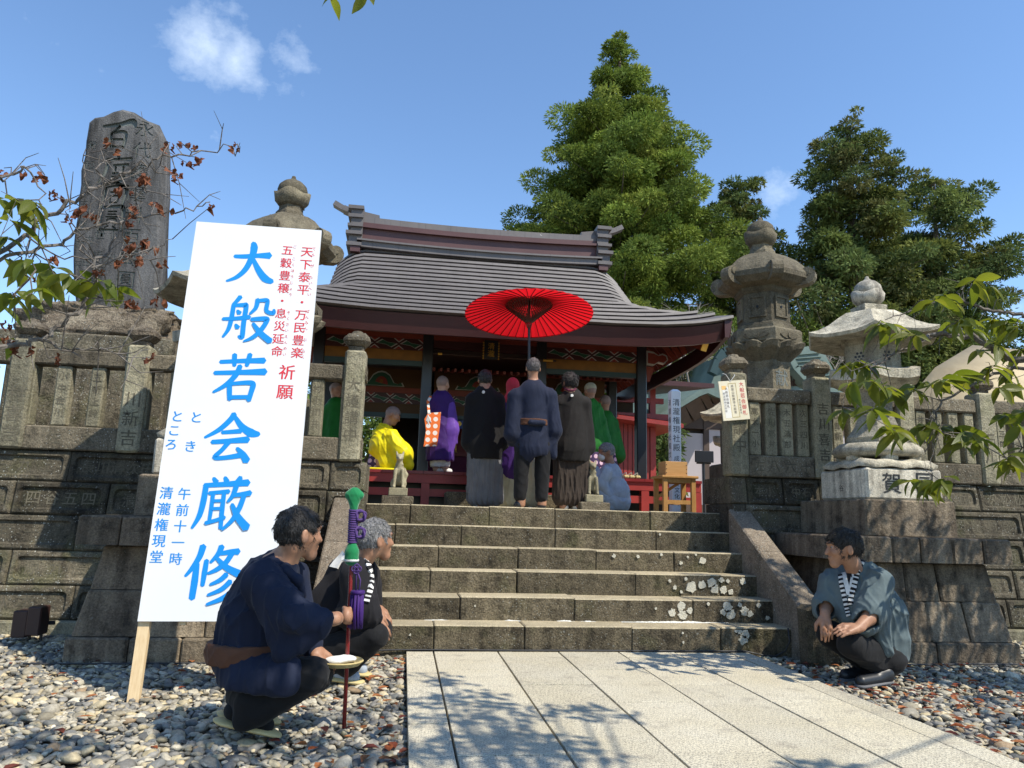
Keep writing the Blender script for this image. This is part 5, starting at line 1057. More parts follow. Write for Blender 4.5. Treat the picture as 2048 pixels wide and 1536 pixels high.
for sgn, x in ((1, PXS[3]), (-1, PXS[0])):   # carved beam noses
    n_ = MB(); P_ = [(0, -.10), (.12, -.11), (.2, -.05), (.3, -.07), (.36, 0), (.34, .07), (.27, .10), (.2, .07), (.12, .12), (0, .13)]
    n_.prism([(sgn * a, b) for a, b in P_][::sgn], (x + sgn * .08, PY + .04, (Z_OC1 + Z_PB1) / 2), (1, 0, 0), (0, 0, 1), (0, -1, 0), .08, 0); n_.prism([(sgn * a * .86 + sgn * .03, b * .72) for a, b in P_][::sgn], (x + sgn * .08, PY - .04, (Z_OC1 + Z_PB1) / 2), (1, 0, 0), (0, 0, 1), (0, -1, 0), .008, 1); n_.build('beam_nose', ['deco_white', 'rafter_red'], H)
    br = MB(); br.prism([(sgn * .08, -.34), (sgn * .14, -.36), (sgn * .22, -.12), (sgn * .08, -.12)][::sgn], (x, PY + .05, (Z_OC1 + Z_PB1) / 2), (1, 0, 0), (0, 0, 1), (0, -1, 0), .08); br.build('beam_bracket', 'rafter_red', H)
# veranda
VY, VX0, VX1, VZ = 10.08, -2.0, 4.15, 1.605
n = 22
for i in range(n):
    x0 = VX0 + (VX1 - VX0) * i / n; b = MB(); b.box(x0 + .002, x0 + (VX1 - VX0) / n - .002, VY - .03, 12.4, VZ - .04, VZ); b.build('floor_board', 'veranda_red', H)
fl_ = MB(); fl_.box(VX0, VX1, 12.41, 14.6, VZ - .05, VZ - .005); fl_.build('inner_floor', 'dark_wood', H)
b = MB(); b.box(VX0, VX1, VY, VY + .09, VZ - .16, VZ - .041); b.build('edge_beam', 'vermilion', H)
b = MB(); b.box(VX0, VX1, VY + .035, VY + .08, 1.27, 1.37); b.build('lower_rail', 'vermilion', H)
for x in (-1.9, -.83, .27, 1.37, 2.4, 3.33, 4.1): b = MB(); b.box(x - .055, x + .055, VY + .004, VY + .11, 1.117, VZ - .162); b.build('veranda_post', 'vermilion', H)
b = MB(); b.box(VX0 + .1, VX1 - .1, VY + .5, VY + .55, 1.117, VZ - .06); b.build('underfloor_shade', 'black_lacquer', H)  # black sheet standing in for the shade under the floor
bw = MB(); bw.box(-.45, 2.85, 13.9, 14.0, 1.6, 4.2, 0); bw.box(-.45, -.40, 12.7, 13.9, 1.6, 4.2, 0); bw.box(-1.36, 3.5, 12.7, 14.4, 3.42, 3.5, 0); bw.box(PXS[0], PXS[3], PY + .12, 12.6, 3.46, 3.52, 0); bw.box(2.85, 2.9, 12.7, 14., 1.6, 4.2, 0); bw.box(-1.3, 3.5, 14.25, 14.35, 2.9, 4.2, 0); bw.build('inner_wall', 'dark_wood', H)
for i in range(15): m = MB(); x = .35 + i * .11; m.bar((x, PY + .3, 3.25), (x, 12.4, 3.44), .035, .05); m.build('ceiling_batten', 'rafter_red', H)
for i in range(14): m = MB(); x = 2.02 + i * .11; m.bar((x, PY + .3, 3.25), (x, 12.4, 3.44), .035, .05); m.build('ceiling_batten', 'rafter_red', H)
# altar
al = thing('altar', 'dark red altar with gold fittings and a candle deep inside the shrine hall', 'altar', (1.1, 13.2, 1.6))
m = MB(); m.box(.3, 1.9, 13.0, 13.6, 1.602, 2.05, 0); m.box(.25, 1.95, 12.95, 13.62, 2.05, 2.11, 1); m.build('altar_table', ['maroon', 'rafter_red'], al)
for x, y, s_ in ((.55, 12.98, 1), (1.6, 12.98, 1), (.85, 13.1, .8)):
    m = MB(); m.lathe([(.05 * s_, 0), (.02 * s_, .05), (.015 * s_, .25 * s_), (.05 * s_, .30 * s_), (.045 * s_, .33 * s_)], (x, y, 2.11), 10, 0, 0); m.lathe([(.018, .33 * s_), (.018, .33 * s_ + .28)], (x, y, 2.11), 8, 0, 1); m.build('candlestick', ['gold', 'white_cloth'], al)
m = MB()
for k in range(16): m.ell((.4 + rnd.random() * 1.3, 13.0 + rnd.random() * .3, 2.16 + rnd.random() * .5), (.02, .02, .03), 6, 4)
m.build('altar_ornaments', 'gold', al)
m = MB(); m.box(.6, 1.6, 13.65, 13.7, 2.1, 3.1, 0); m.box(.55, .62, 13.6, 13.72, 2.1, 3.1, 1); m.box(1.58, 1.65, 13.6, 13.72, 2.1, 3.1, 1); m.box(.55, 1.65, 13.6, 13.72, 3.1, 3.18, 1); m.build('altar_screen', ['deco_red', 'gold'], al)
for i in range(6):
    m = MB(); a = math.pi * i / 5; x = .45 + .26 * i; m.lathe([(.05, -.012), (.055, 0), (.05, .012)], (x, 12.62, 2.52), 10); 
m = MB()
for i in range(7): m.prism([(.045 * math.cos(q * .785), .045 * math.sin(q * .785)) for q in range(8)], (.35 + .25 * i, 12.49, 2.56), (1, 0, 0), (0, 0, 1), (0, -1, 0), .01, 0)
m.box(.3, 1.95, 12.5, 12.53, 2.48, 2.64, 1); m.build('crest_beam', ['gold', 'deco_blue'], H)

# ------------------------------------------------------------------ stepping stone, fox statues, table, signs
zt = float(at(900, 983, Y=9.55)[2]); blk = MB(); blk.cbox(.52, 2.35, 9.5, 9.95, 1.117, zt, .012, jit=.004); tag(blk.build('stepping_stone', 'step_stone'), 'long granite stepping stone in front of the red veranda, behind the standing men', 'stepping stone')
def fox(label, x, y, face, mirror):
    f = thing('fox_statue', label, 'statue', (x, y, 1.115), 'stone guardian statues at the top of the stairs')
    m = MB(); m.cbox(x - .175, x + .175, y - .17, y + .17, 1.117, 1.225, .01, jit=.003); m.build('plinth', 'fence_rail', f); m = MB(); m.cbox(x - .105, x + .105, y - .13, y + .13, 1.226, 1.315, .008, jit=.002); m.build('pedestal', 'fox_stone', f)
    z = 1.315; P = lambda a, b, c: np.array([x + a, y + b, z + c]); s = mirror
    prim = [RC(P(0, .055, .09), P(0, .02, .20), .066, .055, .03), RC(P(0, .02, .20), P(0, -.02, .29), .055, .036, .03), EL(P(0, -.035, .345), np.array([.042, .05, .042]), None, .02), RC(P(0, -.06, .34), P(0, -.115, .325), .026, .015, .015),
            RC(P(.03, -.03, .375), P(.04, -.02, .415), .016, .007, .01), RC(P(-.03, -.03, .375), P(-.04, -.02, .415), .016, .007, .01)]
    for sg in (1, -1): prim += [RC(P(.04 * sg, -.04, .20), P(.05 * sg, -.065, .02), .022, .017, .012), RC(P(.05 * sg, -.06, .015), P(.05 * sg, -.095, .010), .019, .014, .01), EL(P(.058 * sg, .06, .055), np.array([.035, .07, .055]), None, .015), RC(P(.065 * sg, .02, .012), P(.065 * sg, -.03, .010), .02, .016, .01)]
    prim += [RC(P(.05 * s, .10, .03), P(.075 * s, .11, .16), .02, .028, .015), RC(P(.075 * s, .11, .16), P(.06 * s, .09, .23), .028, .01, .015), RC(P(-.035, -.03, .268), P(.035, -.03, .268), .012, .012, .01)]
    soft('figure', prim, .008, 'fox_stone', f)
fp = at(796, 985, Y=8.62); fox('small sitting stone fox statue left of the standing men, below the yellow robed monk', fp[0], 8.62, 0, 1)
fp = at(1184, 985, Y=8.75); fox('small sitting stone fox statue beside the masked man in pale blue', fp[0], 8.75, 0, -1)
# wooden table with a box
TY = 8.0; a = at(1325, 950, Y=TY); b2 = at(1393, 952, Y=TY); tz = float(a[2]) + .0
tb = thing('wooden_table', 'small brown wooden stand at the top of the stairs, in front of the white post', 'table', ((a[0] + b2[0]) / 2, TY + .17, 1.12))
x0, x1 = a[0] + .015, b2[0] - .015
m = MB(); m.cbox(x0 - .03, x1 + .03, TY - .03, TY + .37, tz - .03, tz, .006); m.build('tabletop', 'table_wood', tb)
for lx in (x0 + .02, x1 - .02):
    for ly in (TY + .02, TY + .32): m = MB(); m.box(lx - .024, lx + .024, ly - .024, ly + .024, 1.117, tz - .031); m.build('leg', 'table_wood', tb)
for ly in (TY + .02, TY + .32): m = MB(); m.box(x0 + .045, x1 - .045, ly - .012, ly + .012, 1.22, 1.265); m.build('stretcher', 'table_wood', tb)
for ly in (TY + .02, TY + .32): m = MB(); m.box(x0 + .045, x1 - .045, ly - .012, ly + .012, tz - .08, tz - .032); m.build('apron', 'table_wood', tb)
m = MB(); m.bar((x0 + .03, TY + .31, 1.3), (x1 - .03, TY + .31, 1.5), .02, .03); m.build('brace', 'table_wood', tb)
bx = thing('offertory_box', 'plain brown wooden box standing on the small wooden table', 'box', (a[0] + .15, TY + .17, tz)); ba = at(1331, 940, Y=TY + .03)[0]; bb = at(1375, 940, Y=TY + .03)[0]; bh = float(at(1350, 923, Y=TY + .03)[2])
m = MB(); m.cbox(ba, bb, TY + .03, TY + .27, tz + .002, bh, .004)
mo = m.build('box_body', 'box_wood', bx); m = MB()
for lx in (ba + .012, bb - .012):
    for k in range(3): m.ell((lx, TY + .029, tz + .03 + k * .045), (.006, .004, .006), 6, 4)
m.build('nails', 'black_plastic', bx)
# white square post
wp = at(1352, 790, Y=8.9); wt = float(at(1350, 780, Y=8.9)[2]); pw = thing('white_signpost', 'square white wooden post with black brush lettering behind the small table', 'signpost', (wp[0], 8.95, 1.115)); m = MB(); m.cbox(wp[0] - .062, wp[0] + .062, 8.9, 9.02, 1.117, wt - .01, .006); m.hexa([(wp[0] - .056, 8.906, wt - .01), (wp[0] + .056, 8.906, wt - .01), (wp[0] + .056, 9.014, wt - .01), (wp[0] - .056, 9.014, wt - .01), (wp[0] - .03, 8.93, wt + .015), (wp[0] + .03, 8.93, wt + .015), (wp[0] + .03, 8.99, wt + .015), (wp[0] - .03, 8.99, wt + .015)]); m.build('shaft', 'white_paint', pw)
t = MB(); column(t, '清瀧権現社殿', (wp[0], 8.9, wt - .16), (1, 0, 0), (0, 0, 1), (0, -1, 0), .098, 1.17, lift=.001); column(t, '成田山重要文化財', (wp[0], 8.9, wt - .87), (1, 0, 0), (0, 0, 1), (0, -1, 0), .07, 1.12, lift=.001); column(t, '清瀧権現社殿文化財', (wp[0] - .062, 8.96, wt - .16), (0, -1, 0), (0, 0, 1), (-1, 0, 0), .085, 1.3, lift=.001); t.build('painted_lettering', 'ink', pw)
# black board on a stand
ms = at(1408, 913, Y=9.5); M_ = thing('display_stand', 'black flat panel on a thin black stand before the white walled hall', 'music stand', (ms[0], 9.5, 1.115)); m = MB(); m.cbox(ms[0] - .13, ms[0] + .13, 9.48, 9.505, ms[2] - .08, ms[2] + .075, .005); m.build('panel', 'black_plastic', M_); m = MB(); m.tube([(ms[0], 9.52, 1.117), (ms[0], 9.52, ms[2])], .018, 8); m.tube([(ms[0] - .1, 9.515, ms[2] - .09), (ms[0] + .1, 9.515, ms[2] - .09)], .012, 6); m.build('stand_pole', 'black_plastic', M_); m = MB(); m.lathe([(.16, 0), (.16, .02), (.03, .03)], (ms[0], 9.52, 1.117), 14); m.build('stand_base', 'black_plastic', M_)
# notice plate hanging from the gate post
q = [at(*p, Y=7.045) for p in ((1447, 842), (1500, 838), (1490, 768), (1438, 763))]; npl = thing('notice_plate', 'cream wooden notice plate with red and black writing hanging on the fence post', 'sign', q[0])
ux = nrm(q[1] - q[0]); uy = nrm((q[3] - q[0]) - ux * (q[3] - q[0]).dot(ux)); un = np.array([0, -1., 0]); w_, h_ = float((q[1] - q[0]).dot(ux)), float((q[3] - q[0]).dot(uy)); m = MB(); m.prism([(0, 0), (w_, 0), (w_, h_), (0, h_)], q[0] + (0, .01, 0), ux, uy, un, .014); m.build('plate', 'plate_wood', npl)
pp = lambda a, b, l=.0045: q[0] + ux * a * w_ + uy * b * h_ + un * l
m = MB(); m.prism([(0, 0), (.24 * w_, 0), (.24 * w_, .78 * h_), (0, .78 * h_)], pp(.1, .06), ux, uy, un, .0006, 0); m.prism([(0, 0), (.16 * w_, 0), (.16 * w_, .1 * h_), (0, .1 * h_)], pp(.09, .78), ux, uy, un, .001, 1); m.build('pasted_slips', ['paper', 'orange_patch'], npl)
m = MB()
for a0, a1, b0, b1 in ((.34, .36, .08, .92), (.62, .64, .08, .92), (.34, .64, .92, .935), (.34, .64, .065, .08)): m.prism([(0, 0), ((a1 - a0) * w_, 0), ((a1 - a0) * w_, (b1 - b0) * h_), (0, (b1 - b0) * h_)], pp(a0, b0), ux, uy, un, .0006)
m.build('ruled_frame', 'straw', npl)
t = MB(); column(t, '大般若会御札', pp(.84, .89), ux, uy, un, .052, 1.12, lift=.001); t.build('red_lettering', 'red_paint', npl)
t = MB(); column(t, '成田山新勝寺大般若', pp(.49, .86), ux, uy, un, .03, 1.12, lift=.002); column(t, '本日限定配布', pp(.70, .5), ux, uy, un, .022, 1.2, lift=.001); column(t, '大般若会御札', pp(.25, .8), ux, uy, un, .03, 1.2, lift=.003); column(t, '限定配布文化財', pp(.15, .68), ux, uy, un, .025, 1.2, lift=.003); t.build('black_lettering', 'ink_faint', npl)
m = MB(); tp = pp(.45, .98); m.tube([tp, tp + (-.05, -.005, .07), tp + (-.055, .06, .09)], .0035, 5); m.tube([tp, tp + (.05, -.005, .07), tp + (.055, .06, .09)], .0035, 5); m.build('string', 'white_cloth', npl)
# straw sandals on the veranda edge
for i, (px, py) in enumerate(((1252, 952), (1263, 953), (1275, 955))):
    c = at(px, py, Y=10.1); s_ = thing('straw_sandal', ['first straw sandal on the veranda edge, nearest the masked man', 'middle straw sandal of three on the veranda edge', 'last straw sandal on the veranda edge, nearest the black pillar'][i], 'sandal', (c[0], 10.12, VZ), 'straw sandals on the veranda edge')
    m = MB(); m.cbox(c[0] - .038, c[0] + .038, 10.06, 10.3, VZ + .002, VZ + .045, .014); m.build('sole', 'straw', s_); m = MB(); m.tube([(c[0] - .035, 10.2, VZ + .045), (c[0], 10.1, VZ + .085), (c[0] + .035, 10.2, VZ + .045)], .009, 6); m.build('strap', 'white_cloth', s_)

# ------------------------------------------------------------------ buildings beyond
rb = thing('red_outbuilding', 'small vermilion boarded outbuilding with green eaves right of the shrine hall', 'outbuilding', (4.3, 15.5, 1.115)); by = 15.0
xa, xb = float(at(1238, 880, Y=by)[0]), float(at(1300, 880, Y=by)[0]); n = 7
for i in range(n): m = MB(); u = xa + (xb - xa) * i / n; m.box(u + .008, u + (xb - xa) / n - .008, by, by + .04 + .012 * (i % 2), 1.3, float(at(1270, 845, Y=by)[2])); m.build('wall_board', 'vermilion', rb)
m = MB(); zt2 = float(at(1290, 770, Y=by)[2]); m.box(xb, xb + .12, by - .03, by + .1, 1.117, zt2); m.build('post', 'vermilion', rb); m = MB(); z = float(at(1270, 838, Y=by)[2]); m.box(xa - 1, xb + .5, by - .06, by + .05, z, z + .12); m.build('lintel', 'vermilion', rb)
m = MB(); z = float(at(1260, 800, Y=by)[2]); m.box(xa - 1, xb + .3, by - .02, by + .05, z - .05, z + .06); m.build('upper_rail', 'vermilion', rb)
m = MB(); z = float(at(1300, 838, Y=by)[2]); m.hexa([(xa - 1.5, by - .5, z + .03), (xb + .55, by - .5, z - .22), (xb + .55, by + 1.2, z - .22), (xa - 1.5, by + 1.2, z + .03), (xa - 1.5, by - .5, z + .09), (xb + .55, by - .5, z - .14), (xb + .55, by + 1.2, z + .25), (xa - 1.5, by + 1.2, z + .4)]); m.build('lower_roof', 'vermilion', rb)
m = MB(); z0 = float(at(1290, 770, Y=by)[2]); z1 = float(at(1365, 780, Y=by)[2]); m.hexa([(xa - 1, by - .7, z0 - .12), (xb + 1.15, by - .7, z1 - .05), (xb + 1.15, by + 3, z1 + .4), (xa - 1, by + 3, z0 + .3), (xa - 1, by - .7, z0), (xb + 1.15, by - .7, z1 + .04), (xb + 1.15, by + 3, z1 + .55), (xa - 1, by + 3, z0 + .5)]); m.build('upper_roof', 'fascia', rb)
m = MB(); m.box(xa - 1, xb + .1, by + 1.5, by + 1.6, 1.12, zt2 - .1); m.build('rear_wall', 'dark_wood', rb)

th = thing('side_hall', 'white walled temple hall with a green copper roof behind the right hand gate post', 'temple hall', (7.5, 18, 1.115)); Yh = 17.0
A = lambda px, py, y=Yh: at(px, py, Y=y)
# lower roof: a curved eave seen from its end
eav = [(1245, 858), (1290, 842), (1330, 822), (1370, 798), (1400, 780), (1416, 774), (1436, 783), (1470, 790)]
m = MB()
for (a0, b0), (a1, b1) in zip(eav[:-1], eav[1:]):
    p, q_ = A(a0, b0), A(a1, b1); p2, q2 = A(a0, b0 + 12), A(a1, b1 + 12)
    m.hexa([p2, q2, q2 + (0, 5, .9), p2 + (0, 5, .9), p, q_, q_ + (0, 5, 1.2), p + (0, 5, 1.2)])
m.build('lower_roof', 'copper_green', th)
m = MB()
for (a0, b0), (a1, b1) in zip(eav[:-1], eav[1:]):
    p, q_ = A(a0, b0 + 13, Yh + .25), A(a1, b1 + 13, Yh + .25); p2, q2 = A(a0 + 20, b0 + 45, Yh + .8), A(a1 + 14, b1 + 45, Yh + .8); m.add([p, q_, q2, p2], [(3, 2, 1, 0)])
m.build('eave_soffit', 'brown_wood', th)
m = MB(); p = [A(1420, 775, 18.5), A(1432, 742, 18.5), A(1447, 712, 18.5), A(1640, 690, 18.5), A(1700, 800, 18.5), A(1436, 790, 18.5)]; m.add(p + [x + (0, 6, .5) for x in p], [(0, 1, 2, 3, 4, 5), (0, 6, 7, 1), (1, 7, 8, 2), (2, 8, 9, 3), (3, 9, 10, 4)]); m.build('main_roof', 'copper_green', th)
for k in range(9): m = MB(); a0 = A(1440 + k * 2.5, 722 + k * 7, 18.46); b0 = A(1640 + k * 4, 705 + k * 7.5, 18.46); m.bar(a0, b0, .05, .03); m.build('roof_seam', 'copper_green', th)
m = MB(); pts = [A(1424, 748, 18.3), A(1434, 722, 18.3), A(1446, 704, 18.3), A(1500, 690, 18.3), A(1560, 684, 18.3)]
for a0, b0 in zip(pts[:-1], pts[1:]): m.bar(a0, b0, .22, .22)
m.build('ridge', 'dark_green', th)
m = MB(); pts = [A(1555, 672, 17.4), A(1566, 705, 17.4), A(1582, 738, 17.4), A(1606, 764, 17.4), A(1640, 780, 17.4)]
for a0, b0 in zip(pts[:-1], pts[1:]): m.bar(a0, b0 + (b0 - a0) * .04, .5, .16)
m.build('gable_barge', 'copper_green', th)
m = MB(); p = [A(1548, 700, 17.6), A(1566, 716, 17.6), A(1596, 772, 17.6), A(1540, 772, 17.6)]; m.add(p, [(3, 2, 1, 0)]); m.build('gable_wall', 'brown_wood', th)
for k in range(7): m = MB(); a0 = A(1552 + 6 * k, 742 + k, 17.5); b0 = A(1552 + 6 * k, 772, 17.5); m.bar(a0, b0, .03, .03); m.build('gable_bar', 'dark_wood', th)
yw = Yh + .9; zt3 = float(A(1400, 850, yw)[2]); zb3 = 1.12; xs_ = [float(A(px, 900, yw)[0]) for px in (1330, 1352, 1412, 1470, 1560, 1700)]
for i in range(5): m = MB(); m.box(xs_[i] + .03, xs_[i + 1] - .03, yw, yw + .1, zb3 + .35, float(A((1340, 1380, 1440, 1500, 1600)[i], 862 + (10, 4, -6, -10, -10)[i], yw)[2])); m.build('wall_panel', 'plaster', th)
for x in xs_: m = MB(); m.box(x - .07, x + .07, yw - .05, yw + .1, zb3, zt3 + .5); m.build('wall_post', 'brown_wood', th)
m = MB(); m.box(xs_[0] - .2, xs_[-1], yw - .03, yw + .12, zb3, zb3 + .35); m.build('sill_beam', 'brown_wood', th); m = MB(); z = float(A(1400, 858, yw)[2]); m.box(xs_[1], xs_[-1], yw - .03, yw + .12, z, z + .3); m.build('wall_beam', 'brown_wood', th)
m = MB(); m.box(xs_[0], xs_[-1], yw + .15, yw + 4, 1.12, zt3 + .6); m.build('inner_mass', 'brown_wood', th)
gl = None
for o in list(COL.objects):
    if o.name.startswith('pale_lantern') and o.get('category') and 'half behind' in o.get('label', ''): gl = o
if gl is not None:
    c = copy_tree(gl); tgt = at(1394, 833, Y=10.6); c.location = (float(tgt[0]) + .68, 10.6, float(tgt[2]) - 1.50); c['label'] = 'grey stone lantern partly hidden behind the gate post with the notice plate'
    c['group'] = 'pale granite lanterns on pedestals'
    m = MB(); m.cbox(c.location.x - .45, c.location.x + .45, 10.2, 11.0, 1.117, c.location.z - .003, .02); 
    if c.location.z > 1.15: m.build('footing', 'granite', c)
# beige tarpaulin roof beyond the right fence
tp = thing('tarpaulin_canopy', 'beige tarpaulin canopy behind the fence and cherry leaves on the right', 'canopy', (9.5, 11, 1.115)); p = [at(1815, 800, Y=10.5), at(1870, 735, Y=11), at(1945, 690, Y=12), at(2100, 705, Y=12), at(2300, 760, Y=11.5), at(2300, 860, Y=10), at(1820, 860, Y=10)]
m = MB(); cpt = np.mean(p, 0) + (0, 0, .25); N_ = len(p)
m.add(p + [cpt] + [x - (0, 0, .03) for x in p], [(i, (i + 1) % N_, N_) for i in range(N_)] + [(i, N_ + 1 + i, N_ + 1 + (i + 1) % N_, (i + 1) % N_) for i in range(N_)]); m.build('tarp', 'tarp_beige', tp, True)
for x in (9., 11.8):
    m = MB(); m.tube([(x, 10.8, 1.117), (x, 10.8, 3.1)], .03, 8); m.build('canopy_pole', 'fence_rail', tp)
# ================================================================== trees
def cards(Cn, Dr, L, Wd, rs):
    """Diamond shaped leaf sprays: centre, direction, length, width -> verts (n,4,3)."""
    n = len(Cn); up = rs.normal(size=(n, 3)); s = np.cross(Dr, up); s /= np.maximum(np.linalg.norm(s, axis=1, keepdims=True), 1e-6)
    return np.stack([Cn - Dr * L[:, None] * .5, Cn + s * Wd[:, None] * .5 - Dr * L[:, None] * .06, Cn + Dr * L[:, None] * .5, Cn - s * Wd[:, None] * .5 - Dr * L[:, None] * .06], 1)
def crown_mesh(name, clumps, per, L, Wd, cols, seed, parent, mat, droop=.1, shell=(.35, 1.0), upb=.25):
    rs = np.random.default_rng(seed); V = []; Cc = []
    for c, r, ax in clumps:
        n = int(per * (r / .5) ** 1.6) if per > 60 else per; d = rs.normal(size=(n, 3)); d[:, 2] += upb; d /= np.linalg.norm(d, axis=1, keepdims=True)
        rr = rs.uniform(shell[0], shell[1], n) ** .5 * r; P = np.asarray(c) + d * rr[:, None] * np.asarray(ax); D = d + rs.normal(0, .35, (n, 3)); D[:, 2] -= droop; D /= np.linalg.norm(D, axis=1, keepdims=True)
        V.append(cards(P, D, L * rs.uniform(.6, 1.35, n), Wd * rs.uniform(.6, 1.3, n), rs)); k = rs.choice(len(cols)); b = np.array(cols[k]) * rs.uniform(.8, 1.2); Cc.append(np.repeat(b[None] * rs.uniform(.7, 1.3, (n, 1)), 4, 0))
    V = np.concatenate(V); o = mesh_obj(name, V.reshape(-1, 3), np.arange(len(V) * 4).reshape(-1, 4), mat, parent); set_col(o, np.concatenate(Cc)); return o
def conifer(label, base, top, prof, ncl, per, seed, cols, rc=(.4, .75), gaps=0., L=.2, Wd=.075, lean=(0, 0), dens=1., lower=0.):
    """prof: [(height fraction, radius)]; clumps sit on limbs that leave a tapered trunk."""
    rs = np.random.default_rng(seed); t = thing('conifer_tree', label, 'tree', base, 'conifers behind the shrine'); bx, by, bz = base; Ht = top - bz
    hs = [p[0] for p in prof]; ra = [p[1] for p in prof]
    m = MB(); tr = [np.array([bx + lean[0] * q, by + lean[1] * q, bz + Ht * q]) for q in np.linspace(0, .97, 9)]; m.tube(tr, [max(.034 * Ht * (1 - q), .03) for q in np.linspace(0, .97, 9)], 9); m.build('trunk', 'bark', t)
    cl = []; lb = MB(); lob = [(rs.uniform(0, 6.28), rs.uniform(.15, 1), rs.uniform(.3, .8)) for _ in range(9)]
    h = lower; nl = 0
    while h < .985:   # whorls of limbs, each carrying flattened sprays
        R0 = np.interp(h, hs, ra); nb = max(3, int(dens * (3 + 1.7 * R0))); a0 = rs.uniform(0, 6.28)
        for b in range(nb):
            a = a0 + 6.283 * b / nb + rs.normal(0, .25); hh = h + rs.normal(0, .012)
            if gaps and rs.random() < gaps * .45 + gaps * .3 * math.sin(3 * a + h * 23): continue
            ln = R0 * rs.uniform(.66, 1.12) * (1 + .12 * math.sin(2.3 * a + 9 * h + seed)); z0 = bz + Ht * hh; o = np.array([bx + lean[0] * hh, by + lean[1] * hh, z0]); dr = np.array([math.cos(a), math.sin(a), 0]); tip = o + dr * ln - np.array([0, 0, .10 * ln])
            if ln > .7 and (nl % 2 == 0): lb.tube([o + (0, 0, -.12 * ln), o + dr * ln * .5 - np.array([0, 0, .13 * ln]), tip], [.05, .03, .01], 4, cap=False)
            nl += 1
            for q in ((.98,) if ln < .6 else (.55, .8, 1.0) if ln < 2 else (.45, .63, .8, .98)):
                c = o + dr * ln * q + np.array([rs.normal(0, .12), rs.normal(0, .12), -.12 * ln * q + .10 * ln * q * q + rs.normal(0, .08)]); cl.append((c, rs.uniform(*rc) * (.45 + .55 * min(1, R0 / 2.2)) * (1.05 - .25 * q), (1.1, 1.1, .62)))
        h += rs.uniform(.038, .058) * (1.15 if h < .6 else .85)
    tag(lb.build('limbs', 'bark', t), kind='stuff'); crown_mesh('crown', cl, per, L, Wd, cols, seed, t, 'needles'); return t
GC = [(.100, .138, .024), (.122, .158, .028), (.083, .12, .022), (.142, .172, .034), (.07, .10, .02)]; GD = [(.065, .09, .028), (.085, .11, .03), (.055, .08, .026), (.105, .12, .03), (.09, .095, .034)]
conifer('huge bright green cone shaped cedar rising behind the shrine roof', (7.3, 25, 1.1), 19.7, [(0, 2.5), (.2, 4.6), (.4, 4.4), (.55, 3.75), (.68, 2.8), (.8, 1.75), (.9, .9), (1, .05)], 620, 400, 3, GC, (.50, .92), .06, dens=1.5, L=.155, Wd=.055, lower=.12)
conifer('dark tall irregular conifer with sky gaps behind the two right hand lanterns', (16.6, 25, 1.1), 17.2, [(0, 1.5), (.2, 3.4), (.45, 3.0), (.65, 2.3), (.8, 1.9), (.92, 1.2), (1, .3)], 330, 230, 5, GD, (.45, .9), .45, dens=1.15, L=.20, Wd=.065, lower=.15)
conifer('dark spreading conifer with a leaning crown at the far right of the tree row', (19.9, 25.5, 1.1), 15.4, [(0, 1.2), (.25, 3.3), (.5, 3.1), (.68, 2.9), (.85, 1.9), (1, .4)], 270, 230, 8, GD, (.45, .9), .5, dens=1.1, L=.20, Wd=.065, lean=(.8, 0), lower=.3)
conifer('smaller dark conifer between the huge cedar and the tall irregular one', (12.6, 26.5, 1.1), 14.9, [(0, 1.5), (.25, 2.8), (.5, 2.5), (.75, 1.7), (.9, 1.05), (1, .25)], 300, 230, 13, GD, (.4, .8), .25, dens=1.2, L=.19, Wd=.065, lower=.1)
def shrub(label, cl, seed, cols, per=130, L=.16, Wd=.07, name='broadleaf_shrub', bark=True):
    c0 = np.mean([c[0] for c in cl], 0); t = thing(name, label, 'shrub', (c0[0], c0[1], 1.1)); m = MB()
    for c, r, a in cl[::2]: m.tube([(c0[0] + rnd.uniform(-.2, .2), c0[1], 1.05), ((c0[0] + c[0]) / 2, c0[1], (1.1 + c[2]) / 2 + .2), c], [.06, .04, .015], 5, cap=False)
    m.build('stems', 'bark', t); crown_mesh('foliage', cl, per, L, Wd, cols, seed, t, 'needles', .3); return t
def cl_px(pts, Y, r, dy=.8): return [(at(px, py, Y=Y + rnd.uniform(-dy, dy)), r * rnd.uniform(.7, 1.25), (1, 1, .85)) for px, py in pts]
def scat(x0, x1, y0, y1, n): return [(rnd.uniform(x0, x1), rnd.uniform(y0, y1)) for _ in range(n)]
shrub('light green shrubbery behind the open left end of the shrine hall', cl_px(scat(600, 800, 760, 960, 34), 18, .6), 21, [(.10, .15, .035), (.13, .17, .05), (.08, .12, .03)])
shrub('dense green shrubs filling the gap between the shrine eave and the white walled hall', cl_px(scat(1270, 1470, 700, 860, 60), 21.5, .7), 22, GC + GD)
shrub('dark green bush in shade below the red outbuilding roof', cl_px(scat(1275, 1345, 860, 1000, 22), 17.2, .45, .3), 23, GD)
shrub('low dark green trees behind the pale lantern and the tarpaulin', cl_px(scat(1580, 1990, 560, 800, 85), 24, .85, 1.5), 24, GD + GC[:1])
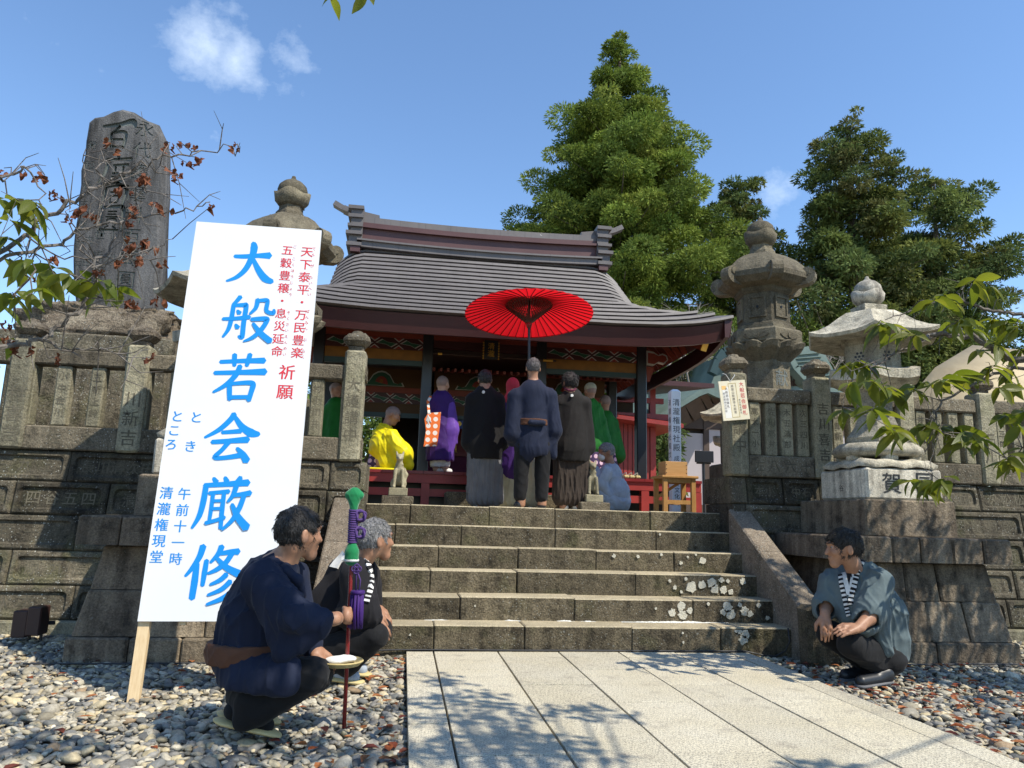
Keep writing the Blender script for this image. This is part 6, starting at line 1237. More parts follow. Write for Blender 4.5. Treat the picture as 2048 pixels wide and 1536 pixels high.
def bare(label, px, py, Y, w, h, seed):
    rs = random.Random(seed); b = at(px, py, Y=Y); t = thing('bare_bush', label, 'bush', b); m = MB()
    def grow(p, d, ln, r, lv):
        q = p + d * ln; m.tube([p, (p + q) / 2 + np.array([rs.gauss(0, .06), 0, rs.gauss(0, .06)]) * ln, q], [r, r * .85, r * .7], 4, cap=False)
        if lv:
            for _ in range(3): dd = nrm(d + np.array([rs.gauss(0, .6), rs.gauss(0, .5), rs.gauss(.1, .35)])); grow(q, dd, ln * rs.uniform(.55, .85), r * .62, lv - 1)
    for k in range(w): grow(b + np.array([rs.uniform(-1.5, 1.5), rs.uniform(-.5, .5), 0]), nrm(np.array([rs.gauss(0, .4), 0, 1.])), h * rs.uniform(.25, .4), .035, 4)
    tag(m.build('twigs', 'bare_twig', t), kind='stuff')
bare('leafless pale grey bush between the eave corner and the dark lantern', 1425, 800, 20, 7, 2.6, 4); bare('leafless pale grey bush between the dark and the pale lantern', 1640, 800, 20, 6, 2.2, 5); bare('tangle of pale bare branches below the shrine eave', 1345, 810, 20.5, 6, 2.0, 6)

# ---------------------------------------------------------------- cherry trees in the foreground
def leaf_mesh(name, ln, wd, seed, mat, crump=0.):
    rs = random.Random(seed); n = 6; vs = []; fs = []
    for i in range(n + 1):
        u = i / n; w = wd * math.sin(math.pi * min(u * 1.02, 1) ** .85) ** .8 * (1 if u < .8 else (1 - (u - .8) * 2.2)) if 0 < i < n else .001
        z = -ln * .30 * u * u + rs.gauss(0, crump * ln * .12); cu = .35 + crump * rs.uniform(.2, 1.4)
        vs += [(ln * u * (1 - .4 * crump * u), w, z + w * cu + rs.gauss(0, crump * .012)), (ln * u * (1 - .4 * crump * u), 0, z), (ln * u * (1 - .4 * crump * u), -w, z + w * cu + rs.gauss(0, crump * .012))]
    for i in range(n): a = i * 3; fs += [(a, a + 1, a + 4, a + 3), (a + 1, a + 2, a + 5, a + 4)]
    me = bpy.data.meshes.new(name); me.from_pydata(vs, [], fs); me.materials.append(MAT[mat]); me.polygons.foreach_set('use_smooth', [True] * len(fs)); me.update(); return me
LEAF = [leaf_mesh('leaf', .105 + .012 * k, .023 + .002 * (k % 3), k, 'cherry_leaf') for k in range(5)]; DEAD = [leaf_mesh('dead_leaf', .072 + .008 * k, .017, k + 20, 'dead_leaf', .9) for k in range(4)]
def put_leaf(parent, me, p, d, roll, s, name):
    o = bpy.data.objects.new(name, me); COL.objects.link(o); o.parent = parent; x = Vector(d).normalized(); up = Vector((0, 0, 1)); y = up.cross(x)
    if y.length < .05: y = Vector((1, 0, 0))
    y.normalize(); z = x.cross(y); M = Matrix((x, y, z)).transposed().to_4x4() @ Matrix.Rotation(roll, 4, 'X'); M = Matrix.Translation(Vector(p) - wloc(parent)) @ M @ Matrix.Scale(s, 4); o.matrix_local = M
def cherry(label, trunk, limbs, Yd, green, dead, seed, twigs=60, extra=None):
    rs = random.Random(seed); t = thing('cherry_tree', label, 'tree', trunk[0], 'cherry trees overhanging the forecourt'); b = MB(); nodes = []
    b.tube(trunk, [.17, .15, .12, .09][:len(trunk)], 10); b.build('trunk', 'bark', t)
    for pts, r0, r1 in limbs:
        P = [at(x, y, Y=yy) if not isinstance(x, tuple) else np.array(x) for x, y, yy in pts]; Q = []
        for i in range(len(P) - 1):
            for k in range(4): u = k / 4; Q.append(P[i] * (1 - u) + P[i + 1] * u + np.array([rs.gauss(0, .006), rs.gauss(0, .012), rs.gauss(0, .006)]))
        Q.append(P[-1]); m = MB(); m.tube(Q, [r0 + (r1 - r0) * i / (len(Q) - 1) for i in range(len(Q))], 6); m.build('branch', 'twig', t); nodes += Q[2:]
    N = np.array(nodes); tw = MB()
    def twig_to(c, r=.0028):
        d = np.linalg.norm(N - c, axis=1) + rs.uniform(0, .05); a = N[int(d.argmin())]; mid = (a + c) / 2 + np.array([rs.gauss(0, .02), rs.gauss(0, .02), rs.gauss(.01, .02)]); tw.tube([a, mid, c], [r * 1.4, r * 1.1, r * .8], 4, cap=False)
    for px, py, n in green:
        c = at(px, py, Y=Yd + rs.uniform(-.25, .25)); py > 60 and twig_to(c)
        for k in range(n + (1 if Yd > 4 else 0)):
            a = rs.uniform(0, 6.283); d = np.array([math.cos(a), math.sin(a) * .8, rs.uniform(-1.1, .1)]); put_leaf(t, rs.choice(LEAF), c + np.array([rs.gauss(0, .012)] * 3), d, rs.gauss(0, .5), rs.uniform(.75, 1.12) * Yd / 3.45, 'leaf')
    for px, py, n in dead:
        c = at(px, py, Y=Yd + rs.uniform(-.25, .2)); twig_to(c, .002)
        for k in range(n): put_leaf(t, rs.choice(DEAD), c + np.array([rs.gauss(0, .012), rs.gauss(0, .012), rs.gauss(0, .008)]), np.array([rs.gauss(0, .35), rs.gauss(0, .35), -1]), rs.uniform(-2, 2), rs.uniform(.45, .85), 'dead_leaf')
    for k in range(twigs):
        a = N[rs.randrange(len(N))]; d = nrm(np.array([rs.uniform(-.2, 1.0) * (1 if Yd < 3.5 else -1), rs.gauss(0, .4), rs.gauss(.1, .6)])); ln = rs.uniform(.08, .24); p = [a, a + d * ln * .5 + np.array([0, 0, rs.gauss(0, .02)]), a + d * ln + np.array([0, 0, rs.gauss(0, .03)])]; tw.tube(p, [.003, .0022, .0012], 4, cap=False)
        if rs.random() < .5: q = p[1]; d2 = nrm(d + np.array([rs.gauss(0, .5)] * 3)); tw.tube([q, q + d2 * ln * .5], [.002, .001], 4, cap=False)
    tag(tw.build('twigs', 'twig', t), kind='stuff')
    if extra:   # the rest of the crown, outside the frame: leaf masses on limbs
        hub0, cl = extra; lb = MB()
        for c, r, ax in cl: p = np.asarray(c); hub = np.array([3.6, -2.0, 4.6]) if p[0] < 4.2 and Yd > 4 else hub0; lb.tube([hub, hub * .45 + p * .55 + np.array([0, 0, .3]), p], [.035, .018, .006], 5, cap=False)
        tag(lb.build('limbs', 'bark', t), kind='stuff'); o = crown_mesh('crown', cl, 1, .12, .055, [(.10, .15, .02), (.13, .17, .025), (.08, .12, .016)], seed, t, 'broadleaf', .3, (.0, 1.)) if False else None
        rs2 = np.random.default_rng(seed); V = []; Cc = []
        for c, r, ax in cl:
            n = max(int(150 * r), 6); d = rs2.normal(size=(n, 3)); d /= np.linalg.norm(d, axis=1, keepdims=True); P = np.asarray(c) + d * (rs2.uniform(0, 1, n) ** .5 * r)[:, None] * np.asarray(ax); D = rs2.normal(size=(n, 3)); D[:, 2] -= .8; D /= np.linalg.norm(D, axis=1, keepdims=True); V.append(cards(P, D, .12 * rs2.uniform(.7, 1.2, n), .055 * rs2.uniform(.8, 1.2, n), rs2)); Cc.append(np.repeat(np.array([[.10, .15, .022]]) * rs2.uniform(.7, 1.4, (n, 1)), 4, 0))
        V = np.concatenate(V); o = mesh_obj('crown', V.reshape(-1, 3), np.arange(len(V) * 4).reshape(-1, 4), 'broadleaf', t); set_col(o, np.concatenate(Cc)); tag(o, kind='stuff')
    return t
def shade(pts, t0, t1, r, Z=None, Y=None):
    """Leaf masses hung where the sun line through a ground or wall point meets the overhead crown."""
    out_ = []
    for px, py in pts:
        g_ = at(px, py, Z=GZ if Z is None else Z) if Y is None else at(px, py, Y=Y); t_ = rnd.uniform(t0, t1); r_ = r * rnd.uniform(.75, 1.25)
        for _ in range(12):      # the crown hangs just outside the picture
            c_ = g_ + t_ * np.array([.57, -.54, 1.]); q_ = CAM_M @ (c_ - CAM_C); u_, v_ = 1024 + F_PX * q_[0] / q_[2], 768 + F_PX * q_[1] / q_[2]; m_ = 1500 * r_ * 1.3 / max(q_[2], .3)
            if q_[2] > .2 and -m_ < u_ < 2048 + m_ and v_ > -m_: t_ += .35
            else: break
        out_.append((c_, r_, (1.15, 1, .6)))
    return out_
sh = shade([(875, 1358), (905, 1368), (950, 1392), (900, 1398), (858, 1408), (975, 1408), (1020, 1418), (868, 1440), (930, 1438), (985, 1442), (1050, 1432), (1105, 1422), (1160, 1418), (1205, 1428), (880, 1478), (940, 1470), (1000, 1472), (1060, 1470), (905, 1512), (975, 1510), (1040, 1500), (1100, 1488), (1150, 1502), (1195, 1515), (850, 1500), (1020, 1540), (1100, 1530), (1590, 1535), (1640, 1528), (1700, 1545)], 3.5, 4.1, .17, 0)
sh += shade([(620, 1480), (680, 1440), (740, 1470), (660, 1510), (760, 1420), (720, 1520), (560, 1500), (15, 1440), (60, 1475), (20, 1500), (100, 1490), (160, 1500)], 3.6, 4.3, .17)
sh += shade([(500, 1180), (470, 1240), (560, 1150), (540, 1260), (480, 1330), (520, 1210), (455, 1280), (540, 1190), (590, 1250), (500, 1290), (560, 1340), (600, 1320), (450, 1350), (600, 1060)], 3.2, 3.8, .15, Y=3.7)
sh += shade([(1610, 1060), (1650, 1095), (1700, 1030), (1750, 1100), (1770, 1045), (1830, 1100), (1850, 1060), (1905, 1030), (1905, 1105), (1970, 1105), (1800, 1140), (1870, 1140), (1940, 1145), (1990, 1150), (1830, 1210), (1960, 1215), (1900, 1260), (1870, 1275), (1960, 1270), (1990, 1290), (1850, 1310), (1930, 1310), (2010, 1310), (1690, 960), (1800, 960), (1780, 1200), (1640, 1180), (1580, 1130)], 2.3, 3.0, .2, Y=5.8)
sh += shade([(1560, 1325), (1610, 1330), (1680, 1350), (1900, 1345), (1960, 1350), (2020, 1370), (1840, 1360), (1980, 1400), (2040, 1440)], 2.8, 3.5, .2)
sh += shade([(1545, 1120), (1560, 1150), (1480, 1030), (1500, 1060), (1570, 1190), (1440, 1225), (1420, 1165)], 5.6, 6.2, .10, Y=6.3)
sh += shade([(1760, 1180), (1790, 1240), (1740, 1200), (1800, 1290)], 2.6, 3.2, .1, Y=5.1)
sh += [((rnd.uniform(6.8, 9.5), rnd.uniform(-3, 1.2), rnd.uniform(3.6, 6)), rnd.uniform(.3, .6), (1.2, 1.2, .7)) for _ in range(40)]
green_r = [(1950, 560, 4), (1983, 572, 4), (1975, 590, 2), (1868, 600, 4), (1892, 590, 4), (1905, 600, 3), (1762, 645, 4), (1785, 650, 5), (1812, 662, 4), (1832, 668, 3), (1900, 648, 5), (1925, 640, 5), (1945, 660, 5), (1700, 728, 5), (1718, 722, 4), (1735, 735, 4), (1745, 762, 5), (1768, 775, 5), (1785, 785, 4), (1705, 765, 4), (1688, 822, 4), (1745, 820, 4), (1758, 828, 3), (1828, 778, 5), (1862, 772, 5), (1882, 762, 5), (1905, 752, 5), (1932, 742, 5), (1985, 640, 5), (2015, 645, 5), (2035, 655, 4), (2040, 700, 5), (1985, 735, 5), (2020, 742, 5), (2035, 770, 5), (2000, 775, 4), (1852, 848, 5), (1882, 852, 5), (1910, 858, 5), (1940, 868, 5), (1958, 878, 5), (1930, 890, 4), (1770, 855, 5), (1792, 862, 5), (1805, 870, 3), (1822, 960, 5), (1842, 965, 5), (1865, 962, 5), (1890, 958, 5), (2015, 920, 5), (2032, 930, 5), (2045, 905, 4), (1960, 700, 4), (1995, 690, 4), (2045, 820, 4), (2010, 830, 4), (2040, 850, 4)]
cherry('green leaved cherry branches hanging into view in front of the right hand pale lantern', [(7.3, 2.2, -.1), (7.2, 2.25, 1.6), (6.9, 2.5, 2.9), (6.5, 2.8, 3.8)], [
    ([((6.9, 2.5, 2.9), 0, 0), (2140, 735, 4.25), (2032, 718, 4.45), (1983, 696, 4.50), (1944, 676, 4.55), (1902, 668, 4.55), (1872, 668, 4.55), (1837, 680, 4.55), (1804, 699, 4.55), (1768, 722, 4.55), (1740, 735, 4.55)], .03, .004),
    ([(2120, 740, 4.35), (2030, 735, 4.50), (1975, 755, 4.55), (1928, 777, 4.55), (1885, 803, 4.55), (1872, 823, 4.55), (1866, 865, 4.55), (1850, 904, 4.55)], .014, .003), ([(1872, 823, 4.55), (1868, 880, 4.55), (1864, 920, 4.55), (1861, 960, 4.55)], .004, .002),
    ([((6.9, 2.5, 2.9), 0, 0), (2130, 640, 4.25), (2048, 630, 4.45), (2012, 624, 4.50), (1967, 617, 4.55), (1918, 600, 4.55), (1869, 604, 4.55), (1814, 624, 4.55), (1770, 640, 4.55)], .02, .0025), ([(1918, 600, 4.55), (1920, 580, 4.55), (1944, 559, 4.55), (1983, 549, 4.55)], .004, .002),
    ([(1902, 668, 4.55), (1880, 672, 4.55), (1830, 690, 4.55), (1790, 712, 4.55), (1700, 740, 4.55), (1686, 815, 4.55)], .004, .002), ([(2120, 900, 4.35), (2060, 890, 4.45), (2030, 905, 4.55), (2010, 915, 4.55)], .008, .002)], 4.5, green_r, [], 31, 40, (np.array([7.0, 2.3, 3.7]), sh))
dead_l = [(220, 285, 3), (328, 285, 2), (362, 288, 3), (383, 288, 3), (394, 315, 2), (373, 325, 3), (338, 338, 2), (363, 352, 2), (480, 293, 3), (8, 336, 2), (52, 345, 2), (90, 350, 3), (110, 385, 4), (158, 415, 3), (183, 430, 3), (138, 432, 3), (305, 402, 2), (262, 422, 3), (275, 412, 2), (319, 415, 2), (333, 415, 3), (255, 440, 3), (285, 355, 4), (292, 350, 3), (245, 375, 3), (290, 480, 5), (296, 490, 4), (262, 495, 3), (256, 475, 2), (240, 520, 3), (285, 518, 3), (318, 520, 2), (200, 540, 2), (115, 515, 3), (265, 602, 4), (323, 598, 3), (24, 645, 3), (20, 680, 4), (28, 690, 3), (55, 692, 2), (298, 715, 3), (116, 714, 2), (425, 410, 2), (70, 560, 2)]
green_l = [(15, 395, 4), (40, 400, 5), (65, 405, 5), (20, 440, 4), (10, 475, 4), (60, 520, 4), (35, 540, 4), (95, 540, 5), (120, 555, 5), (25, 585, 4), (55, 590, 4), (140, 548, 4), (175, 560, 3), (195, 565, 5), (215, 575, 5), (235, 578, 4), (90, 580, 4), (0, 610, 3), (15, 680, 2), (668, -8, 2), (735, -10, 2), (5, 520, 4)]
cherry('cherry branches with shrivelled brown leaves hanging across the stele on the left', [(-3.6, 2.2, -.1), (-3.5, 2.25, 1.0), (-3.1, 2.5, 1.7), (-2.6, 2.8, 2.0)], [
    ([((-3.1, 2.5, 1.7), 0, 0), (-80, 560, 3.1), (0, 505, 3.2), (51, 470, 3.25), (85, 440, 3.3), (137, 412, 3.3), (178, 385, 3.3), (205, 366, 3.3), (239, 351, 3.3), (284, 330, 3.3), (328, 315, 3.3), (376, 306, 3.3), (427, 301, 3.3), (475, 288, 3.3)], .0125, .002),
    ([(-30, 520, 3.2), (60, 500, 3.25), (120, 488, 3.3), (164, 457, 3.3), (222, 447, 3.3), (290, 435, 3.3), (342, 424, 3.3), (386, 418, 3.3), (420, 404, 3.3)], .008, .0022),
    ([((-3.1, 2.5, 1.7), 0, 0), (-60, 705, 3.1), (39, 690, 3.2), (88, 678, 3.2), (109, 657, 3.2), (146, 636, 3.2), (169, 605, 3.2), (181, 580, 3.2), (191, 532, 3.2), (222, 488, 3.2), (243, 450, 3.2), (275, 400, 3.2), (320, 330, 3.2)], .012, .002),
    ([(-30, 345, 3.1), (0, 358, 3.2), (40, 345, 3.2), (58, 335, 3.2), (85, 390, 3.2), (95, 440, 3.2)], .007, .002), ([(205, 366, 3.3), (196, 330, 3.3), (205, 300, 3.3), (222, 280, 3.3)], .004, .0018), ([(191, 532, 3.2), (260, 510, 3.2), (310, 500, 3.2), (345, 478, 3.2)], .004, .0015), ([(191, 532, 3.2), (160, 490, 3.2), (142, 450, 3.2), (140, 410, 3.2)], .004, .0015),
    ([(178, 385, 3.3), (168, 350, 3.3), (165, 310, 3.3), (190, 290, 3.3)], .0035, .0015), ([(88, 678, 3.2), (140, 700, 3.2), (200, 695, 3.2), (250, 712, 3.2), (300, 714, 3.2)], .004, .0015), ([(51, 470, 3.25), (130, 520, 3.25), (210, 515, 3.25), (300, 520, 3.25)], .004, .0015), ([(0, 620, 3.2), (60, 560, 3.2), (70, 490, 3.2), (72, 420, 3.2)], .005, .0018)], 3.28, green_l, dead_l, 37, 80,
    (np.array([-2.6, 2.6, 2.1]), [((rnd.uniform(-6, -3.4), rnd.uniform(.5, 3), rnd.uniform(2.2, 4)), .4, (1.2, 1.2, .7)) for _ in range(16)]))
# ================================================================== people
from mathutils.bvhtree import BVHTree
def PT(px, py, Y): return at(px, py, Y=Y)
def person(label, base): return thing('person', label, 'person', base)
def eyes(parent, p, s=1.0):
    for sg in (1, -1):
        m = MB(); c = p(.031 * sg, .079, .012); m.ell(c, (.0095 * s, .0095 * s, .0095 * s), 10, 7); e = m.build('eye', 'eye_white', parent, True)
        m = MB(); c = p(.031 * sg, .0838, .011); m.ell(c, (.0062 * s, .0062 * s, .0062 * s), 8, 5); m.build('iris', 'eye_dark', e, True)
        m = MB(); a, b, c_ = p(.012 * sg, .099, .034), p(.032 * sg, .098, .041), p(.052 * sg, .083, .034); m.tube([a, b, c_], [.003 * s, .0045 * s, .002 * s], 5); m.build('eyebrow', 'hair_black', parent, True)
def sash(name, prims, c, half, mat, parent, h, seed):
    c = np.asarray(c, float); cut = [EL(c + np.array([0, 0, sg * (.6 + half)]), np.array([1.6, 1.6, .6]), None, .006, 's') for sg in (1, -1)]
    return soft(name, prims + cut, h, mat, parent, folds(seed, (1, 0, .1), .012, 34), .012)
def tree_of(o):
    me = o.data; off = wloc(o); return BVHTree.FromPolygons([tuple(v.co + off) for v in me.vertices], [tuple(p.vertices) for p in me.polygons])
def band(parent, objs, pts, width, name, mats, nstripe=1, lift=.004, n=40):
    """A cloth band lying on the garment along a line of photo points."""
    ts = [tree_of(o) for o in objs]; P = []
    pts = np.array(pts, float); seg = np.linspace(0, len(pts) - 1.001, n)
    for s_ in seg:
        i = int(s_); u = s_ - i; px, py = pts[i] * (1 - u) + pts[i + 1] * u; d = Vector(CAM_M.T @ np.array([px - 1024., py - 768., F_PX])).normalized(); best = None
        for t in ts:
            h = t.ray_cast(Vector(CAM_C), d)
            if h[0] is not None and (best is None or h[3] < best[3]): best = h
        if best is not None: P.append((np.array(best[0]), np.array(best[1])))
    if len(P) < 4: return None
    Q = np.array([p[0] for p in P]); Nn = np.array([p[1] for p in P]); 
    for _ in range(3): Q[1:-1] = (Q[:-2] + Q[1:-1] * 2 + Q[2:]) / 4; Nn[1:-1] = (Nn[:-2] + Nn[1:-1] + Nn[2:]) / 3
    mb = MB(); T = np.gradient(Q, axis=0)
    L = []
    for q, nn, t in zip(Q, Nn, T):
        nn = nrm(nn); t = nrm(t); s_ = nrm(np.cross(t, nn)); L.append((q + s_ * width / 2 + nn * lift, q - s_ * width / 2 + nn * lift, q + s_ * width / 2 - nn * .008, q - s_ * width / 2 - nn * .008))
    for i in range(len(L) - 1):
        a, b = L[i], L[i + 1]; m_ = int(i * nstripe * 2 / len(L)) % 2 if nstripe > 1 else 0
        mb.add([a[0], a[1], b[1], b[0], a[2], a[3], b[3], b[2]], [(0, 3, 2, 1), (0, 4, 7, 3), (1, 2, 6, 5)], m_)
    return mb.build(name, mats, parent)
VD = (0, 0, 1)
# ---- A: navy coat, squatting with the staff
b0 = at(520, 1455, Z=GZ); A_ = person('squatting man in a dark navy coat seen from behind, gripping the red tasselled staff', b0)
hc = PT(599, 1068, 3.82); hd, hp, hax = head_prims(hc, (.80, .55, -.02), s=1.06, neck=PT(566, 1124, 3.84))
sh_r, el_r, wr_r = PT(524, 1162, 3.68), PT(590, 1245, 3.645), PT(668, 1238, 3.73); sh_l, el_l, wr_l = PT(585, 1155, 4.0), PT(600, 1275, 4.02), PT(627, 1297, 3.98)
stf0 = at(688, 1456, Z=GZ); stf1 = at(709, 985, Y=stf0[1] - .03); sd_ = nrm(stf1 - stf0); gp = stf0 + (stf1 - stf0) * ((1456 - 1236) / 471.)
body = hd + CH([PT(480, 1330, 3.85), PT(505, 1230, 3.86), PT(545, 1150, 3.84), PT(566, 1124, 3.84)], [.11, .12, .10, .06], .04) + CH([sh_r, el_r, wr_r], [.05, .044, .030], .02) + CH([sh_l, el_l, wr_l], [.05, .044, .030], .02)
for yo, kx in ((-.1, 0), (.12, 12)): body += CH([PT(490, 1345, 3.85 + yo), PT(625 + kx, 1345, 3.82 + yo), PT(522, 1430, 3.86 + yo)], [.07, .045, .035], .03)
fw = nrm(gp - wr_r); body += [RC(wr_r, wr_r + fw * .05, .029, .033, .015), EL(gp - fw * .036, np.array([.042, .042, .030]), np.stack([fw, sd_, nrm(np.cross(fw, sd_))]), .015)]
side = nrm(np.cross(fw, sd_)); 
for i in range(4):   # fingers wrapped round the staff
    o = gp + sd_ * (.034 - .0225 * i); f0 = o - fw * .030 + side * .012; f1 = o + fw * .006 + side * .028; f2 = o + fw * .026 + side * .006; f3 = o + fw * .014 - side * .017
    body += CH([f0, f1, f2, f3], [.0118, .0112, .0102, .0085], .0025)
body += CH([gp - fw * .04 - side * .01 + sd_ * .03, gp - fw * .005 - side * .024 + sd_ * .035, gp + fw * .022 - side * .016 + sd_ * .022], [.014, .0118, .009], .006)
bk = PT(662, 1326, 3.98); dl = nrm(bk - wr_l); body += hand_prims(wr_l, dl, nrm(np.array([.3, -.6, .7])), 1, 1.05, .45)
soft('body', body, .0062, 'skin', A_)
_h = soft('hair', hair_prims(hp, hax, 1.06, .010, -.058), .0055, 'hair_black', A_, tufts(1, .007, 100), .007); strands(_h, 1500, hp, hax, .030); eyes(A_, hp, 1.06)
jk = [RC(PT(497, 1298, 3.85), PT(512, 1235, 3.85), .155, .155, .06), RC(PT(512, 1235, 3.85), PT(536, 1168, 3.85), .155, .135, .06), RC(PT(536, 1168, 3.85), PT(562, 1128, 3.84), .135, .075, .05), RC(PT(530, 1162, 3.68), PT(575, 1150, 4.0), .075, .07, .06),
      RC(sh_r, PT(588, 1232, 3.59), .086, .074, .05), RC(PT(588, 1232, 3.59), PT(634, 1244, 3.62), .074, .062, .03), RC(PT(548, 1205, 3.62), PT(562, 1300, 3.62), .085, .045, .05, fl=(nrm(CAM_M[2]), 1.7)), RC(PT(565, 1306, 3.62), PT(628, 1262, 3.62), .035, .03, .05, fl=(nrm(CAM_M[2]), 1.6)), RC(PT(575, 1250, 3.62), PT(600, 1272, 3.62), .06, .05, .05, fl=(nrm(CAM_M[2]), 1.7)), RC(sh_l, PT(606, 1262, 4.02), .088, .075, .04), RC(PT(606, 1262, 4.02), PT(622, 1290, 4.0), .07, .06, .03),
      RC(wr_r + (el_r - wr_r) * .62, wr_r + (el_r - wr_r) * .2, .050, .062, .008, 's')]
ja = soft('jacket', jk, .0072, 'navy', A_, folds(4, (.35, -.2, 1), .030, 17), .03)
sk = [RC(PT(495, 1308, 3.85), PT(512, 1352, 3.86), .165, .165, .05), RC(PT(500, 1358, 3.77), PT(562, 1354, 3.69), .125, .108, .05), RC(PT(515, 1330, 3.95), PT(570, 1345, 4.0), .12, .10, .05), EL(PT(500, 1430, 3.86), np.array([.45, .45, .155]), None, .02, 's')]
soft('jacket_skirt', sk, .0075, 'navy', A_, folds(6, (.1, 0, 1), .022, 20), .022)
sash('obi', [RC(PT(489, 1298, 3.85), PT(503, 1302, 3.85), .176, .176, .03)], PT(494, 1303, 3.85), .043, 'obi_brown', A_, .006, 7)
soft('obi_knot', [RC(PT(426, 1296, 3.9), PT(434, 1310, 3.9), .034, .03, .02)], .006, 'navy', A_, folds(8, (0, 0, 1), .008, 30), .008)
tr = [EL(PT(500, 1385, 3.88), np.array([.11, .13, .09]), None, .05)]
for yo, kx in ((-.1, 0), (.13, 10)): tr += [RC(PT(535, 1356, 3.87 + yo), PT(622 + kx, 1347, 3.82 + yo), .088, .078, .04), RC(PT(624 + kx, 1352, 3.82 + yo), PT(520, 1425, 3.86 + yo), .072, .058, .03), RC(PT(500, 1400, 3.87 + yo), PT(488, 1437, 3.87 + yo), .075, .055, .04)]
soft('trousers', tr, .0085, 'trouser_black', A_, folds(9, (1, .2, -.3), .014, 22), .014)
for i, (a, c) in enumerate((((446, 1444, 3.80), (545, 1466, 3.84)), ((452, 1430, 4.02), (545, 1440, 4.06)))):
    p, q = PT(*a), PT(*c); q[2] = max(q[2], GZ + .012); so_ = soft('sandal', [RC(p, q, .048, .048, .01, fl=(nrm(np.array([.35, 0, 1])), 3.2))], .006, 'sandal_sole', A_); soft('sock', [RC(p + (.04, 0, .05), q + (-.03, 0, .035), .042, .036, .02)], .007, 'trouser_black', so_)
soft('collar', CH([PT(549, 1112, 3.93), PT(553, 1126, 3.80), PT(572, 1142, 3.70), PT(596, 1160, 3.71), PT(606, 1190, 3.74)], [.022, .025, .025, .022, .018], .02), .006, 'navy', A_)
# staff
S_ = thing('tasselled_staff', 'thin dark red staff with green velvet caps, purple knotted cords and a purple tassel', 'staff', stf0); sl = np.linalg.norm(stf1 - stf0); sp = lambda py, dx=0, dy=0: stf0 + (stf1 - stf0) * ((1456 - py) / 471.) + np.array([dx, dy, 0])
m = MB(); m.tube([sp(1456), sp(1250), sp(1100), sp(1000)], .0105, 10); m.build('pole', 'red_lacquer', S_, True)
soft('green_cap', [RC(sp(1018), sp(1000), .022, .028, .01), RC(sp(1000), sp(990), .03, .040, .012, fl=((0, 1, 0), 1.5)), RC(sp(992, -.032), sp(992, .034), .015, .015, .02)], .004, 'green_velvet', S_, folds(2, VD, .006, 70), .006)
soft('green_cup', [RC(sp(1122), sp(1108), .037, .036, .012), RC(sp(1108), sp(1097), .034, .026, .01)], .004, 'green_velvet', S_, folds(3, VD, .003, 60), .003)
m = MB(); m.lathe([(.036, 0), (.039, .008), (.036, .016)], sp(1128), 20); m.build('cup_rim', 'white_cloth', S_, True)
m = MB(); N_ = 15
for k in range(N_): c = sp(1022 + 70 * k / N_); m.tube([c + .0215 * np.array([math.cos(q), math.sin(q), .10 * math.sin(q)]) for q in np.linspace(0, 6.283, 13)], .0055, 6, cap=False)
m.build('cord_wrap', 'purple_cord', S_, True)
for py in (1033, 1068):
    m = MB(); c = sp(py, .038, -.01)
    for sx, sy, rot in ((.022, .03, .5), (.02, .028, 2.1), (.024, .016, 1.2)): m.tube([c + np.array([sx * math.cos(q) * math.cos(rot) - sy * math.sin(q) * math.sin(rot), .012 * math.sin(2 * q), sx * math.cos(q) * math.sin(rot) + sy * math.sin(q) * math.cos(rot)]) for q in np.linspace(0, 6.283, 16)], .0062, 6, cap=False)
    m.build('cord_knot', 'purple_cord', S_, True)
m = MB(); kx = sp(1142, .028, -.012); m.tube([sp(1128, .012, -.01), kx, sp(1185, .030, -.012)], .0045, 6); m.tube([kx, sp(1165, .05, -.012), sp(1190, .045, -.012)], .0045, 6)
for rot in (0, 1.57, 3.14, 4.71): m.tube([kx + np.array([.012 * math.cos(rot) + .013 * math.cos(q), -.004, .012 * math.sin(rot) + .013 * math.sin(q)]) for q in np.linspace(0, 6.283, 10)], .004, 5, cap=False)
m.build('cord_bow', 'purple_cord', S_, True)
m = MB(); tc = sp(1190, .040, -.014)
m.lathe([(.03, -.012), (.038, 0), (.034, .012)], tc, 16)
for k in range(46): a = rnd.uniform(0, 6.283); r_ = .034 * math.sqrt(rnd.random()); p = tc + np.array([r_ * math.cos(a), r_ * math.sin(a), -.008]); m.tube([p, p + np.array([rnd.uniform(-.004, .004), 0, -.09]), p + np.array([rnd.uniform(-.008, .010), rnd.uniform(-.004, .004), -.158 - rnd.uniform(0, .012)])], .0052, 5)
m.build('tassel', 'purple', S_, True)
# tray with folded paper in his left hand
T_ = thing('woven_tray', 'shallow woven straw tray of folded white paper held by the navy coated man', 'tray', bk); c = bk + np.array([.045, -.0, -.008])
m = MB(); m.lathe([(.02, -.006), (.09, .0), (.112, .02), (.105, .022), (.085, .006), (.02, .004)], c, 24); m.build('tray_body', 'straw', T_, True); m = MB()
for k in range(3): m.tube([c + np.array([(.095 + .008 * k) * math.cos(q), (.095 + .008 * k) * math.sin(q), .004 + .008 * k]) for q in np.linspace(0, 6.283, 25)], .005, 5, cap=False)
m.build('woven_rim', 'straw', T_, True)
soft('folded_paper', [RC(c + (-.03, 0, .02), c + (.03, .02, .024), .05, .045, .01, fl=(VD, 2.6))], .005, 'white_cloth', T_, folds(12, (1, .4, 0), .012, 45), .012)

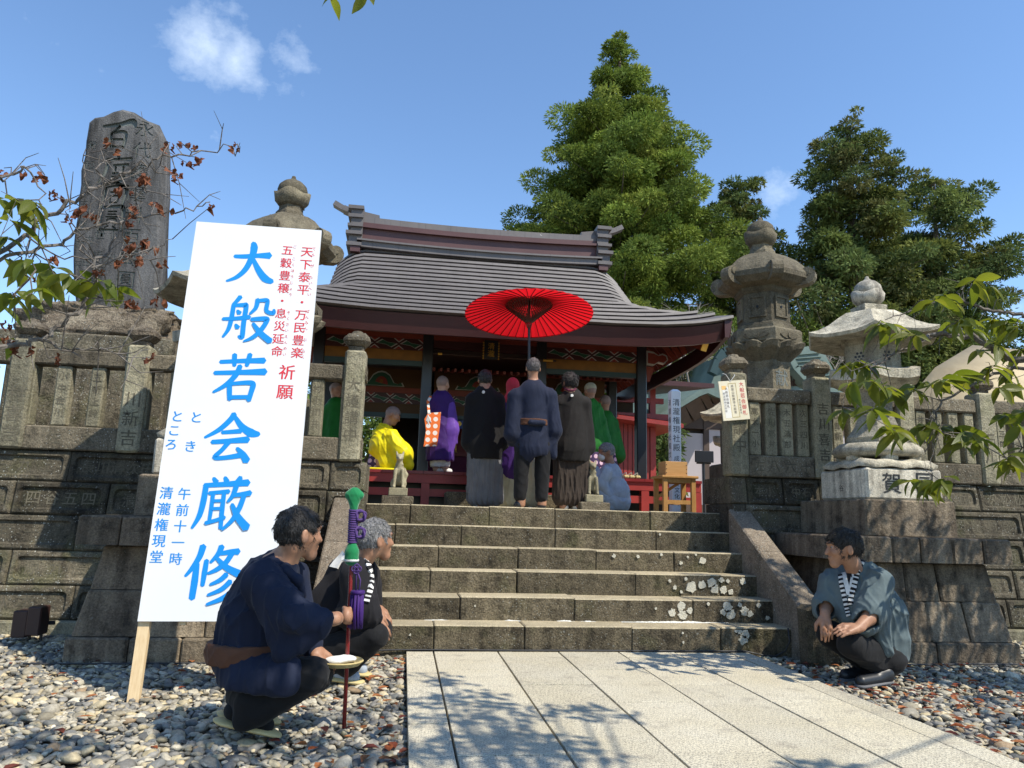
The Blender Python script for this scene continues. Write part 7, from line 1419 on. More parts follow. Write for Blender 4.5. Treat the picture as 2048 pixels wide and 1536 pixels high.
# ---- B: grey haired man in the black coat
b0 = at(705, 1350, Z=GZ); B_ = person('squatting grey haired man in a black coat with a striped collar, hands on his knees', b0)
hc = PT(751, 1080, 5.02); hd, hp, hax = head_prims(hc, (.86, .46, .04), s=1.12, neck=PT(716, 1132, 5.06)); shr, elr, wrr = PT(712, 1150, 4.88), PT(724, 1222, 4.84), PT(744, 1234, 4.86)
hkn = PT(764, 1246, 4.88); hk2 = PT(772, 1226, 5.2); wl = PT(752, 1214, 5.2)
body = hd + CH([PT(668, 1300, 5.1), PT(680, 1200, 5.1), PT(705, 1145, 5.08), PT(716, 1132, 5.06)], [.12, .14, .1, .06], .04) + CH([shr, elr, wrr], [.05, .045, .032], .02) + CH([PT(735, 1150, 5.2), PT(738, 1200, 5.24), wl], [.05, .044, .03], .02)
body += hand_prims(wrr, nrm(PT(766, 1262, 4.86) - wrr), nrm(np.array([.4, -.75, .5])), -1, 1.18, .35) + hand_prims(wl, nrm(PT(776, 1240, 5.18) - wl), nrm(np.array([.6, -.5, .5])), -1, 1.1, .5)
for yo in (-.13, .14): body += CH([PT(672, 1300, 5.1 + yo), PT(755, 1268, 5.02 + yo), PT(690, 1342, 5.1 + yo)], [.08, .045, .035], .03)
soft('body', body, .007, 'skin', B_); _h = soft('hair', hair_prims(hp, hax, 1.12, .008, -.05), .006, 'hair_grey', B_, tufts(3, .006, 110), .006); strands(_h, 1400, hp, hax, .020, .0012, 'hair_grey', 2, .9); eyes(B_, hp, 1.12)
jk = [RC(PT(664, 1290, 5.12), PT(672, 1215, 5.12), .175, .18, .06), RC(PT(672, 1215, 5.12), PT(698, 1150, 5.1), .18, .13, .06), RC(PT(698, 1150, 5.1), PT(714, 1128, 5.08), .13, .085, .05), RC(shr, PT(722, 1218, 4.86), .105, .11, .05), RC(PT(722, 1218, 4.86), PT(740, 1230, 4.86), .10, .08, .03), RC(PT(730, 1150, 5.2), PT(740, 1205, 5.24), .10, .085, .05), RC(PT(700, 1230, 4.88), PT(716, 1262, 4.9), .09, .05, .05), RC(PT(655, 1240, 5.15), PT(636, 1300, 5.2), .15, .14, .06), RC(wrr + (elr - wrr) * .5, wrr + nrm(wrr - elr) * .03, .05, .055, .008, 's')]
jb = soft('jacket', jk, .0085, 'happi_black', B_, folds(14, (.4, 0, 1), .030, 14), .03)
band(B_, [jb], [(707, 1094), (722, 1105), (734, 1124), (742, 1146), (743, 1168), (738, 1188), (733, 1205)], .034, 'striped_collar', ['white_cloth', 'happi_black'], 11, .010, 66)
band(B_, [jb], [(668, 1136), (674, 1126), (682, 1117), (690, 1110)], .075, 'white_crest', ['white_cloth'], 1, .009, 14)
tr = [EL(PT(672, 1315, 5.1), np.array([.16, .18, .12]), None, .05)]
for yo, k in ((-.14, 0), (.15, 8)): tr += [RC(PT(675, 1300, 5.1 + yo), PT(748 + k, 1268 - k, 5.02 + yo), .11, .085, .04), RC(PT(750 + k, 1272 - k, 5.02 + yo), PT(694, 1338, 5.1 + yo), .08, .055, .03)]
soft('trousers', tr, .0095, 'trouser_black', B_, folds(15, (1, 0, -.4), .014, 20), .014)
for a, c in (((672, 1350, 5.0), (715, 1352, 4.98)), ((690, 1340, 5.22), (730, 1340, 5.2))):
    p, q = PT(*a), PT(*c); p[2] = GZ + .035; q[2] = GZ + .02; so_ = soft('sandal', [RC(p, q, .052, .05, .01, fl=(VD, 3))], .007, 'sandal_sole', B_); soft('sock', [RC(p + (.02, 0, .04), q + (-.02, 0, .03), .045, .036, .02)], .008, 'pale_blue', so_)

# ---- C: teal happi, squatting on the right
b0 = at(1740, 1345, Z=GZ); C_ = person('squatting man in a grey teal coat with a striped collar, looking towards the stairs', b0)
hc = PT(1686, 1097, 5.02); hd, hp, hax = head_prims(hc, (-.95, .16, -.06), s=1.12, neck=PT(1716, 1148, 5.06)); shl, ell_, wll = PT(1758, 1165, 4.92), PT(1738, 1236, 4.82), PT(1716, 1256, 4.755); shR, elR, wrR = PT(1672, 1162, 5.22), PT(1652, 1215, 5.16), PT(1650, 1231, 5.03)
body = hd + CH([PT(1772, 1300, 5.1), PT(1745, 1220, 5.08), PT(1722, 1165, 5.08), PT(1716, 1148, 5.06)], [.12, .14, .1, .06], .04) + CH([shl, ell_, wll], [.052, .046, .032], .02) + CH([shR, elR, wrR], [.05, .044, .031], .02)
body += hand_prims(wll, nrm(np.array([-.85, -.1, -.1])), nrm(np.array([.0, -.5, .85])), 1, 1.15, .35) + hand_prims(wrR, nrm(np.array([-.12, -.35, -.95])), nrm(np.array([-.2, -.85, .4])), 1, 1.15, .30)
for hp_, kn, an in (((1768, 1305, 5.05), (1700, 1285, 4.84), (1752, 1330, 4.96)), ((1745, 1300, 5.2), (1655, 1265, 5.1), (1722, 1322, 5.12))): body += CH([PT(*hp_), PT(*kn) + (.03, .03, -.02), PT(*an)], [.07, .04, .035], .02)
soft('body', body, .007, 'skin', C_); _h = soft('hair', hair_prims(hp, hax, 1.12, .012, -.055), .006, 'hair_black', C_, tufts(5, .008, 90), .008); strands(_h, 1700, hp, hax, .036, .0014, 'hair_black', 3); eyes(C_, hp, 1.12)
jk = [RC(PT(1776, 1290, 5.08), PT(1760, 1225, 5.08), .14, .16, .06), RC(PT(1760, 1225, 5.08), PT(1736, 1168, 5.08), .16, .125, .06), RC(PT(1734, 1168, 5.08), PT(1722, 1143, 5.06), .135, .085, .05), RC(shl, PT(1740, 1222, 4.86), .10, .105, .05), RC(PT(1740, 1222, 4.86), PT(1731, 1244, 4.84), .10, .098, .02, fl=(nrm(CAM_M[2]), 1.25)), RC(PT(1690, 1158, 5.18), PT(1664, 1168, 5.2), .10, .09, .05), RC(PT(1664, 1168, 5.2), PT(1650, 1208, 5.17), .09, .085, .05), RC(PT(1650, 1205, 5.18), PT(1648, 1222, 5.16), .088, .08, .02), RC(PT(1700, 1180, 5.08), PT(1706, 1235, 5.02), .115, .10, .06), RC(PT(1775, 1280, 5.08), PT(1778, 1312, 5.06), .15, .11, .05), RC(PT(1755, 1230, 4.9), PT(1768, 1300, 4.92), .075, .06, .06),
      RC(ell_ + nrm(ell_ - shl) * .0, wll + (wll - ell_) * .2, .058, .065, .008, 's'), RC(elR, wrR + (wrR - elR) * .5, .055, .062, .008, 's'), EL(PT(1730, 1246, 4.84), np.array([.085, .09, .030]), None, .006, 's')]
jc = soft('jacket', jk, .008, 'teal', C_, folds(24, (-.35, 0, 1), .032, 15), .032)
band(C_, [jc], [(1681, 1150), (1684, 1170), (1689, 1192), (1694, 1215), (1698, 1232)], .030, 'striped_collar', ['happi_black', 'white_cloth'], 10, .010, 60)
band(C_, [jc], [(1726, 1121), (1718, 1138), (1711, 1160), (1705, 1185), (1701, 1210)], .034, 'striped_collar', ['happi_black', 'white_cloth'], 11, .012, 60)
band(C_, [jc], [(1687, 1146), (1692, 1165), (1698, 1190)], .030, 'undershirt_edge', ['white_cloth'], 1, .006, 20); band(C_, [jc], [(1718, 1122), (1709, 1140), (1703, 1165), (1699, 1190)], .022, 'undershirt_edge', ['white_cloth'], 1, .007, 20); band(C_, [jc], [(1698, 1140), (1700, 1160), (1699, 1182)], .035, 'undershirt', ['happi_black'], 1, .003, 20)
tr = [EL(PT(1765, 1318, 5.08), np.array([.15, .17, .11]), None, .05)]
for hp_, kn, an in (((1766, 1308, 5.04), (1702, 1288, 4.86), (1756, 1332, 4.97)), ((1742, 1300, 5.2), (1660, 1268, 5.1), (1722, 1322, 5.12))): tr += [RC(PT(*hp_), PT(*kn), .115, .088, .04), RC(PT(*kn), PT(*an), .084, .058, .03)]
soft('trousers', tr, .0095, 'trouser_black', C_, folds(25, (1, 0, .3), .014, 20), .014)
for a, c in (((1772, 1350, 4.96), (1722, 1352, 4.90)), ((1732, 1338, 5.14), (1690, 1335, 5.1))):
    p, q = PT(*a), PT(*c); p[2] = GZ + .05; q[2] = GZ + .035; so_ = soft('shoe', [RC(p, q, .046, .04, .02), RC(p + (0, 0, .03), p + (-.05, 0, .03), .05, .045, .03)], .007, 'black_plastic', C_); soft('sole', [RC(p - (0, 0, .03), q - (0, 0, .03), .05, .048, .01, fl=(VD, 3))], .007, 'hakama_grey', so_)

# ---- standing figures at the top of the stairs
TZ = 1.117
def stand(label, cx, Y, head_py, f, hair, sh_py, skin='skin', s=1.0, neck_dy=34, lean=0):
    b = PT(cx, 1000, Y); b[2] = TZ; p_ = person(label, b); hc = PT(cx + lean, head_py, Y); hd, hp, hax = head_prims(hc, f, s=s, neck=PT(cx, head_py + neck_dy, Y)); return p_, hd, hp, hax
px_m = lambda Y: 1480. / Y
FL = nrm(np.array([0, 1., 0]))
def legs(Y, pts, z=TZ, r=(.085, .05)):
    L = []
    for (x0, y0), (x1, y1) in pts: q = PT(x1, y1, Y); q[2] = z + .06; L.append(RC(PT(x0, y0, Y), q, r[0], r[1], .03)); L.append(RC(q, q + (0, .10, -.03), .04, .032, .02))
    return L
# E umbrella bearer
Y = 8.35; E_, hd, hp, hax = stand('tall man in a navy coat and brown sash holding the red umbrella pole', 1066, Y, 737, (.02, 1, .05), 'hair_salt', 785)
body = hd + [RC(PT(1066, 775, Y), PT(1066, 880, Y), .10, .11, .04), RC(PT(1030, 795, Y), PT(1024, 860, Y - .02), .05, .045, .03), RC(PT(1024, 860, Y - .02), PT(1048, 815, Y + .28), .042, .032, .02), RC(PT(1100, 795, Y), PT(1108, 858, Y - .02), .05, .045, .03), RC(PT(1108, 858, Y - .02), PT(1068, 835, Y + .28), .042, .032, .02)] + legs(Y, (((1045, 890), (1042, 1000)), ((1086, 890), (1084, 1003))))
for w in (PT(1050, 812, Y + .28), PT(1067, 832, Y + .28)): body += [RC(w, w + (.02, .02, 0), .038, .036, .02)] + [RC(w + (.01, -.01, .03 - .02 * k), w + (.05, .0, .03 - .02 * k), .011, .010, .004) for k in range(4)]
soft('body', body, .010, 'skin', E_); _h = soft('hair', hair_prims(hp, hax, 1.0, .008, -.045), .007, 'hair_salt', E_, tufts(6, .005, 100), .005); strands(_h, 700, hp, hax, .016, .0014, 'hair_salt', 4, .8)
jk = [RC(PT(1036, 790, Y), PT(1096, 790, Y), .085, .085, .05), RC(PT(1066, 785, Y), PT(1066, 850, Y), .165, .155, .05, fl=(FL, 1.25)), RC(PT(1066, 850, Y), PT(1066, 895, Y), .165, .20, .05, fl=(FL, 1.25)), RC(PT(1066, 768, Y), PT(1066, 785, Y), .07, .10, .04), RC(PT(1030, 795, Y), PT(1024, 868, Y - .02), .085, .095, .05), RC(PT(1024, 868, Y), PT(1026, 882, Y + .1), .085, .07, .04), RC(PT(1101, 795, Y), PT(1108, 862, Y - .02), .085, .095, .05), RC(PT(1108, 862, Y), PT(1104, 876, Y + .1), .085, .07, .04), RC(PT(1046, 880, Y), PT(1041, 922, Y - .02), .09, .055, .05), RC(PT(1103, 880, Y), PT(1107, 912, Y - .02), .075, .045, .05), EL(PT(1076, 935, Y), np.array([.10, .35, .13]), None, .03, 's')]
soft('jacket', jk, .010, 'navy', E_, folds(31, (.1, 0, 1), .020, 13), .02)
sash('obi', [RC(PT(1066, 815, Y), PT(1066, 870, Y), .178, .186, .05, fl=(FL, 1.22))], PT(1066, 846, Y), .034, 'obi_brown', E_, .008, 32)
soft('obi_knot', [RC(PT(1062, 845, Y - .152), PT(1086, 846, Y - .152), .036, .034, .02)], .008, 'navy', E_, folds(33, (.3, 0, 1), .012, 40), .012)
soft('trousers', [RC(PT(1046, 890, Y), PT(1040, 992, Y), .10, .072, .03), RC(PT(1086, 890, Y), PT(1083, 994, Y), .10, .072, .03)], .011, 'trouser_black', E_, folds(34, VD, .014, 20), .014)
for x in (1038, 1084): q = PT(x, 1000, Y); q[2] = TZ + .05; so_ = soft('shoe', [RC(q, q + (0, .14, -.01), .05, .042, .02)], .01, 'black_plastic', E_)
# D black haori, grey hakama
def haori(P_, cx, Y, sy, hem, hw, sl, sr, mat, seed, hak, hakmat, haktop, hx, crest, foot=True):
    jk = [RC(PT(cx - 24, sy + 6, Y), PT(cx + 24, sy + 6, Y), .085, .085, .05), RC(PT(cx, sy, Y), PT(cx, hem - 25, Y), .15, hw, .05, fl=(FL, 1.3)), RC(PT(cx, sy - 15, Y), PT(cx, sy, Y), .065, .09, .04), RC(PT(cx, hem - 25, Y), PT(cx, hem - 10, Y), hw, hw * .98, .03, fl=(FL, 1.3)), RC(PT(cx - 27, sy + 10, Y), PT(sl[0], sl[1], Y), .08, .10, .05, fl=(FL, 1.2)), RC(PT(cx + 27, sy + 10, Y), PT(sr[0], sr[1], Y), .08, .10, .05, fl=(FL, 1.2)), EL(PT(cx, hem + 60, Y), np.array([.6, .6, 60 * Y / 1480]), None, .02, 's')]
    o = soft('haori', jk, .011, mat, P_, folds(seed, VD, .022, 12), .022)
    (x0, x1), (x2, x3), bot = hak; kz = []
    for u in np.linspace(0, 1, 4): kz.append(RC(PT(x0 + (x1 - x0) * u, haktop, Y), PT(x2 + (x3 - x2) * u, bot, Y), .105, .10, .04, fl=(FL, 1.0)))
    q = PT((x2 + x3) / 2, bot, Y); kz.append(EL(np.array([q[0], Y, TZ - .22]), np.array([.7, .7, .25]), None, .01, 's'))
    soft('hakama', kz, .011, hakmat, P_, folds(seed + 4, VD, .045, 26, 5, .12), .04)
    if crest: m = MB(); c = PT(cx + crest[0], crest[1], Y - .13); m.prism([(.018 * math.cos(q * .6283), .018 * math.sin(q * .6283)) for q in range(10)], c + (0, .04, 0), (1, 0, 0), (0, 0, 1), (0, -1, 0), .05); m.build('white_crest', 'white_cloth', P_)
    return o
def feet(P_, Y, xs, mat='white_cloth'):
    for x in xs: q = PT(x, 1002, Y); q[2] = TZ + .045; soft('tabi_sock', [RC(q, q + (0, .15, -.01), .045, .038, .02)], .01, mat, P_); m = MB(); m.cbox(q[0] - .05, q[0] + .05, q[1] - .06, q[1] + .2, TZ + .001, TZ + .012 + .0, .004); m.build('sandal', 'straw', P_)
def hbody(P_, hd, cx, Y, sy, wrists=()):
    b = hd + [RC(PT(cx, sy - 8, Y), PT(cx, sy + 100, Y), .10, .11, .04)] + legs(Y, (((cx - 14, sy + 100), (cx - 14, 996)), ((cx + 14, sy + 100), (cx + 14, 996)))); 
    for sgn in (-1, 1): w = PT(cx + sgn * 22, sy + 90, Y + .18); b += [RC(PT(cx + sgn * 26, sy + 8, Y), PT(cx + sgn * 32, sy + 62, Y), .048, .042, .03), RC(PT(cx + sgn * 32, sy + 62, Y), w, .04, .03, .02)] + hand_prims(w, (-.3 * sgn, .7, -.4), (sgn * .8, 0, .4), sgn, 1.0, .5)
    soft('body', b, .010, 'skin', P_)
Y = 8.95; D_, hd, hp, hax = stand('man in a black formal coat and grey pleated hakama, left of the umbrella bearer', 970, Y, 760, (.05, 1, .02), '', 790, s=1.0)
hbody(D_, hd, 970, Y, 792); _h = soft('hair', hair_prims(hp, hax, 1.0, .012, -.045), .007, 'hair_black', D_, tufts(8, .006, 100), .006); strands(_h, 800, hp, hax, .025, .0015, 'hair_black', 5); haori(D_, 970, Y, 792, 918, .215, (938, 885), (1004, 885), 'haori_black', 41, ((952, 986), (950, 990), 996), 'hakama_grey', 905, 0, (-3, 784)); feet(D_, Y, (953, 985), 'pale_blue')
Y = 8.8; F_, hd, hp, hax = stand('dark haired man in a brownish formal coat and brown hakama, right of the umbrella bearer', 1139, Y, 766, (-.28, .95, .02), '', 800, s=1.0)
hbody(F_, hd, 1141, Y, 800); _h = soft('hair', hair_prims(hp, hax, 1.0, .018, -.055), .007, 'hair_black', F_, tufts(9, .008, 90), .008); strands(_h, 1000, hp, hax, .04, .0015, 'hair_black', 6, .6); haori(F_, 1143, Y, 800, 922, .225, (1118, 890), (1176, 895), 'haori_brown', 44, ((1124, 1164), (1120, 1166), 996), 'hakama_brown', 905, 0, (1, 791)); feet(F_, Y, (1130, 1152), 'white_cloth')
m = MB(); c = PT(1142, 779, Y - .10); m.tube([c + (-.07, .05, .02), c + (-.03, -.0, -.01), c + (.03, -.0, -.01), c + (.07, .05, .02)], .014, 8); m.build('collar', 'maroon', F_)
Y = 9.35; G_, hd, hp, hax = stand('priest in a red hood and purple robe almost hidden between the standing men', 1025, Y, 776, (.05, 1, 0), '', 805, s=.98)
hbody(G_, hd, 1026, Y, 808); soft('red_hood', hair_prims(hp, hax, 1.0, .02, -.10) + [RC(hp(0, -.03, -.06), hp(0, -.04, -.16), .075, .12, .04)], .009, 'red_hood', G_)
soft('purple_robe', [RC(PT(1002, 815, Y), PT(1050, 815, Y), .085, .085, .05), RC(PT(1026, 812, Y), PT(1026, 930, Y), .16, .22, .05, fl=(FL, 1.2)), RC(PT(1000, 820, Y), PT(996, 900, Y), .08, .12, .05), RC(PT(1052, 820, Y), PT(1058, 900, Y), .08, .12, .05)], .012, 'purple', G_, folds(51, VD, .025, 16), .025)
soft('cream_skirt', [RC(PT(x, 925, Y), PT(x + (x - 1030) * .25, 1000, Y), .10, .10, .04) for x in (1005, 1022, 1040, 1058)], .012, 'cream', G_, folds(52, VD, .03, 22, 5, .2), .03); feet(G_, Y, (1012, 1062))
# J masked man, pale blue
Y = 9.3; b0 = PT(1228, 1010, Y); b0[2] = TZ; J_ = person('masked grey haired man in pale blue work clothes squatting beside the right fox statue', b0); hc = PT(1212, 905, Y); hd, hp, hax = head_prims(hc, (-.93, -.1, -.12), s=1.0, neck=PT(1222, 934, Y))
wj_ = PT(1184, 928, Y - .05); body = hd + CH([PT(1222, 934, Y), PT(1228, 960, Y), PT(1236, 1005, Y)], [.06, .12, .12], .04) + CH([PT(1210, 946, Y - .15), PT(1198, 968, Y - .15), wj_], [.05, .042, .03], .02) + hand_prims(wj_, (-.8, 0, .35), (0, -.4, .9), -1, 1.0, .6) + CH([PT(1235, 1005, Y), PT(1192, 985, Y - .05), PT(1222, 1010, Y)], [.08, .06, .045], .03)
soft('body', body, .009, 'skin', J_); _h = soft('hair', hair_prims(hp, hax, 1.0, .012, -.05), .007, 'hair_grey', J_, tufts(15, .005, 110), .005); strands(_h, 700, hp, hax, .022, .0014, 'hair_grey', 7); soft('face_mask', [EL(hp(0, .07, -.05), np.array([.058, .05, .055]), hax, .02)], .006, 'white_cloth', J_)
m = MB(); m.tube([hp(-.08, .0, .01), hp(-.075, .09, .012)], .003, 5); m.tube([hp(-.045, .108, .012), hp(-.03, .11, .012)], .003, 5); m.build('glasses', 'black_plastic', J_)
soft('work_jacket', [RC(PT(1222, 944, Y), PT(1231, 985, Y), .12, .175, .05), RC(PT(1231, 985, Y), PT(1238, 1005, Y), .175, .15, .04), RC(PT(1212, 944, Y - .14), PT(1200, 968, Y - .16), .085, .08, .04), RC(PT(1200, 968, Y - .16), PT(1190, 940, Y - .08), .075, .062, .03), RC(PT(1232, 948, Y + .14), PT(1214, 975, Y + .1), .08, .075, .04), RC(PT(1205, 975, Y - .15), PT(1216, 990, Y - .14), .08, .06, .04)], .010, 'pale_blue', J_, folds(61, (.3, 0, 1), .022, 20), .022)
soft('work_trousers', [EL(PT(1236, 1005, Y), np.array([.16, .18, .13]), None, .04), RC(PT(1236, 1004, Y - .08), PT(1196, 988, Y - .12), .10, .085, .04), RC(PT(1196, 990, Y - .12), PT(1220, 1014, Y - .1), .08, .06, .04), RC(PT(1236, 1004, Y + .12), PT(1200, 990, Y + .1), .10, .085, .04)], .010, 'pale_blue', J_, folds(62, (1, 0, .2), .02, 22), .02)
q = PT(1240, 1018, Y); q[2] = TZ + .04; soft('shoe', [RC(q, q + (-.12, -.02, -.01), .045, .035, .02)], .009, 'white_cloth', J_)
# ---- priests on the veranda
VZ_ = 1.606
Y = 10.45; b0 = PT(785, 935, Y); b0[2] = VZ_; K_ = person('shaven priest in a bright yellow robe kneeling on the left of the red veranda', b0); hc = PT(786, 831, Y); hd, hp, hax = head_prims(hc, (.86, -.12, -.42), s=1.05, neck=PT(771, 858, Y))
body = hd + CH([PT(771, 858, Y), PT(768, 880, Y), PT(772, 925, Y)], [.06, .13, .14], .04) + CH([PT(780, 868, Y - .15), PT(800, 900, Y - .2), PT(812, 905, Y - .1)], [.05, .045, .03], .02) + CH([PT(772, 925, Y), PT(815, 928, Y - .05), PT(775, 936, Y)], [.09, .07, .05], .03)
soft('body', body, .010, 'skin', K_); soft('shaved_hair', hair_prims(hp, hax, 1.05, .003, -.05), .008, 'hair_shaved', K_); eyes(K_, hp, 1.05)
soft('yellow_robe', [RC(PT(770, 862, Y), PT(770, 890, Y), .11, .19, .05), RC(PT(770, 890, Y), PT(785, 926, Y), .19, .20, .06), RC(PT(783, 872, Y - .14), PT(806, 908, Y - .2), .10, .14, .06), RC(PT(806, 905, Y - .2), PT(818, 930, Y - .22), .12, .075, .05), RC(PT(758, 868, Y), PT(748, 900, Y + .02), .09, .075, .05), RC(PT(748, 898, Y), PT(742, 903, Y), .06, .03, .03), RC(PT(775, 925, Y - .1), PT(815, 935, Y - .2), .10, .06, .05), EL(np.array([b0[0], Y, VZ_ - .3]), np.array([1.2, 1.2, .302]), None, .01, 's')], .010, 'yellow_silk', K_, folds(71, (.6, 0, -1), .030, 15), .03)
soft('dotted_skirt', [RC(PT(758, 900, Y + .1), PT(752, 928, Y + .1), .11, .12, .04), EL(np.array([b0[0], Y, VZ_ - .3]), np.array([1.2, 1.2, .302]), None, .01, 's')], .011, 'purple_dots', K_)
soft('collar', [RC(PT(762, 850, Y), PT(774, 866, Y - .1), .028, .026, .02), RC(PT(762, 850, Y), PT(772, 856, Y + .1), .028, .026, .02)], .008, 'yellow_silk', K_)
m = MB(); q = PT(758, 938, Y); m.cbox(q[0] - .2, q[0] + .45, Y - .25, Y + .3, VZ_ + .0, VZ_ + .03, .008); tag(m.build('prayer_mat', 'yellow_silk'), 'flat yellow mat under the kneeling priest in yellow', 'mat')
Y = 10.38; b0 = PT(886, 940, Y); b0[2] = VZ_; L_ = person('shaven priest in a purple robe with an orange dotted sash standing on the veranda', b0); hc = PT(886, 769, Y); hd, hp, hax = head_prims(hc, (.55, .82, 0), s=1.02, neck=PT(883, 794, Y))
def vlegs(Y, cx, top): return [RC(PT(cx + k, top, Y), np.array([PT(cx + k, 935, Y)[0], Y, VZ_ + .05]), .08, .045, .03) for k in (-8, 8)]
soft('body', hd + [RC(PT(883, 800, Y), PT(884, 880, Y), .10, .11, .04), RC(PT(866, 808, Y), PT(868, 850, Y), .05, .04, .03), RC(PT(868, 850, Y), PT(886, 845, Y + .25), .04, .03, .02), RC(PT(902, 808, Y), PT(906, 850, Y), .05, .04, .03), RC(PT(906, 850, Y), PT(893, 845, Y + .25), .04, .03, .02)] + vlegs(Y, 880, 880), .010, 'skin_pale', L_); soft('shaved_hair', hair_prims(hp, hax, 1.02, .003, -.05), .008, 'hair_shaved', L_)
soft('purple_robe', [RC(PT(870, 806, Y), PT(898, 806, Y), .085, .085, .05), RC(PT(883, 800, Y), PT(880, 915, Y), .15, .20, .05, fl=(FL, 1.15)), RC(PT(883, 788, Y), PT(883, 800, Y), .062, .09, .04), RC(PT(866, 810, Y), PT(866, 870, Y), .075, .10, .04), EL(np.array([b0[0], Y, VZ_ - .16]), np.array([.8, .8, .33]), None, .01, 's')], .010, 'purple', L_, folds(81, VD, .022, 18), .022)
soft('long_sleeve', [RC(PT(900, 812, Y - .05), PT(902, 860, Y - .08), .08, .11, .05, fl=(FL, 1.4)), RC(PT(902, 860, Y - .08), PT(896, 915, Y - .1), .11, .055, .05, fl=(FL, 1.4)), RC(PT(902, 850, Y - .08), PT(912, 885, Y - .05), .08, .03, .04, fl=(FL, 1.4))], .010, 'purple_bright', L_, folds(82, VD, .022, 20), .022)
m = MB(); c = lambda px, py: PT(px, py, Y - .24)
poly = [c(849, 838), (c(856, 826)), c(882, 824), c(880, 852), c(874, 892), c(847, 893), c(852, 860)]; m.add(poly + [p + (0, .03, 0) for p in poly], [tuple(range(7))[::-1], tuple(range(7, 14))] + [(i, (i + 1) % 7, 7 + (i + 1) % 7, 7 + i) for i in range(7)]); m.build('orange_kesa', 'orange_dots', L_)
m = MB(); m.bar(c(858, 826), c(856, 800) + (0, .06, 0), .035, .012, 0, (0, -1, 0)); m.bar(c(856, 802) + (0, .06, 0), c(862, 790) + (0, .14, 0), .035, .012, 0, (0, -1, 0)); m.build('kesa_strap', 'orange_dots', L_); m = MB()
for k in range(5): m.tube([c(856, 830), c(853 + k * 2.2, 842 + 3 * (k % 3))], .008, 5)
m.build('white_knot', 'white_cloth', L_)
soft('white_underrobe', [RC(PT(874, 912, Y), PT(873, 927, Y), .11, .09, .03, fl=(VD, .8)), RC(PT(888, 912, Y), PT(889, 925, Y), .10, .085, .03, fl=(VD, .8)), EL(np.array([b0[0], Y, VZ_ - .16]), np.array([.8, .8, .235]), None, .01, 's')], .010, 'white_cloth', L_, folds(83, VD, .015, 25), .015)
for x in (874, 886): q = PT(x, 940, Y); q[2] = VZ_ + .04; soft('tabi_sock', [RC(q, q + (.1, .05, -.01), .04, .034, .02)], .009, 'white_cloth', L_)
def green_monk(label, cx, Y, hy, f, seed, hat=None, seat=False):
    b0 = PT(cx, 930, Y); b0[2] = VZ_; g_ = person(label, b0); hc = PT(cx, hy, Y); hd, hp, hax = head_prims(hc, f, s=1.0, neck=PT(cx, hy + 27, Y))
    soft('body', hd + [RC(PT(cx, hy + 30, Y), PT(cx, hy + 110, Y), .10, .11, .04)] + ([] if seat else vlegs(Y, cx, hy + 110)) + CH([PT(cx - 16, hy + 40, Y), PT(cx - 20, hy + 80, Y), PT(cx - 6, hy + 88, Y + .2)], [.05, .04, .03], .02) + CH([PT(cx + 16, hy + 40, Y), PT(cx + 20, hy + 80, Y), PT(cx + 6, hy + 88, Y + .2)], [.05, .04, .03], .02), .011, 'skin', g_)
    soft('shaved_hair', hair_prims(hp, hax, 1.0, .003, -.05), .009, 'hair_shaved', g_)
    bot = 935 if not seat else 930
    soft('green_robe', [RC(PT(cx - 13, hy + 38, Y), PT(cx + 13, hy + 38, Y), .085, .085, .05), RC(PT(cx, hy + 32, Y), PT(cx, bot - 45, Y), .15, .22, .05, fl=(FL, 1.1)), RC(PT(cx - 18, hy + 42, Y), PT(cx - 24, hy + 105, Y), .08, .13, .05), RC(PT(cx + 18, hy + 42, Y), PT(cx + 26, hy + 105, Y), .08, .13, .05)], .012, 'green_silk', g_, folds(seed, VD, .025, 17), .025)
    soft('dotted_skirt', [RC(PT(cx, bot - 55, Y + .03), PT(cx, bot - 8, Y + .03), .19, .20, .04), EL(np.array([b0[0], Y, VZ_ - .3]), np.array([1., 1., .305]), None, .01, 's')], .012, 'purple_dots', g_)
    if hat: soft('straw_cap', [EL(hp(0, -.01, .05), np.array([.085, .105, .085]), hax, .01)], .009, 'cream', g_)
    return g_
green_monk('green robed priest in a pale cap at the right of the veranda, partly hidden', 1180, 10.55, 783, (-.3, .9, 0), 91, True); green_monk('second green robed priest right of the veranda, beside the black pillar', 1209, 10.9, 806, (-.4, .9, 0), 93)
green_monk('priest in a green robe half hidden behind the left gate post', 672, 11.6, 780, (.7, -.5, 0), 95)

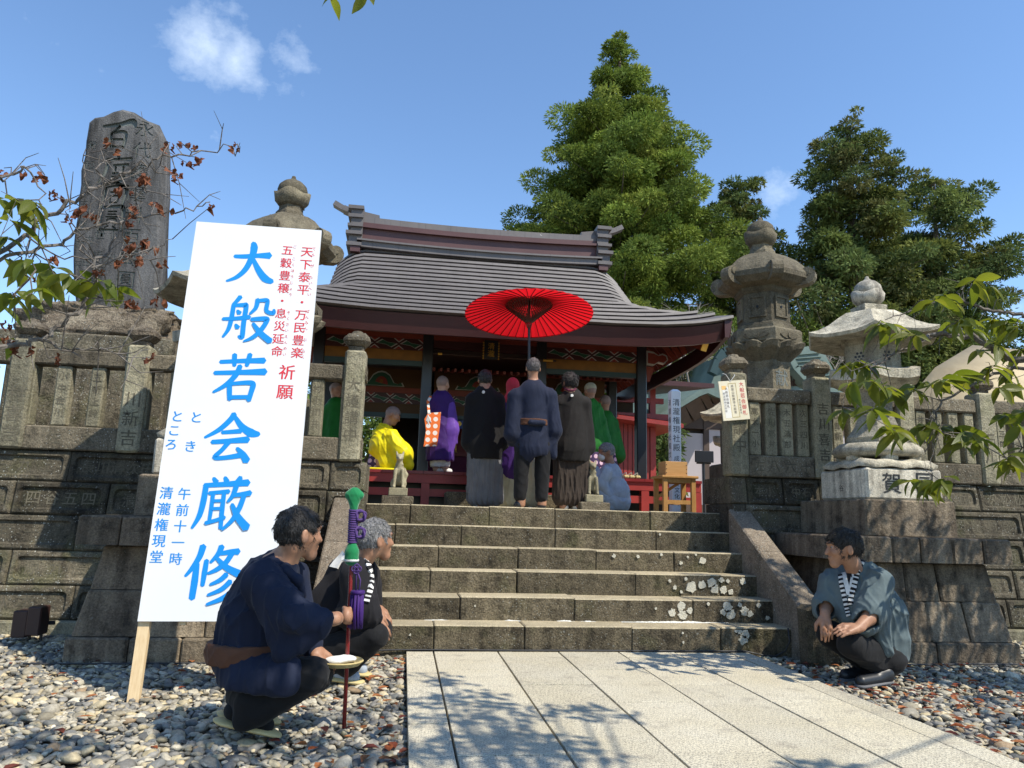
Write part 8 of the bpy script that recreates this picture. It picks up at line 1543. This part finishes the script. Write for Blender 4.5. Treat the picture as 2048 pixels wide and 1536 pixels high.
# ================================================================== red umbrella
Yu = 8.66; hub = PT(1058, 646, Yu); rim_c = PT(1058, 629, Yu); axis = nrm(np.array([-.01, .12, 1.0])); ux = nrm(np.array([1, 0, 0.02]) - axis * np.dot([1, 0, .02], axis)); uy = np.cross(axis, ux)
U_ = thing('red_umbrella', 'large round red paper umbrella with dark ribs held up above the procession', 'umbrella', PT(1058, 860, Yu)); Rr = 134.5 * Yu / 1480; rise = .20; NR = 46
apex = rim_c + axis * rise; Up = lambda a, r, h=0: apex + (ux * math.cos(a) + uy * math.sin(a)) * r - axis * (rise * (r / Rr) ** 1.15 + h)
m = MB()
for i in range(NR):
    a0, a1 = 2 * math.pi * i / NR, 2 * math.pi * (i + 1) / NR; am = (a0 + a1) / 2; rs_ = [.03, .3, .62, .92, 1.0]; vs = []
    for q in rs_: vs += [Up(a0, Rr * q), Up(am, Rr * q * (1 if q < .99 else .988), .006 * q), Up(a1, Rr * q)]
    fs = []
    for j in range(4):
        for k in range(2): fs.append((j * 3 + k, j * 3 + k + 1, (j + 1) * 3 + k + 1, (j + 1) * 3 + k))
    b = len(vs); vs += [Up(a0, Rr, .012), Up(am, Rr * .988, .018), Up(a1, Rr, .012)]; fs += [(12, 13, b + 1, b), (13, 14, b + 2, b + 1)]; m.add(vs, fs)
m.build('paper_canopy', 'umbrella_red', U_)
run = apex - axis * (rise + .115); rr_ = .34
for i in range(NR):
    a = 2 * math.pi * i / NR; m = MB(); p, q = Up(a, .03, .012), Up(a, Rr * .998, .010); mid = Up(a, Rr * .55, .011); m.bar(p, mid, .0075, .011, up=tuple(axis)); m.bar(mid, q, .0075, .010, up=tuple(axis)); m.build('rib', 'rib_red', U_)
    m = MB(); a2 = a + math.pi / NR * .0; m.bar(run + (ux * math.cos(a2) + uy * math.sin(a2)) * .03, Up(a, Rr * .37, .018), .0065, .009, up=tuple(axis)); m.build('stretcher', 'rib_dark', U_)
m = MB()
for rq, hh in ((.26, .045), (.34, .03)):
    ps = [Up(2 * math.pi * i / NR, Rr * rq, hh) for i in range(NR)] 
    for i in range(NR): m.tube([ps[i], ps[(i + 2) % NR] + axis * .02], .0022, 4, cap=False)
m.build('thread_lattice', 'rib_dark', U_)
m = MB(); m.tube([run - axis * .06, run - axis * .02, run + axis * .02], [.026, .038, .034], 14); m.build('runner', 'rib_red', U_, True)
m = MB(); m.tube([apex + axis * .05, apex - axis * .02], [.03, .045], 14); m.build('top_notch', 'rib_dark', U_, True)
pole_b = PT(1058, 850, Yu) ; m = MB(); m.tube([apex, run - axis * .05, PT(1058, 720, Yu), pole_b - (0, 0, .12)], .0165, 10); m.build('pole', 'pole_black', U_, True)
